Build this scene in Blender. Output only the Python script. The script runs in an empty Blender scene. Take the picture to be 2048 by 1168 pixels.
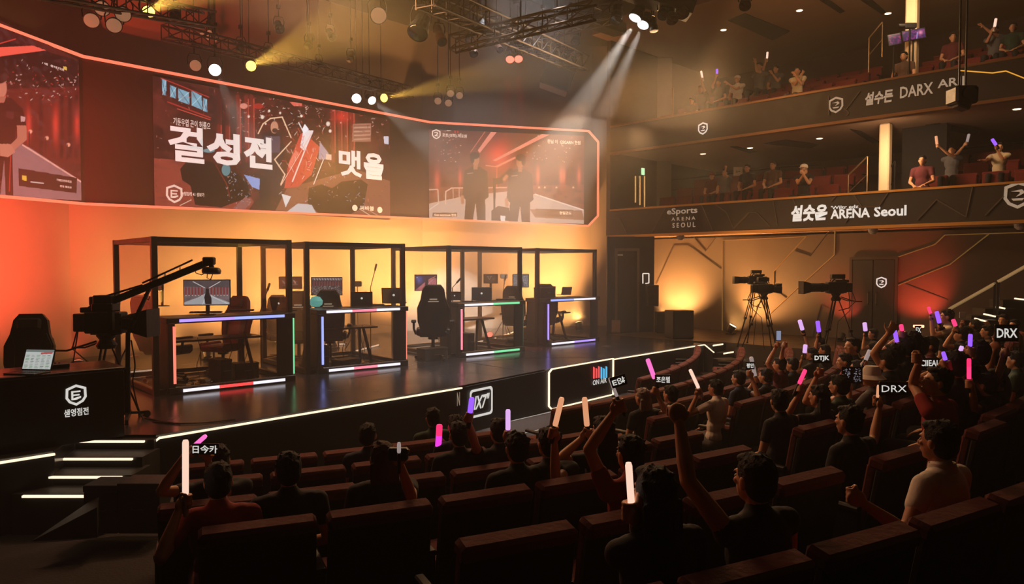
import bpy, bmesh, math, random
import numpy as np
from mathutils import Vector as V, Matrix
random.seed(7); np.random.seed(7)
SC = bpy.context.scene
COL = SC.collection
R = math.radians
# ---------------------------------------------------------------- camera
CAM = V((0, 0, 2.75)); FPX = 1450.0; PITCH = math.atan(50/1450)
cd = bpy.data.cameras.new('camera'); cam = bpy.data.objects.new('camera', cd); COL.objects.link(cam)
cd.sensor_width = 36; cd.lens = 36*FPX/2048; cd.clip_start = .05; cd.clip_end = 200
cam.location = CAM; cam.rotation_euler = (R(90)-PITCH, 0, R(-45)); SC.camera = cam
# ---------------------------------------------------------------- world, exposure
w = bpy.data.worlds.new('world'); SC.world = w; w.use_nodes = True
w.node_tree.nodes['Background'].inputs[0].default_value = (.02, .009, .004, 1)
w.node_tree.nodes['Background'].inputs[1].default_value = .05
SC.view_settings.view_transform = 'Standard'; SC.view_settings.look = 'None'
SC.view_settings.exposure = 0; SC.view_settings.gamma = 1; SC.view_settings.use_curve_mapping = False
cy = SC.cycles
cy.use_denoising = True; cy.max_bounces = 6; cy.diffuse_bounces = 2; cy.glossy_bounces = 3; cy.transmission_bounces = 5
cy.transparent_max_bounces = 16; cy.volume_bounces = 0; cy.sample_clamp_indirect = 3; cy.caustics_reflective = False; cy.caustics_refractive = False
cy.use_light_tree = True; cy.use_adaptive_sampling = True; cy.adaptive_threshold = .04
# ---------------------------------------------------------------- directions: x along the stage front, y towards its back
c45 = math.sqrt(.5); sp, cp = math.sin(PITCH), math.cos(PITCH)
RT = V((c45, -c45, 0)); FW = V((c45*cp, c45*cp, -sp)); UP = V((c45*sp, c45*sp, cp)); FL = V((c45, c45, 0))
def ray(x, y): return FW*FPX + RT*(x-1024) + UP*(584-y)
def atZ(x, y, z): d = ray(x, y); return CAM + d*((z-CAM.z)/d.z)
def atU(x, y, u): d = ray(x, y); return CAM + d*(u/d.x)
def atV(x, y, v): d = ray(x, y); return CAM + d*(v/d.y)
def atF(x, y, f): d = ray(x, y); return CAM + d*(f/d.dot(FL))
def pxnum(P):
    Q = P - np.array(CAM); f = Q@np.array(FW)
    return 1024+FPX*(Q@np.array(RT))/f, 584-FPX*(Q@np.array(UP))/f
STAGE = .81; SIDE = .81
def lin(c):
    c = [v/255 for v in c]; return tuple((v/12.92 if v <= .04045 else ((v+.055)/1.055)**2.4) for v in c)
# ---------------------------------------------------------------- lights
def spot(p, t, col, power, deg, blend=.4, size=.08):
    l = bpy.data.lights.new('stage_light', 'SPOT'); l.color = col; l.energy = power; l.spot_size = R(deg); l.spot_blend = blend; l.shadow_soft_size = size
    o = bpy.data.objects.new('stage_light', l); COL.objects.link(o); o.location = p
    o.rotation_euler = (V(t)-V(p)).to_track_quat('-Z', 'Y').to_euler(); return o
def area(p, t, col, power, sx, sy):
    l = bpy.data.lights.new('added_fill_light', 'AREA'); l.shape = 'RECTANGLE'; l.color = col; l.energy = power; l.size = sx; l.size_y = sy
    o = bpy.data.objects.new('added_fill_light', l); COL.objects.link(o); o.location = p
    o.rotation_euler = (V(t)-V(p)).to_track_quat('-Z', 'Y').to_euler(); return o
AMB = (1, .43, .12); REDL = (1, .085, .04); WHT = (1, .93, .85); YEL = (1, .56, .09)
# amber floor uplights behind the booths, aimed up the back wall
for u_, v_, pw, dg, a_, z_ in ((5.6, 15.3, 900, 85, 1.8, 2.2), (7.6, 15.4, 1600, 85, 1.8, 2.3), (9.6, 15.4, 2800, 90, 2., 2.5), (12.6, 15.3, 5600, 90, 2., 2.9), (17.0, 14.1, 5600, 95, 1.5, 3.)):
    spot((u_, v_, 1.1), (u_+.2, v_+a_, z_), AMB, pw, dg, .9, .1)
# low amber spots added without fixtures, to brighten the haze behind the booths
spot((17.4, 14.2, 1.2), (8, 14.8, 2.0), AMB, 4000, 50, .9, .15)
spot((4.4, 15.6, 1.2), (14, 14.8, 1.6), AMB, 800, 40, .9, .15)
# red washes at the left end
for u_, v_, pw in ((.3, 12.5, 7000), (1.9, 13.3, 3600), (3.6, 14.5, 700)):
    spot((u_, v_, 1.1), (u_+.4, v_+2.2, 3.4), REDL, pw, 95, .9, .1)
# haze lights over the stage: long throws from the rig
def beam(px, f, tpx, tf, col, pw, deg, blend=.25): 
    a, b = atF(px[0], px[1], f), atF(tpx[0], tpx[1], tf); return spot(a+(b-a).normalized()*.16, b, col, pw, deg, blend, .05)
beam((500, 131), 16.4, (900, -30), 9, YEL, 10000, 11)
beam((297, 22), 12.9, (620, -160), 7, YEL, 10000, 11)
beam((770, 196), 19.9, (1400, 60), 12, YEL, 10000, 10)
beam((1272, 40), 14., (1010, 460), 19, WHT, 20000, 17, .5)
beam((1287, 47), 14.2, (1090, 500), 19, WHT, 12000, 15, .5)
beam((745, 203), 19.7, (930, 330), 16, WHT, 1800, 14)
beam((430, 140), 15.4, (520, 330), 13, WHT, 700, 12)
beam((1019, 119), 18, (1000, 420), 17.6, REDL, 3500, 9); beam((1034, 119), 18, (1060, 420), 17.6, REDL, 3500, 9)
spot((4.35, 15.4, 1.35), atF(620, 392, 13.3), YEL, 4500, 15, .5, .06)
spot(atF(1010, -90, 12), atZ(960, 745, .81), (1, .88, .8), 1600, 26, .6, .1)
spot(atF(1120, -60, 12), atZ(1060, 850, 0), (1, .9, .8), 1200, 16, .6, .1)
# amber floods hung right of the stage, smoke-filled light across the right of the video wall
spot(atF(1290, 130, 17), atF(1040, 430, 20), AMB, 3400, 60, .9, .3)
spot(atF(1180, 215, 18), atF(900, 470, 19), AMB, 1800, 90, .9, .3)
# amber and red uplights along the right wall
spot(atF(1322, 632, 22.6), atF(1380, 520, 23.6), AMB, 1500, 110, .9, .06)
spot(atF(1462, 661, 21.0), atF(1570, 480, 20.8), AMB, 2300, 110, .9, .06)
spot(atF(1836, 640, 17.6), atF(1836, 560, 18.6), REDL, 160, 90, .8, .05)
spot(atF(1683, 640, 19), atF(1690, 580, 19.9), REDL, 90, 80, .8, .05)
# added fill: unseen warm area lights brightening the seats, crowd, balconies and right wall
area((8, 2, 9.3), (8, 3, 0), (1, .55, .3), 14, 8, 5)
area((15.5, 9.0, 7.8), (20, 4, 5.0), (1, .5, .18), 75, 2, 2)
area((14.8, 9.4, 6.5), (9.5, 3.0, 1.2), (1, .56, .25), 400, 2, 2)
area((5.5, 9.5, 6.8), (6.5, 4.5, 1.5), (1, .55, .25), 230, 2, 1.5)
area((4, 9.3, 7.5), (5, 4, .8), (1, .42, .30), 60, 3, 2)
spot((10, 9.2, 9.2), (10.5, 11.0, .8), (.92, .94, 1), 2600, 70, .9, .5)
area((17, 9.4, 3.0), (20, 6, 2.6), (1, .5, .18), 25, 2, 1)

# ---------------------------------------------------------------- materials
MATS = {}
def M(name, col, rough=.55, metal=0., emit=0., noise=0., scale=8., bump=0., srgb=True, alpha=1, spec=.5):
    if name in MATS: return MATS[name]
    m = bpy.data.materials.new(name); m.use_nodes = True; nt = m.node_tree; b = nt.nodes['Principled BSDF']
    c = lin(col) if srgb else col
    b.inputs['Base Color'].default_value = (*c, 1); b.inputs['Roughness'].default_value = rough; b.inputs['Metallic'].default_value = metal
    b.inputs['Specular IOR Level'].default_value = spec
    if emit:
        b.inputs['Emission Color'].default_value = (*c, 1); b.inputs['Emission Strength'].default_value = emit
        b.inputs['Base Color'].default_value = (*[v*.3 for v in c], 1)
    if noise or bump:
        tc = nt.nodes.new('ShaderNodeTexCoord'); n = nt.nodes.new('ShaderNodeTexNoise'); n.inputs['Scale'].default_value = scale; n.inputs['Detail'].default_value = 5
        nt.links.new(tc.outputs['Object'], n.inputs['Vector'])
        if noise:
            mr = nt.nodes.new('ShaderNodeMapRange'); mr.inputs['To Min'].default_value = 1-noise; mr.inputs['To Max'].default_value = 1+noise
            nt.links.new(n.outputs['Fac'], mr.inputs['Value'])
            mx = nt.nodes.new('ShaderNodeMix'); mx.data_type = 'RGBA'; mx.blend_type = 'MULTIPLY'; mx.inputs['Factor'].default_value = 1
            mx.inputs['A'].default_value = (*c, 1); nt.links.new(mr.outputs[0], mx.inputs['B']); nt.links.new(mx.outputs['Result'], b.inputs['Base Color'])
            m2 = nt.nodes.new('ShaderNodeMapRange'); m2.inputs['To Min'].default_value = max(0, rough-.12); m2.inputs['To Max'].default_value = min(1, rough+.12)
            nt.links.new(n.outputs['Fac'], m2.inputs['Value']); nt.links.new(m2.outputs[0], b.inputs['Roughness'])
        if bump:
            bp = nt.nodes.new('ShaderNodeBump'); bp.inputs['Strength'].default_value = bump; bp.inputs['Distance'].default_value = .02
            nt.links.new(n.outputs['Fac'], bp.inputs['Height']); nt.links.new(bp.outputs[0], b.inputs['Normal'])
    MATS[name] = m; return m
def Mart(name, strength=1.):
    m = bpy.data.materials.new(name); m.use_nodes = True; nt = m.node_tree; b = nt.nodes['Principled BSDF']
    a = nt.nodes.new('ShaderNodeAttribute'); a.attribute_name = 'Col'
    b.inputs['Base Color'].default_value = (.01, .01, .01, 1); b.inputs['Roughness'].default_value = .35
    nt.links.new(a.outputs['Color'], b.inputs['Emission Color']); b.inputs['Emission Strength'].default_value = strength
    return m
def glass(name, tint=(.985, .985, .98)):
    m = bpy.data.materials.new(name); m.use_nodes = True; nt = m.node_tree; nt.nodes.remove(nt.nodes['Principled BSDF'])
    out = nt.nodes['Material Output']; t = nt.nodes.new('ShaderNodeBsdfTransparent'); t.inputs[0].default_value = (*tint, 1)
    g = nt.nodes.new('ShaderNodeBsdfGlossy'); g.inputs['Roughness'].default_value = .04; lw = nt.nodes.new('ShaderNodeLayerWeight'); lw.inputs[0].default_value = .5
    pw = nt.nodes.new('ShaderNodeMath'); pw.operation = 'POWER'; pw.inputs[1].default_value = 4; mr = nt.nodes.new('ShaderNodeMapRange'); mr.inputs['To Min'].default_value = .025; mr.inputs['To Max'].default_value = .6
    nt.links.new(lw.outputs['Facing'], pw.inputs[0]); nt.links.new(pw.outputs[0], mr.inputs[0])
    mx = nt.nodes.new('ShaderNodeMixShader'); nt.links.new(mr.outputs[0], mx.inputs[0]); nt.links.new(t.outputs[0], mx.inputs[1]); nt.links.new(g.outputs[0], mx.inputs[2]); nt.links.new(mx.outputs[0], out.inputs[0])
    return m
GLASS = glass('clear_glass')
black = M('black_plastic', (22, 21, 22), .45, noise=.2, scale=20)
blackm = M('black_metal', (26, 24, 24), .38, .6, noise=.15, scale=30)
darkm = M('dark_fabric', (20, 18, 19), .85, noise=.25, scale=60, bump=.2)
grey = M('grey_metal', (110, 108, 106), .35, .8, noise=.1)
white_p = M('white_plastic', (215, 210, 205), .5, noise=.05)
letter = M('white_lettering', (240, 236, 228), .5, emit=.75)
letterdim = M('faint_glow_lettering', (225, 200, 170), .5, emit=.35)  # pale lettering with a faint glow added to its colour
cable = M('cable_rubber', (14, 13, 13), .6)
lens = M('lens_glass', (10, 12, 20), .08, .0, spec=1)
# ---------------------------------------------------------------- mesh builder
def frame_of(d, up=None):
    d = V(d).normalized(); a = V(up) if up is not None else (V((0, 0, 1)) if abs(d.z) < .95 else V((1, 0, 0)))
    x = a.cross(d).normalized(); y = d.cross(x).normalized(); return x, y, d
class MB:
    def __init__(s): s.v = []; s.f = []; s.m = []; s.mi = 0; s.T = None
    def add(s, vs, fs):
        k = len(s.v); T = s.T
        s.v += [tuple(T@V(p)) if T else tuple(p) for p in vs]
        s.f += [tuple(i+k for i in f) for f in fs]; s.m += [s.mi]*len(fs); return s
    def box(s, c, sz, ax=None, bev=0.):
        c = V(c); hx, hy, hz = [q/2 for q in sz]; X, Y, Z = ax if ax else (V((1, 0, 0)), V((0, 1, 0)), V((0, 0, 1)))
        if bev > 0:
            b = min(bev, hx*.49, hy*.49, hz*.49); vs = []; fs = []
            sg = [(-1, -1, -1), (1, -1, -1), (1, 1, -1), (-1, 1, -1), (-1, -1, 1), (1, -1, 1), (1, 1, 1), (-1, 1, 1)]
            ids = []
            for q in sg:
                t = []
                for a in range(3):
                    o = [q[i]*((hx, hy, hz)[i] - (0 if i == a else b)) for i in range(3)]
                    t.append(len(vs)); vs.append(c+X*o[0]+Y*o[1]+Z*o[2])
                ids.append(t)
            # t[a]: vertex on face normal to axis a
            def fc(a, l): return tuple(ids[i][a] for i in l)
            fs += [fc(2, (3, 2, 1, 0)), fc(2, (4, 5, 6, 7)), fc(1, (0, 1, 5, 4)), fc(1, (2, 3, 7, 6)), fc(0, (1, 2, 6, 5)), fc(0, (3, 0, 4, 7))]
            E = [(0, 1, 0), (1, 2, 1), (2, 3, 0), (3, 0, 1), (4, 5, 0), (5, 6, 1), (6, 7, 0), (7, 4, 1), (0, 4, 2), (1, 5, 2), (2, 6, 2), (3, 7, 2)]
            for i, j, a in E:
                o = [k for k in range(3) if k != a]; fs.append((ids[i][o[0]], ids[j][o[0]], ids[j][o[1]], ids[i][o[1]]))
            for t in ids: fs.append(tuple(t))
            return s.add(vs, fs)
        vs = [c+X*(hx*i)+Y*(hy*j)+Z*(hz*k) for k in (-1, 1) for i, j in ((-1, -1), (1, -1), (1, 1), (-1, 1))]
        return s.add(vs, [(3, 2, 1, 0), (4, 5, 6, 7), (0, 1, 5, 4), (1, 2, 6, 5), (2, 3, 7, 6), (3, 0, 4, 7)])
    def bb(s, a, b, bev=0.): return s.box([(a[i]+b[i])/2 for i in range(3)], [abs(b[i]-a[i]) for i in range(3)], None, bev)
    def bar(s, p, q, wx, wy=None, up=None, bev=0.):
        p, q = V(p), V(q); x, y, d = frame_of(q-p, up); return s.box((p+q)/2, (wx, wy or wx, (q-p).length), (x, y, d), bev)
    def cyl(s, p, q, r, r2=None, n=12, cap=True):
        p, q = V(p), V(q); r2 = r if r2 is None else r2; x, y, d = frame_of(q-p)
        vs = [c+x*(rr*math.cos(2*math.pi*i/n))+y*(rr*math.sin(2*math.pi*i/n)) for c, rr in ((p, r), (q, r2)) for i in range(n)]
        fs = [(i, (i+1) % n, n+(i+1) % n, n+i) for i in range(n)]
        if cap: fs += [tuple(range(n-1, -1, -1)), tuple(range(n, 2*n))]
        return s.add(vs, fs)
    def tube(s, pts, r, n=8, rs=None):
        pts = [V(p) for p in pts]; vs = []; fs = []; m = len(pts); px = None
        for i, p in enumerate(pts):
            d = (pts[min(i+1, m-1)]-pts[max(i-1, 0)]).normalized()
            if px is None: x, y, _ = frame_of(d)
            else: x = (px-d*px.dot(d)).normalized(); y = d.cross(x)
            px = x; rr = rs[i] if rs else r
            vs += [p+x*(rr*math.cos(2*math.pi*k/n))+y*(rr*math.sin(2*math.pi*k/n)) for k in range(n)]
        for i in range(m-1): fs += [(i*n+k, i*n+(k+1) % n, (i+1)*n+(k+1) % n, (i+1)*n+k) for k in range(n)]
        fs += [tuple(range(n-1, -1, -1)), tuple(range((m-1)*n, m*n))]; return s.add(vs, fs)
    def ell(s, c, rad, ax=None, nu=14, nv=9):
        c = V(c); X, Y, Z = ax if ax else (V((1, 0, 0)), V((0, 1, 0)), V((0, 0, 1))); vs = [c-Z*rad[2]]
        for j in range(1, nv):
            t = math.pi*j/nv-math.pi/2
            for i in range(nu):
                a = 2*math.pi*i/nu; vs.append(c+X*(rad[0]*math.cos(t)*math.cos(a))+Y*(rad[1]*math.cos(t)*math.sin(a))+Z*(rad[2]*math.sin(t)))
        vs.append(c+Z*rad[2]); fs = [(0, 1+(i+1) % nu, 1+i) for i in range(nu)]
        for j in range(nv-2): fs += [(1+j*nu+i, 1+j*nu+(i+1) % nu, 1+(j+1)*nu+(i+1) % nu, 1+(j+1)*nu+i) for i in range(nu)]
        L = len(vs)-1; fs += [(L, 1+(nv-2)*nu+i, 1+(nv-2)*nu+(i+1) % nu) for i in range(nu)]; return s.add(vs, fs)
    def cap(s, p, q, r, r2=None, n=12):
        p, q = V(p), V(q); r2 = r if r2 is None else r2; x, y, d = frame_of(q-p); rings = []
        for k in range(1, 4): a = math.pi/2*(1-k/4); rings.append((p-d*(r*math.sin(a)), r*math.cos(a)))
        rings += [(p, r), (q, r2)]
        for k in range(1, 4): a = math.pi/2*k/4; rings.append((q+d*(r2*math.sin(a)), r2*math.cos(a)))
        vs = [c+x*(rr*math.cos(2*math.pi*i/n))+y*(rr*math.sin(2*math.pi*i/n)) for c, rr in rings for i in range(n)]; L = len(rings); fs = []
        for j in range(L-1): fs += [(j*n+i, j*n+(i+1) % n, (j+1)*n+(i+1) % n, (j+1)*n+i) for i in range(n)]
        fs += [tuple(range(n-1, -1, -1)), tuple(range((L-1)*n, L*n))]; return s.add(vs, fs)
    def prism(s, poly, o, X, Y, N, d):
        """polygon (list of 2-D points, concave allowed) in plane o+X*a+Y*b, thickened by d along N"""
        o, X, Y, N = V(o), V(X), V(Y), V(N); n = len(poly); A = sum(poly[i][0]*poly[(i+1) % n][1]-poly[(i+1) % n][0]*poly[i][1] for i in range(n))
        if A*(X.cross(Y).dot(N)) < 0: poly = poly[::-1]
        vs = [o+X*a+Y*b for a, b in poly]+[o+X*a+Y*b+N*d for a, b in poly]
        fs = [tuple(range(n-1, -1, -1)), tuple(range(n, 2*n))]+[(i, (i+1) % n, n+(i+1) % n, n+i) for i in range(n)]
        return s.add(vs, fs)
    def lathe(s, prof, c, ax=(0, 0, 1), n=20):
        x, y, d = frame_of(ax); c = V(c); vs = [c+x*(r*math.cos(2*math.pi*i/n))+y*(r*math.sin(2*math.pi*i/n))+d*h for r, h in prof for i in range(n)]; L = len(prof)
        fs = [(j*n+i, j*n+(i+1) % n, (j+1)*n+(i+1) % n, (j+1)*n+i) for j in range(L-1) for i in range(n)]
        fs += [tuple(range(n-1, -1, -1)), tuple(range((L-1)*n, L*n))]; return s.add(vs, fs)
    def build(s, name, mats, parent=None, world=False, smooth=False, label=None, cat=None, kind=None, group=None):
        if not isinstance(mats, (list, tuple)): mats = [mats]
        vs = s.v
        if parent is not None and world:
            inv = Matrix.LocRotScale(parent.location, parent.rotation_euler, parent.scale).inverted(); vs = [tuple(inv@V(p)) for p in vs]
        me = bpy.data.meshes.new(name); me.from_pydata(vs, [], s.f)
        for m in mats: me.materials.append(m)
        if len(mats) > 1: me.polygons.foreach_set('material_index', s.m)
        if smooth: me.polygons.foreach_set('use_smooth', [True]*len(s.f)); me.set_sharp_from_angle(angle=R(38))
        me.validate(); me.update()
        return link(name, me, parent, label, cat, kind, group)
def link(name, me, parent=None, label=None, cat=None, kind=None, group=None):
    o = bpy.data.objects.new(name, me); COL.objects.link(o)
    if parent is not None: o.parent = parent
    return tag(o, label, cat, kind, group)
def tag(o, label=None, cat=None, kind=None, group=None):
    if label: o['label'] = label
    if cat: o['category'] = cat
    if kind: o['kind'] = kind
    if group: o['group'] = group
    return o
def thing(name, label, cat, loc=(0, 0, 0), rz=0., group=None, scale=1.):
    o = bpy.data.objects.new(name, None); COL.objects.link(o); o.location = loc; o.rotation_euler = (0, 0, rz); o.scale = (scale,)*3
    o.empty_display_size = .1; return tag(o, label, cat, None, group)
KIDS = {}
def kids(o):
    return [c for c in COL.objects if c.parent == o]
def tree(o): return (o, [tree(c) for c in kids(o)])
def copy_tree(t, loc=None, rz=None, label=None, parent=None, group=None, scale=None):
    o, ch = t; c = o.copy(); COL.objects.link(c)
    if parent is not None: c.parent = parent
    else:
        if loc is not None: c.location = loc
        if rz is not None: c.rotation_euler = (0, 0, rz)
        if scale is not None: c.scale = scale if hasattr(scale, '__len__') else (scale,)*3
        if label: c['label'] = label
        if group: c['group'] = group
    for k in ch: copy_tree(k, parent=c)
    return c
def struct(name, mb, mat): return mb.build(name, mat, kind='structure')
TS = bpy.data.scenes.new('bake')
def baked(t):
    TS.collection.objects.link(t); vl = TS.view_layers[0]; vl.update(); me = bpy.data.meshes.new_from_object(t.evaluated_get(vl.depsgraph))
    TS.collection.objects.unlink(t); bpy.data.objects.remove(t); return me
def yaw(d): return math.atan2(d[1], d[0])
# ---------------------------------------------------------------- lettering
def text(name, s, o, X, Y, width=None, height=None, mat=letter, parent=None, ext=.004, bold=0., shear=0., center=False):
    o, X, Y = V(o), V(X).normalized(), V(Y).normalized(); N = X.cross(Y)
    c = bpy.data.curves.new('t', 'FONT'); c.body = s; c.size = 1; c.offset = bold; c.shear = shear; c.resolution_u = 2
    t = bpy.data.objects.new('t', c); me = baked(t)
    co = np.empty(len(me.vertices)*3, 'f'); me.vertices.foreach_get('co', co); co = co.reshape(-1, 3)
    mn, mx = co[:, :2].min(0), co[:, :2].max(0); wd, ht = mx-mn
    sy = (height/ht) if height else (width/wd); sx = (width/wd) if width else sy
    a = (co[:, 0]-mn[0])*sx - (width/2 if center and width else 0); b = (co[:, 1]-mn[1])*sy
    P = np.array(o)+np.outer(a, np.array(X))+np.outer(b, np.array(Y))+np.array(N)*ext
    if parent is not None:
        inv = np.array(Matrix.LocRotScale(parent.location, parent.rotation_euler, parent.scale).inverted()); P = P@inv[:3, :3].T+inv[:3, 3]
    me.vertices.foreach_set('co', P.astype('f').ravel()); me.materials.clear(); me.materials.append(mat); me.name = name; me.update()
    return link(name, me, parent)
def emblem(name, c, X, Y, h, mat, parent, glyph=0, world=True, ext=.006):
    """hexagonal shield ring with a glyph, centred on c"""
    X, Y = V(X).normalized(), V(Y).normalized(); N = X.cross(Y).normalized(); mb = MB(); w_ = h*.42; o = V(c)+N*ext
    out = [(0, .5), (.42, .33), (.44, -.12), (.3, -.34), (0, -.5), (-.3, -.34), (-.44, -.12), (-.42, .33)]
    inn = [(a*.76, b*.76) for a, b in out]; n = len(out)
    vs = [o+X*(a*h)+Y*(b*h) for a, b in out+inn]; mb.add(vs+[p+N*.004 for p in vs], [(i, (i+1) % n, n+(i+1) % n, n+i) for i in range(n)]+[(2*n+i, 2*n+(i+1) % n, 3*n+(i+1) % n, 3*n+i) for i in range(n)])
    G = [[[(-.2, .2), (.1, .24), (.2, .1), (.08, -.08), (-.02, -.12), (.2, -.12), (.2, -.2), (-.18, -.2), (-.18, -.12), (-.06, -.06), (.06, .08), (.04, .15), (-.2, .1)]],
         [[(-.2, .2), (.18, .2), (.18, .13), (-.12, .13), (-.12, .04), (.14, .04), (.14, -.03), (-.12, -.03), (-.12, -.14), (.02, -.22), (.2, -.14), (.2, -.06), (.02, -.14), (-.2, -.22)]],
         [[(-.22, .14), (.12, .2), (.22, .08), (.06, -.02), (-.06, -.06), (.06, .06), (.05, .11)], [(-.2, -.12), (.2, -.12), (.14, -.2), (-.14, -.2)]]][glyph % 3]
    for g in G: mb.prism([(a*h, b*h) for a, b in g], o, X, Y, N, .004)
    return mb.build(name, mat, parent, world=world)
# ---------------------------------------------------------------- pictures shown on screens (vertex colours on a fine grid)
class Art:
    def __init__(s, P00, P10, P01, P11, nx, ny, conv=None):
        P00, P10, P01, P11 = [np.array(p, float) for p in (P00, P10, P01, P11)]
        S, T = np.meshgrid(np.linspace(0, 1, nx), np.linspace(0, 1, ny)); S = S[..., None]; T = T[..., None]
        s.P = (P00*(1-S)+P10*S)*(1-T)+(P01*(1-S)+P11*S)*T; s.nx, s.ny = nx, ny
        if conv: px, py = pxnum(s.P); s.x, s.y = conv(px, py)
        else: s.x, s.y = S[..., 0]*100, (1-T[..., 0])*100
        s.c = np.zeros((ny, nx, 3)); s.S = S[..., 0]; s.Tt = T[..., 0]
    def fill(s, c): s.c[:] = lin(c)
    def _p(s, m, c, a): m = np.clip(m, 0, 1)[..., None]*a; s.c = s.c*(1-m)+np.array(lin(c))*m
    def poly(s, pts, c, a=1.):
        ins = np.zeros(s.x.shape, bool); n = len(pts)
        for i in range(n):
            (x1, y1), (x2, y2) = pts[i], pts[(i+1) % n]
            if y1 == y2: continue
            k = ((y1 > s.y) != (y2 > s.y)) & (s.x < (x2-x1)*(s.y-y1)/(y2-y1)+x1); ins ^= k
        s._p(ins.astype(float), c, a)
    def line(s, p, q, w, c, a=1.):
        px, py = p; dx, dy = q[0]-px, q[1]-py; L = dx*dx+dy*dy+1e-9; t = np.clip(((s.x-px)*dx+(s.y-py)*dy)/L, 0, 1)
        d = np.hypot(s.x-px-t*dx, s.y-py-t*dy); s._p(1.5-d/(w/2)*1.0, c, a) if w > 0 else None
    def ell(s, x, y, rx, ry, c, a=1., soft=.15):
        d = np.hypot((s.x-x)/rx, (s.y-y)/ry); s._p((1-d)/soft, c, a)
    def glow(s, x, y, rx, ry, c, a=1.):
        d = ((s.x-x)/rx)**2+((s.y-y)/ry)**2; s._p(np.exp(-d*2), c, a)
    def noise(s, a, b, c, amt, seed=0):
        r = np.random.RandomState(seed); g = r.rand(int(b)+2, int(a)+2); U_ = s.S*(a); V_ = s.Tt*(b); i = U_.astype(int); j = V_.astype(int); fu = U_-i; fv = V_-j
        n = (g[j, i]*(1-fu)+g[j, i+1]*fu)*(1-fv)+(g[j+1, i]*(1-fu)+g[j+1, i+1]*fu)*fv; s._p((n-.5)*2, c, amt)
    def build(s, name, mat, parent=None):
        me = bpy.data.meshes.new(name); P = s.P.reshape(-1, 3)
        if parent is not None:
            inv = np.array(Matrix.LocRotScale(parent.location, parent.rotation_euler, parent.scale).inverted()); P = P@inv[:3, :3].T+inv[:3, 3]
        i = np.arange(s.nx-1)[None]+np.arange(s.ny-1)[:, None]*s.nx; f = np.stack([i, i+1, i+1+s.nx, i+s.nx], -1).reshape(-1, 4)
        me.from_pydata(P.tolist(), [], f.tolist()); at = me.color_attributes.new('Col', 'FLOAT_COLOR', 'POINT')
        at.data.foreach_set('color', np.concatenate([s.c.reshape(-1, 3), np.ones((s.nx*s.ny, 1))], 1).astype('f').ravel()); me.materials.append(mat)
        return link(name, me, parent)
def person_art(a, x, y, h, c=(18, 12, 14), skin=(150, 90, 70)):
    """a small standing figure on a screen: head, body, arms and legs"""
    a.poly([(x-.13*h, y+.18*h), (x+.13*h, y+.18*h), (x+.16*h, y+.5*h), (x+.1*h, y+.52*h), (x+.1*h, y+h), (x+.01*h, y+h), (x, y+.6*h), (x-.01*h, y+h), (x-.1*h, y+h), (x-.1*h, y+.52*h), (x-.16*h, y+.5*h)], c)
    a.ell(x, y+.08*h, .055*h, .08*h, skin); a.poly([(x-.06*h, y+.06*h), (x-.05*h, y-.01*h), (x+.05*h, y-.01*h), (x+.06*h, y+.06*h)], c)

# ================================================================ setting
hallblack = M('hall_black_paint', (26, 22, 21), .8, noise=.25, scale=3, bump=.1)
wallgold = M('side_wall_panel', (96, 84, 74), .62, noise=.15, scale=2.5)
wallback = M('back_wall_paint', (140, 126, 114), .7, noise=.12, scale=2)
carpet = M('dark_carpet', (40, 32, 32), .95, noise=.3, scale=40, bump=.4)
stagefl = M('stage_floor_vinyl', (44, 44, 48), .23, noise=.12, scale=1.6, spec=.6)
sidefl = M('side_floor_boards', (70, 58, 46), .35, noise=.2, scale=3)
balc = M('balcony_fascia_panel', (34, 26, 22), .6, noise=.15, scale=4)
soff = M('soffit_plaster', (150, 118, 96), .8, noise=.06, scale=2)
gold = M('brass_trim', (190, 140, 70), .35, .6, emit=.0)
strip_w = M('warm_white_strip', (255, 226, 190), .5, emit=1.5)
strip_s = M('salmon_strip', (255, 128, 96), .5, emit=1.3)
ctop = M('column_plaster', (235, 205, 165), .7)
# raked audience floor: arcs about FC, rising away from the stage
FC = V((8, 18.5, 0)); ROWS = [(18.2, .80), (17.28, .68), (16.36, .56), (15.44, .42), (14.5, .29), (13.6, .18), (12.7, .09), (11.8, .03), (19.15, .95), (20.1, 1.1)]
def rowpt(r, u): return V((u, FC.y-math.sqrt(r*r-(u-FC.x)**2), 0))
struct('floor', MB().bb((-9, -7, -.3), (24.5, 19, 0)), carpet)
edges = sorted([r for r, _ in ROWS]); zz = {r: z for r, z in ROWS}
for i, r in enumerate(edges):
    r1 = edges[i+1] if i+1 < len(edges) else 27; a0 = r-.52; a1 = r1-.52; z = zz[r]; mb = MB(); vs = []; N = 48
    for k in range(N+1):
        t = R(-64+k*(64+46)/N)
        for rr in (a0, a1):
            for h in (0.001, z): vs.append((FC.x+rr*math.sin(t), FC.y-rr*math.cos(t), h))
    fs = []
    for k in range(N):
        b = k*4; fs += [(b+1, b+5, b+7, b+3), (b, b+4, b+5, b+1), (b+2, b+3, b+7, b+6)]
    fs += [(0, 1, 3, 2), (N*4, N*4+2, N*4+3, N*4+1)]
    mb.add(vs, fs); struct('floor_tier', mb, carpet)
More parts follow.
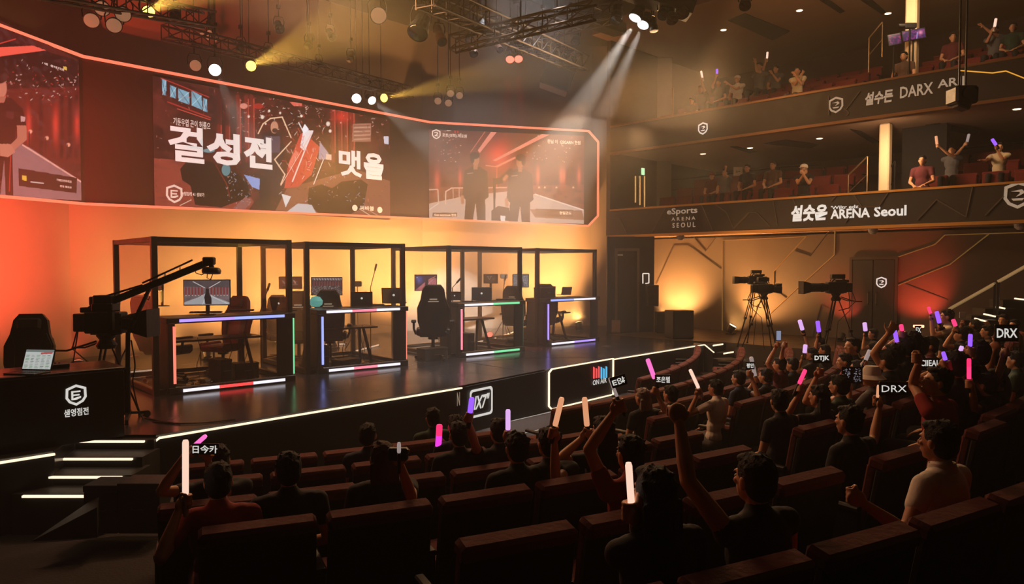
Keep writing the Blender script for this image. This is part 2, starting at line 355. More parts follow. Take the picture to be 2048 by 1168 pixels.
# stage deck
def g(p): return (p.x, p.y)
A0 = [(-6, 8.84), (1.95, 8.80), (2.34, 9.43), (2.985, 8.79)]
e1 = g(atZ(312, 870, STAGE)); e2 = g(atZ(620, 820, STAGE)); e3 = g(atZ(918, 772, STAGE)); e4 = g(atZ(1093, 738, STAGE)); e5 = g(atZ(1222, 716, STAGE)); e6 = g(atZ(1405, 687, STAGE))
outl = A0+[e1, e2, e3, e4, e5, e6, (e6[0]+.25, e6[1]+3.2), (20.3, 12.6), (20.3, 19), (-6, 19)]
mb = MB(); mb.prism(outl, (0, 0, .002), (1, 0, 0), (0, 1, 0), (0, 0, 1), STAGE-.002); struct('stage', mb, stagefl)
fasc = M('stage_fascia', (30, 30, 33), .5, noise=.1, scale=6)
mb = MB()
def face(a, b, z0=.01, z1=STAGE-.03, d=.03):
    a, b = V((*a, 0)), V((*b, 0)); x = (b-a).normalized(); n = V((x.y, -x.x, 0)); mb.prism([(0, z0), ((b-a).length, z0), ((b-a).length, z1), (0, z1)], a, x, (0, 0, 1), n, d)
P_ = A0[:2]; face(*P_)
for a, b in ((e1, e2), (e2, e3), (e3, e4), (e4, e5), (e5, e6)): face(a, b)
struct('stage_skirt', mb, fasc)
# seams of the deck sheets
seam = M('deck_seam', (14, 13, 14), .6)
mb = MB()
for pts in ([(800, 742), (935, 724), (1060, 744)], [(935, 724), (960, 722), (1085, 715), (1220, 716)], [(700, 757), (800, 742)], [(880, 702), (1010, 716), (1085, 715)]):
    for a, b in zip(pts, pts[1:]): mb.bar(atZ(*a, STAGE+.001), atZ(*b, STAGE+.001), .012, .003, (0, 0, 1))
struct('deck_seam', mb, seam)
# side platform along the right wall, at stage level
mb = MB(); mb.prism([(15.9, 5.2), (15.9, 1.0), (20.3, -3.5), (20.3, 12.6), (e6[0]+.27, e6[1]+3.2), (e6[0]+.27, 10.4), (17.1, 9.3), (17.0, 6.0)], (0, 0, .003), (1, 0, 0), (0, 1, 0), (0, 0, 1), SIDE-.006); struct('floor_side', mb, sidefl)
# back wall following the video wall, and the angled return beside it
LED = [atF(0, 393, 13.17), atF(170, 408, 15.16), atF(860, 438, 21.98), atF(1195, 452, 23.5)]
LP = [V((p.x, p.y, 0)) for p in LED]; d0 = (LP[0]-LP[1]).normalized(); LP[0] = LP[0]+d0*5.5
zb = [LED[0].z, LED[1].z, LED[2].z, LED[3].z]; zb[0] = LED[0].z; ZT = CAM.z+4.35
def offs(pts, d):
    out = []
    for i, p in enumerate(pts):
        a = (pts[i]-pts[i-1]).normalized() if i else (pts[1]-pts[0]).normalized(); b = (pts[i+1]-pts[i]).normalized() if i < len(pts)-1 else a
        n = (V((a.y, -a.x, 0))+V((b.y, -b.x, 0))).normalized(); out.append(p-n*d)
    return out
BW = offs(LP, .55); BWe = V((20.6, 13.6, 0))
def wallpoly(name, pts, z0, z1, d, m):
    mb = MB()
    for a, b in zip(pts, pts[1:]):
        x = (b-a).normalized(); n = V((-x.y, x.x, 0)); mb.prism([(-.0, z0), ((b-a).length, z0), ((b-a).length, z1), (0, z1)], a, x, (0, 0, 1), n, d)
    return struct(name, mb, m)
wallpoly('wall_back', BW+[V((20.9, 13.4, 0))], 0, 10, .15, wallback)
rt0 = atF(1214, 600, 21.7); rt1 = atF(1308, 600, 21.7); rt0.z = rt1.z = 0
wallr = M('dark_return_wall', (44, 38, 34), .7, noise=.15, scale=3)
wallpoly('wall_return', [rt0, rt1], 0, 3.66, .12, wallr)
wallpoly('wall_right', [V((20.3, 13.9, 0)), V((20.3, -6, 0))], 0, 3.66, .2, wallgold)
wallpoly('wall_left', [V((-8.6, -6.6, 0)), V((-5, 19, 0))], 0, 10, .2, hallblack)
wallpoly('wall_front', [V((24.6, -6.6, 0)), V((-8.8, -6.6, 0))], 0, 10, .2, hallblack)
struct('ceiling', MB().bb((-9, -7, 10), (25, 19.5, 10.2)), hallblack)
# ---- balconies: slab, fascia, tiers, soffit, back wall
UF = 18.0
def fz(x, y): return atU(x, y, UF).z
L0, L1 = 3.70, 4.47; U0, U1 = 6.24, 7.03; VE = 13.72; V0 = -6
def balcony(name, z0, z1, zfl, zs):
    struct('balcony_'+name, MB().bb((UF, V0, z0), (UF+.12, VE, z1)), balc)
    struct('soffit_'+name, MB().bb((UF+.12, V0, z0+.02), (24.4, VE, z0+.16)), soff)
    mb = MB().bb((UF+.12, V0, z0+.16), (24.4, VE, zfl))
    for k in range(4): mb.bb((UF+1.3+k*1.0, V0, zfl), (24.4, 12.9, zfl+.36*(k+1)))
    struct('floor_'+name, mb, M('balcony_carpet', (52, 36, 32), .95, noise=.2, scale=30))
    mb = MB(); mb.bb((UF-.06, V0, z0-.05), (UF+.16, VE, z0+.02)); mb.bb((UF-.03, V0, z1), (UF+.15, VE, z1+.05)); struct('trim_'+name, mb, gold if name == 'lower' else M('bronze_trim', (120, 84, 52), .5, .4))
balcony('lower', L0, L1, 3.98, 6.24); balcony('upper', U0, U1, 6.52, 9.8)
wallpoly('wall_balcony_back', [V((24.4, VE, 0)), V((24.4, V0, 0))], 3.7, 10, .2, M('balcony_wall_paint', (70, 54, 44), .8, noise=.1, scale=2))
wallpoly('wall_balcony_end', [V((UF, VE, 0)), V((24.4, VE, 0))], 3.72, 10, .15, M('balcony_wall_paint', (70, 54, 44)))
struct('soffit_hall', MB().bb((17.2, V0, 9.68), (24.4, VE+.1, 9.98)), soff)
# dark recessed ceiling panels, one per opening
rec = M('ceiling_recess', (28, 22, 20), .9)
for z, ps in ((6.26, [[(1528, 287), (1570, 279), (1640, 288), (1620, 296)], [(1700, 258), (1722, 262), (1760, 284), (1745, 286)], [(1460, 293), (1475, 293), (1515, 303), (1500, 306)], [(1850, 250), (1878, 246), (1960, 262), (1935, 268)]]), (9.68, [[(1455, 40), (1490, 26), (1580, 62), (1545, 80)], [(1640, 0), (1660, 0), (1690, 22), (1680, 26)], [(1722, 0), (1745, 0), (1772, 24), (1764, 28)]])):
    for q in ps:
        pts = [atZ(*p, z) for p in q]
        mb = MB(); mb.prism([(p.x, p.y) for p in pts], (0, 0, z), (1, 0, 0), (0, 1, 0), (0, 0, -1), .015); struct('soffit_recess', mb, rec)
# columns that carry the balconies
def column(x, yb, f, z0, z1, wid):
    p = atF(x, yb, f); p.z = 0; mb = MB(); mb.bb((p.x-wid/2, p.y-wid/2, z0), (p.x+wid/2, p.y+wid/2, z1), .03); mb.bb((p.x-wid/2-.04, p.y-wid/2-.04, z0), (p.x+wid/2+.04, p.y+wid/2+.04, z0+.1))
    struct('column', mb, ctop); return p
cA = column(1771, 300, 17.9, 3.98, 6.26, .17*1.4); cB = column(1825, 30, 17.4, 6.52, 9.7, .18*1.4)
for p, z in ((cA, 6.1), (cB, 9.3)): area((p.x-1.2, p.y-.35, z-.5), (p.x, p.y, z-1.3), (1, .68, .40), 34, .3, .8)  # unseen area lights added to brighten the columns
mb = MB().bb((cA.x+.9, cA.y-1.1, 3.98), (cA.x+1.3, cA.y-.1, 6.25)); struct('wall_pier', mb, hallblack)
# brass inlay lines on the right wall and on both balcony fronts
def inlay(name, lines, u, m, wd=.035):
    for pts in lines:
        mb = MB(); P = [atU(x, y, u-.012) for x, y in pts]
        for a, b in zip(P, P[1:]): mb.bar(a, b, .02, wd, (1, 0, 0))
        struct(name, mb, m)
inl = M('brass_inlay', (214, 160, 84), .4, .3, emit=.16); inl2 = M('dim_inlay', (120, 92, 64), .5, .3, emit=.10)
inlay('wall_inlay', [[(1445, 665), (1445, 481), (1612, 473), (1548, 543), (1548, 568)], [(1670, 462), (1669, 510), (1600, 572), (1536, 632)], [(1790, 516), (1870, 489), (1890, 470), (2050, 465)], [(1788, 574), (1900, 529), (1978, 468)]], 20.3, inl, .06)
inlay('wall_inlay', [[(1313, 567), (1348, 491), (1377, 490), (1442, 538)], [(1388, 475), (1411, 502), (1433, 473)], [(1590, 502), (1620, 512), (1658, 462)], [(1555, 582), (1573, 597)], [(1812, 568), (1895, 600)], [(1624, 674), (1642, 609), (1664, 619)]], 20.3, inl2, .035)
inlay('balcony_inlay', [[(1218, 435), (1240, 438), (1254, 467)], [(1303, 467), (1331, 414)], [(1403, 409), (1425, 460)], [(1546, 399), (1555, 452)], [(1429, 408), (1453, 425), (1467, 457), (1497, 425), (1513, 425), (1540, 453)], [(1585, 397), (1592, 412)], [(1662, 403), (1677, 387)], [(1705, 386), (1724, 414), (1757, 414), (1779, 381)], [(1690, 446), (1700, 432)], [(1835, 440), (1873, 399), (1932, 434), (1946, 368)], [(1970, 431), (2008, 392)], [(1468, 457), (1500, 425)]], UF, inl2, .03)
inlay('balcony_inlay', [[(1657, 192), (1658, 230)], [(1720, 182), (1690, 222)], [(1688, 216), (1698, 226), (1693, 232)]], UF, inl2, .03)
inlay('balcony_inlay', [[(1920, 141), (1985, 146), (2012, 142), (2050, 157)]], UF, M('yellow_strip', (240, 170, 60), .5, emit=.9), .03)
X_ = V((0, -1, 0)); Z_ = V((0, 0, 1))
def letters(name, s, x0, yb, x1, h, u=UF, mat=letter, bold=.02, lab=None, parent=None, shear=0):
    a = atU(x0, yb, u-.003); b = atU(x1, yb, u-.003); o = text(name, s, a, X_, Z_, abs(b.y-a.y), h, mat, parent, .006, bold, shear)
    if lab: tag(o, lab, 'sign')
    return o
def hpx(x, y, dy, u=UF): return atU(x, y-dy, u).z-atU(x, y, u).z
e = thing('arena_sign', 'white eSports ARENA SEOUL lettering on the lower balcony front', 'sign', atU(1365, 458, UF-.01))
letters('lettering', 'eSports', 1334, 433, 1395, hpx(1365, 433, 16), mat=letterdim, parent=e); letters('lettering', 'A R E N A', 1343, 442, 1391, hpx(1365, 442, 7), mat=letterdim, parent=e, bold=.01); letters('lettering', 'S E O U L', 1345, 456, 1391, hpx(1365, 456, 10), mat=letterdim, parent=e, bold=.02)
e = thing('arena_sign', 'large white Hangul and ARENA Seoul lettering on the lower balcony front', 'sign', atU(1700, 440, UF-.01))
letters('lettering', '설숫은', 1582, 444, 1655, hpx(1620, 443, 33), parent=e, bold=.045, shear=.12); letters('lettering', 'ARENA', 1661, 438, 1740, hpx(1700, 438, 19), parent=e, bold=.03); letters('lettering', 'Seoul', 1748, 434, 1813, hpx(1780, 434, 21), parent=e, bold=.03); letters('lettering', "'Wiltr edz", 1662, 419, 1717, hpx(1690, 420, 7), parent=e, bold=.02)
e = thing('banner_sign', 'pale Hangul and DARX lettering on the upper balcony front', 'sign', atU(1830, 200, UF-.01))
letters('lettering', '설수든', 1730, 212, 1786, hpx(1757, 212, 26), mat=letterdim, parent=e, bold=.04, shear=.12); letters('lettering', 'DARX', 1800, 197, 1866, hpx(1833, 197, 23), mat=letterdim, parent=e, bold=.02); letters('lettering', 'ARI|', 1875, 182, 1928, hpx(1900, 182, 22), mat=letterdim, parent=e, bold=.02)
for (x, y, dy, gl, lb) in ((1406, 257, 25, 2, 'small white shield emblem on the upper balcony front, nearest the stage'), (1672, 210, 33, 2, 'white shield emblem beside the lettering on the upper balcony front'), (2036, 390, 55, 2, 'large white hexagon emblem at the right end of the lower balcony front')):
    c = atU(x, y, UF-.005); e = emblem('emblem', c, X_, Z_, hpx(x, y+dy/2, dy), letter if x < 1500 else letterdim, None, gl); tag(e, lb, 'emblem')
# small lamp heads under the lower balcony edge
for x, y in ((1361, 471), (1746, 452), (2040, 437)):
    p = atU(x, y, UF+.25); p.z = L0-.0; mb = MB(); mb.lathe([(.09, 0), (.11, -.04), (.1, -.12), (.05, -.17)], p, n=16)
    mb.build('camera_dome', white_p, label={1361: 'pale dome camera under the lower balcony nearest the stage', 1746: 'pale dome camera under the lower balcony below the arena lettering', 2040: 'pale dome camera under the lower balcony at the right edge'}[x], cat='camera')
# downlights
dl = M('downlight_glow', (255, 220, 170), .5, emit=5.)
names = ['first', 'second', 'third', 'fourth', 'fifth', 'sixth']
for z, L, nm in ((6.24+.02, [(1406, 307), (1500, 295), (1639, 276), (1828, 261), (2034, 217)], 'under the upper balcony'), (9.68, [(1447, 59), (1599, 20), (1776, 26)], 'in the ceiling over the upper balcony')):
    for i, (x, y) in enumerate(L):
        p = atZ(x, y, z); t = thing('downlight', 'round recessed downlight %s, %s from the stage' % (nm, names[i]), 'ceiling light', p)
        mb = MB(); mb.lathe([(.085, 0), (.1, -.006), (.1, -.015), (.08, -.015)], (0, 0, 0)); mb.build('rim', white_p, t); mb = MB(); mb.lathe([(.001, -.012), (.078, -.012), (.078, -.02), (.001, -.02)], (0, 0, 0)); mb.build('lamp', dl, t)
        spot(p-V((0, 0, .05)), p-V((0, 0, 2)), (1, .62, .32), 14, 130, .7, .05)
# doors
def door_panel(name, x0, x1, yt, yb, u, leaves, m=None, n=None):
    a = atU(x0, yb, u); b = atU(x1, yb, u); zt = atU((x0+x1)/2, yt, u).z; m = m or M('black_door', (30, 26, 24), .5, noise=.1)
    d = thing(name, None, None, (u, (a.y+b.y)/2, SIDE)); d['kind'] = 'structure'; w_ = abs(a.y-b.y); h = zt-SIDE
    mb = MB(); mb.bb((-.05, -w_/2-.07, 0), (0, -w_/2, h+.07)); mb.bb((-.05, w_/2, 0), (0, w_/2+.07, h+.07)); mb.bb((-.05, -w_/2, h), (0, w_/2, h+.07)); mb.build('door_frame', M('door_frame_paint', (52, 44, 38), .5), d)
    for k in range(leaves):
        s = w_/leaves; y0 = -w_/2+k*s
        mb = MB(); mb.bb((-.035, y0+.01, .02), (-.004, y0+s-.01, h-.01), .006); lf = mb.build('door_leaf', m, d)
        mb = MB(); yy = y0+s*(.12 if k == 0 and leaves > 1 else .88); yy = y0+s-.1 if k == 0 else y0+.1; mb.tube([(-.04, yy, .95), (-.09, yy, .98), (-.09, yy, 1.25), (-.04, yy, 1.28)], .012); mb.build('door_handle', grey, lf)
    return d
door_panel('door_1', 1703, 1788, 519, 690, 20.27, 2)
c = atU(1763, 565, 20.2); emb = emblem('emblem', c, X_, Z_, .3, letter, None, 2); tag(emb, 'white shield emblem on the black double door', 'emblem')
# door in the return wall (hidden corner of the stage)
xr = (rt1-rt0).normalized(); nr = V((xr.y, -xr.x, 0))
dr = thing('door_2', None, None, (0, 0, 0)); dr['kind'] = 'structure'
def onr(x, y):
    d = ray(x, y); t = (rt0-CAM).dot(nr)/d.dot(nr); return CAM+d*t
a, b = onr(1234, 668), onr(1273, 668); ht = onr(1253, 502).z-STAGE; a.z = b.z = STAGE; wd = (b-a).length
mb = MB()
for q in ([(-.07, 0), (0, 0), (0, ht), (-.07, ht)], [(wd, 0), (wd+.07, 0), (wd+.07, ht), (wd, ht)], [(-.07, ht), (wd+.07, ht), (wd+.07, ht+.08), (-.07, ht+.08)]): mb.prism(q, a, xr, Z_, nr, .05)
mb.build('door_frame', M('door_frame_pale', (120, 96, 74), .5), dr)
mb = MB(); mb.prism([(0.01, .01), (wd-.01, .01), (wd-.01, ht-.01), (.01, ht-.01)], a, xr, Z_, nr, .03); mb.build('door_leaf', M('brown_door', (48, 38, 32), .5), dr)
mb = MB(); mb.box(a+xr*.08+Z_*(ht-.12)+nr*.04, (.16, .02, .05), (xr, nr, Z_)); mb.build('door_plate', white_p, dr)
# lit switch frame, wall plates beside the door
mb = MB(); q0, q1 = onr(1285, 568), onr(1296, 546)
fr = [(1285, 567), (1285, 547), (1297, 547), (1297, 566), (1290, 567)]
P = [onr(*p)+nr*.06 for p in fr]
for i in range(4): mb.bar(P[i], P[i+1], .03, .02, nr)
mb.build('wall_panel_light', M('white_outline', (255, 236, 215), .5, emit=1.), label='thin white lit frame on the dark wall beside the brown door', cat='light')
mb = MB(); a1 = onr(1223, 664)+nr*.02; b1 = onr(1239, 640); mb.prism([(0, 0), (.25, 0), (.25, .36), (0, .36)], a1, xr, Z_, nr, .04); mb.build('notice_board', M('pale_notice', (180, 140, 110), .6), label='pale notice board low on the dark wall below the brown door', cat='board')

# ================================================================ video wall
vw = thing('video_wall', 'long black folded video wall outlined with salmon light above the stage', 'video wall', (LP[1].x, LP[1].y, CAM.z))
vbody = M('video_wall_panel', (40, 30, 30), .6, noise=.1, scale=5)
segs = [(LP[0], LP[1], zb[0]-.1, zb[1]), (LP[1], LP[2], zb[1], zb[2]), (LP[2], LP[3], zb[2], zb[3])]
ch = .33
for i, (a, b, z0, z1) in enumerate(segs):
    x = (b-a).normalized(); n = V((-x.y, x.x, 0)); L = (b-a).length
    pl = [(0, z0), (L, z1), (L, ZT), (0, ZT)] if i < 2 else [(0, z0), (L-ch, z1), (L, z1+ch), (L, ZT-ch), (L-ch, ZT), (0, ZT)]
    mb = MB(); mb.prism(pl, a, x, Z_, n, .35); mb.build('wall_panel', vbody, vw, world=True)
    nn = -n*.03; mb = MB()
    def q(s, z): return a+x*s+Z_*z+nn
    if i < 2: run = [[(0, z0), (L, z1)], [(0, ZT), (L, ZT)]]
    else: run = [[(0, z0), (L-ch, z1), (L, z1+ch), (L, ZT-ch), (L-ch, ZT), (0, ZT)]]
    for r_ in run:
        for u_, v_ in zip(r_, r_[1:]): mb.bar(q(*u_), q(*v_), .055, .05, n)
    mb.build('light_outline', strip_s, vw, world=True)
def screen(seg, x0, x1, yt, yb, label, nx, ny, conv, draw, strength):
    a, b = LP[seg], LP[seg+1]; x = (b-a).normalized(); n = V((x.y, -x.x, 0)); o = a+n*.012
    def hit(px, py): d = ray(px, py); t = (o-CAM).dot(n)/d.dot(n); return CAM+d*t
    l0 = hit(x0, yb[0]); r0 = hit(x1, yb[1]); l1 = hit(x0, yt[0]); r1 = hit(x1, yt[1])
    l1.x, l1.y = l0.x, l0.y; r1.x, r1.y = r0.x, r0.y
    t = thing('video_screen', label, 'screen', (l0.x, l0.y, l0.z))
    mb = MB(); w_ = (V((r0.x, r0.y, 0))-V((l0.x, l0.y, 0))).length
    mb.prism([(0, l0.z), (w_, r0.z), (w_, r1.z), (0, l1.z)], V((l0.x, l0.y, 0)), x, Z_, n, .03); mb.build('screen_module', black, t, world=True)
    art = Art(*[p+n*.034 for p in (l0, r0, l1, r1)], nx, ny, conv); draw(art); art.build('picture', Mart('screen_picture', strength), t)
    return t, hit, x, n
c2 = lambda px, py: ((px-300)*3.65, (py-130)*3.65)
def red_hall(a, k=1.):
    pass
def art_main(a):
    a.fill((58, 20, 20)); a.noise(14, 8, (110, 40, 34), .8, 1); a.noise(40, 20, (20, 8, 10), .9, 2)
    a.poly([(30, 680), (300, 700), (620, 800), (760, 1000), (700, 1090), (20, 1040)], (150, 62, 48)); a.noise(60, 60, (60, 24, 20), .4, 3)
    a.poly([(1000, 900), (1500, 760), (1760, 850), (1760, 1130), (900, 1090)], (140, 80, 58))
    for x in (500, 560, 640, 700, 740, 1330, 1380, 1420, 1470): a.line((x, 230), (x+8, 700), 26, (150, 40, 34), .55); a.line((x+18, 250), (x+22, 640), 8, (225, 90, 70), .6)
    a.poly([(430, 90), (620, 160), (640, 460), (430, 420)], (48, 22, 26), .8)
    a.poly([(75, 95), (140, 105), (430, 235), (430, 370), (130, 300), (80, 240)], (66, 20, 22))
    for q in ([(85, 100), (118, 110), (118, 225), (92, 215)], [(145, 145), (190, 165), (190, 245), (148, 232)], [(205, 170), (285, 200), (288, 290), (208, 262)], [(302, 185), (375, 225), (385, 330), (305, 295)], [(388, 240), (415, 252), (420, 345), (390, 335)]):
        a.poly(q, (122, 170, 190)); a.line(q[0], q[2], 6, (40, 70, 90), .7); a.line(q[3], q[1], 4, (215, 235, 240), .6)
    a.line((80, 95), (430, 235), 6, (190, 50, 44)); a.line((130, 270), (440, 385), 9, (180, 44, 40)); a.line((200, 320), (440, 400), 6, (210, 70, 56))
    for x, y, r_ in ((720, 375, 9), (820, 380, 12), (870, 335, 8), (950, 350, 8), (1105, 372, 9), (1315, 482, 10), (845, 430, 6), (1300, 430, 14)): a.ell(x, y, r_*1.3, r_*1.5, (255, 225, 205), .95, .5)
    a.ell(685, 300, 30, 22, (240, 150, 130), .8); a.ell(790, 300, 40, 22, (190, 40, 36), .8); a.poly([(1020, 270), (1110, 270), (1110, 300), (1050, 300)], (225, 100, 84)); a.glow(1400, 380, 80, 60, (220, 50, 40), .9)
    rnd = random.Random(3)
    for k in range(260):
        x = rnd.uniform(600, 1740); y = rnd.gauss(330, 90); a.line((x, y), (x+rnd.uniform(-16, 16), y+rnd.uniform(-9, 9)), rnd.uniform(2.5, 6), rnd.choice([(230, 170, 150), (200, 60, 50), (120, 30, 30), (240, 220, 205)]), .7)
    a.poly([(1480, 430), (1615, 425), (1612, 560), (1475, 560)], (170, 110, 90)); a.noise(50, 40, (120, 50, 40), .4, 8)
    for k in range(8): a.line((1490, 445+k*14), (1605, 440+k*14), 5, (225, 180, 150) if k % 2 else (110, 60, 54), .7)
    a.poly([(1705, 520), (1742, 520), (1742, 580), (1710, 575)], (215, 205, 215))
    for k in range(500):
        x = rnd.uniform(30, 1750); y = rnd.uniform(120, 1060); L_ = rnd.uniform(4, 22); a_ = rnd.choice([0, 1.2, 1.57, .3]); a.line((x, y), (x+L_*math.cos(a_), y+L_*math.sin(a_)), rnd.uniform(2, 5), rnd.choice([(180, 60, 50), (30, 10, 12), (235, 130, 105), (90, 30, 28), (20, 10, 12)]), .55)
    # figure, shoulder arc and the shattered red panel
    a.poly([(815, 500), (880, 480), (960, 500), (985, 640), (960, 740), (968, 960), (900, 960), (890, 820), (870, 960), (820, 960), (850, 720), (820, 640)], (40, 24, 32)); a.poly([(835, 520), (950, 520), (950, 640), (850, 640)], (92, 78, 96), .7)
    a.ell(908, 455, 30, 48, (205, 140, 112)); a.ell(912, 478, 22, 18, (70, 36, 32))
    for p, q in (((790, 500), (825, 430)), ((825, 430), (880, 390)), ((880, 390), (965, 380)), ((965, 380), (1030, 530)), ((1030, 560), (910, 690)), ((910, 690), (985, 800)), ((985, 800), (955, 870))): a.line(p, q, 8, (255, 205, 165))
    a.poly([(1100, 500), (1135, 500), (1240, 600), (1180, 800), (1080, 890), (980, 900), (1010, 720)], (205, 60, 48)); a.poly([(1120, 470), (1195, 480), (1130, 630), (1095, 600)], (240, 225, 225)); a.poly([(1060, 620), (1090, 640), (1020, 760), (1010, 730)], (235, 120, 100))
    a.line((1135, 610), (1040, 850), 9, (255, 220, 205)); a.line((1180, 500), (955, 880), 5, (255, 190, 165)); a.line((1085, 420), (1140, 530), 6, (255, 240, 235)); a.line((1270, 680), (1195, 870), 6, (255, 225, 205)); a.poly([(1130, 430), (1160, 470), (1125, 500), (1110, 470)], (250, 245, 250))
    a.poly([(1240, 560), (1300, 640), (1325, 690), (1230, 690)], (165, 150, 165)); a.poly([(1285, 650), (1325, 655), (1325, 695), (1285, 690)], (235, 190, 165))
    for k in range(120):
        x = rnd.gauss(1120, 110); y = rnd.gauss(640, 150); a.line((x, y), (x+rnd.uniform(-22, 22), y-rnd.uniform(0, 40)), rnd.uniform(2, 5), rnd.choice([(250, 210, 190), (120, 20, 20), (230, 80, 64)]), .7)
    # camera silhouettes and the laptop in the foreground
    a.poly([(220, 760), (270, 700), (450, 705), (540, 760), (620, 780), (700, 830), (740, 960), (600, 1010), (520, 1040), (330, 1020), (295, 880), (235, 840)], (24, 12, 12)); a.line((480, 730), (560, 870), 8, (120, 30, 28)); a.line((560, 870), (580, 960), 8, (120, 30, 28))
    a.ell(430, 625, 46, 16, (120, 160, 165), .8); a.ell(555, 765, 34, 48, (100, 150, 155), .8); a.poly([(685, 800), (800, 830), (802, 912), (745, 890)], (140, 160, 215)); a.poly([(800, 800), (880, 820), (880, 1060), (800, 1040)], (30, 16, 18))
    a.poly([(1330, 900), (1400, 850), (1540, 835), (1590, 870), (1560, 1040), (1420, 1110), (1240, 1090), (1150, 1010), (1160, 900), (1250, 870)], (46, 26, 16)); a.poly([(1000, 1070), (1080, 1010), (1180, 1020), (1215, 1085)], (200, 190, 190)); a.poly([(960, 940), (1030, 960), (990, 1040)], (225, 215, 210)); a.poly([(600, 1050), (700, 960), (740, 1000), (690, 1060)], (150, 90, 84))
    for k in range(160):
        x = rnd.choice([rnd.uniform(560, 760), rnd.uniform(1120, 1560)]); y = rnd.uniform(780, 1050); a.line((x, y), (x+rnd.uniform(-14, 14), y+rnd.uniform(-12, 12)), rnd.uniform(2.5, 5), rnd.choice([(230, 180, 150), (90, 50, 40), (190, 190, 205), (20, 10, 10)]), .6)
    a.line((220, 1025), (300, 985), 5, (230, 190, 160)); a.line((1530, 1050), (1625, 1110), 5, (230, 190, 160)); a.line((1600, 1060), (1680, 1110), 5, (210, 150, 120))
ms, hit, sx, sn = screen(1, 308, 779, (153, 240), (412, 440), 'widest middle video screen with big white Hangul title over a red hall scene', 560, 290, c2, art_main, 1.15)
def stext(parent, hit, sx, sn, s, x0, x1, yb, ht, mat=letter, bold=.03, name='title_lettering', shear=0):
    """letters flush on the screen: baseline left pixel, right pixel, height in pixels at the left"""
    o = hit(x0, yb)+sn*.04; e_ = hit(x1, yb); w_ = (V((e_.x, e_.y, 0))-V((o.x, o.y, 0))).length; h = hit(x0, yb-ht).z-hit(x0, yb).z
    return text(name, s, o, sx, Z_, w_, h, mat, parent, .004, bold, shear)
bigt = M('screen_title_white', (250, 238, 232), .5, emit=1.0); smt = M('screen_small_text', (245, 225, 210), .5, emit=.8)
# (the title grows to the left as in the photograph because its own depth changes; letters are placed one by one)
for chh, x0, x1, yb, ht in (('결', 335, 407, 321, 73), ('성', 412, 479, 327, 66), ('전', 486, 543, 334, 65), ('맷', 676, 722, 351, 54), ('을', 726, 765, 357, 53)):
    stext(ms, hit, sx, sn, chh if chh != '전' else '젼', x0, x1, yb, ht, bigt, .028 if chh in '결맷' else .042)
stext(ms, hit, sx, sn, '기둔우엽 곤이 허룸으', 345, 419, 250, 15, smt, .02)
stext(ms, hit, sx, sn, '늘텀딤래 41 성보가', 361, 407, 391, 8, smt, .02); stext(ms, hit, sx, sn, '쩌바블', 718, 746, 420, 9, smt, .02)
emblem('shield_mark', hit(347, 388)+sn*.04, sx, Z_, .42, smt, ms, 1)
mb = MB()
for x, y in ((708, 416), (758, 420)): mb.cyl(hit(x, y)+sn*.036, hit(x, y)+sn*.044, .085, n=16)
mb.build('round_mark', smt, ms, world=True)
c3 = lambda px, py: ((px-780)*3.65, (py-150)*3.65)
def hallperson(a, x, y, s, c=(52, 30, 26), skin=(190, 120, 84), turn=1):
    a.poly([(x-80*s, y+110*s), (x-30*s, y+80*s), (x+30*s, y+80*s), (x+85*s, y+115*s), (x+95*s, y+300*s), (x+70*s, y+320*s), (x+72*s, y+500*s), (x+15*s, y+500*s), (x, y+340*s), (x-25*s, y+500*s), (x-85*s, y+500*s), (x-72*s, y+320*s), (x-98*s, y+300*s)], c)
    a.ell(x, y+30*s, 30*s, 46*s, skin); a.ell(x-6*turn*s, y-2*s, 38*s, 28*s, (38, 20, 18)); a.ell(x-24*turn*s, y+25*s, 16*s, 34*s, (38, 20, 18)); a.poly([(x-16*s, y+70*s), (x+16*s, y+70*s), (x+14*s, y+100*s), (x-14*s, y+100*s)], skin, .8)
    a.line((x-98*s, y+300*s), (x-95*s, y+340*s), 24*s, skin); a.line((x-60*s, y+130*s), (x-20*s, y+125*s), 5*s, (230, 200, 180), .6)
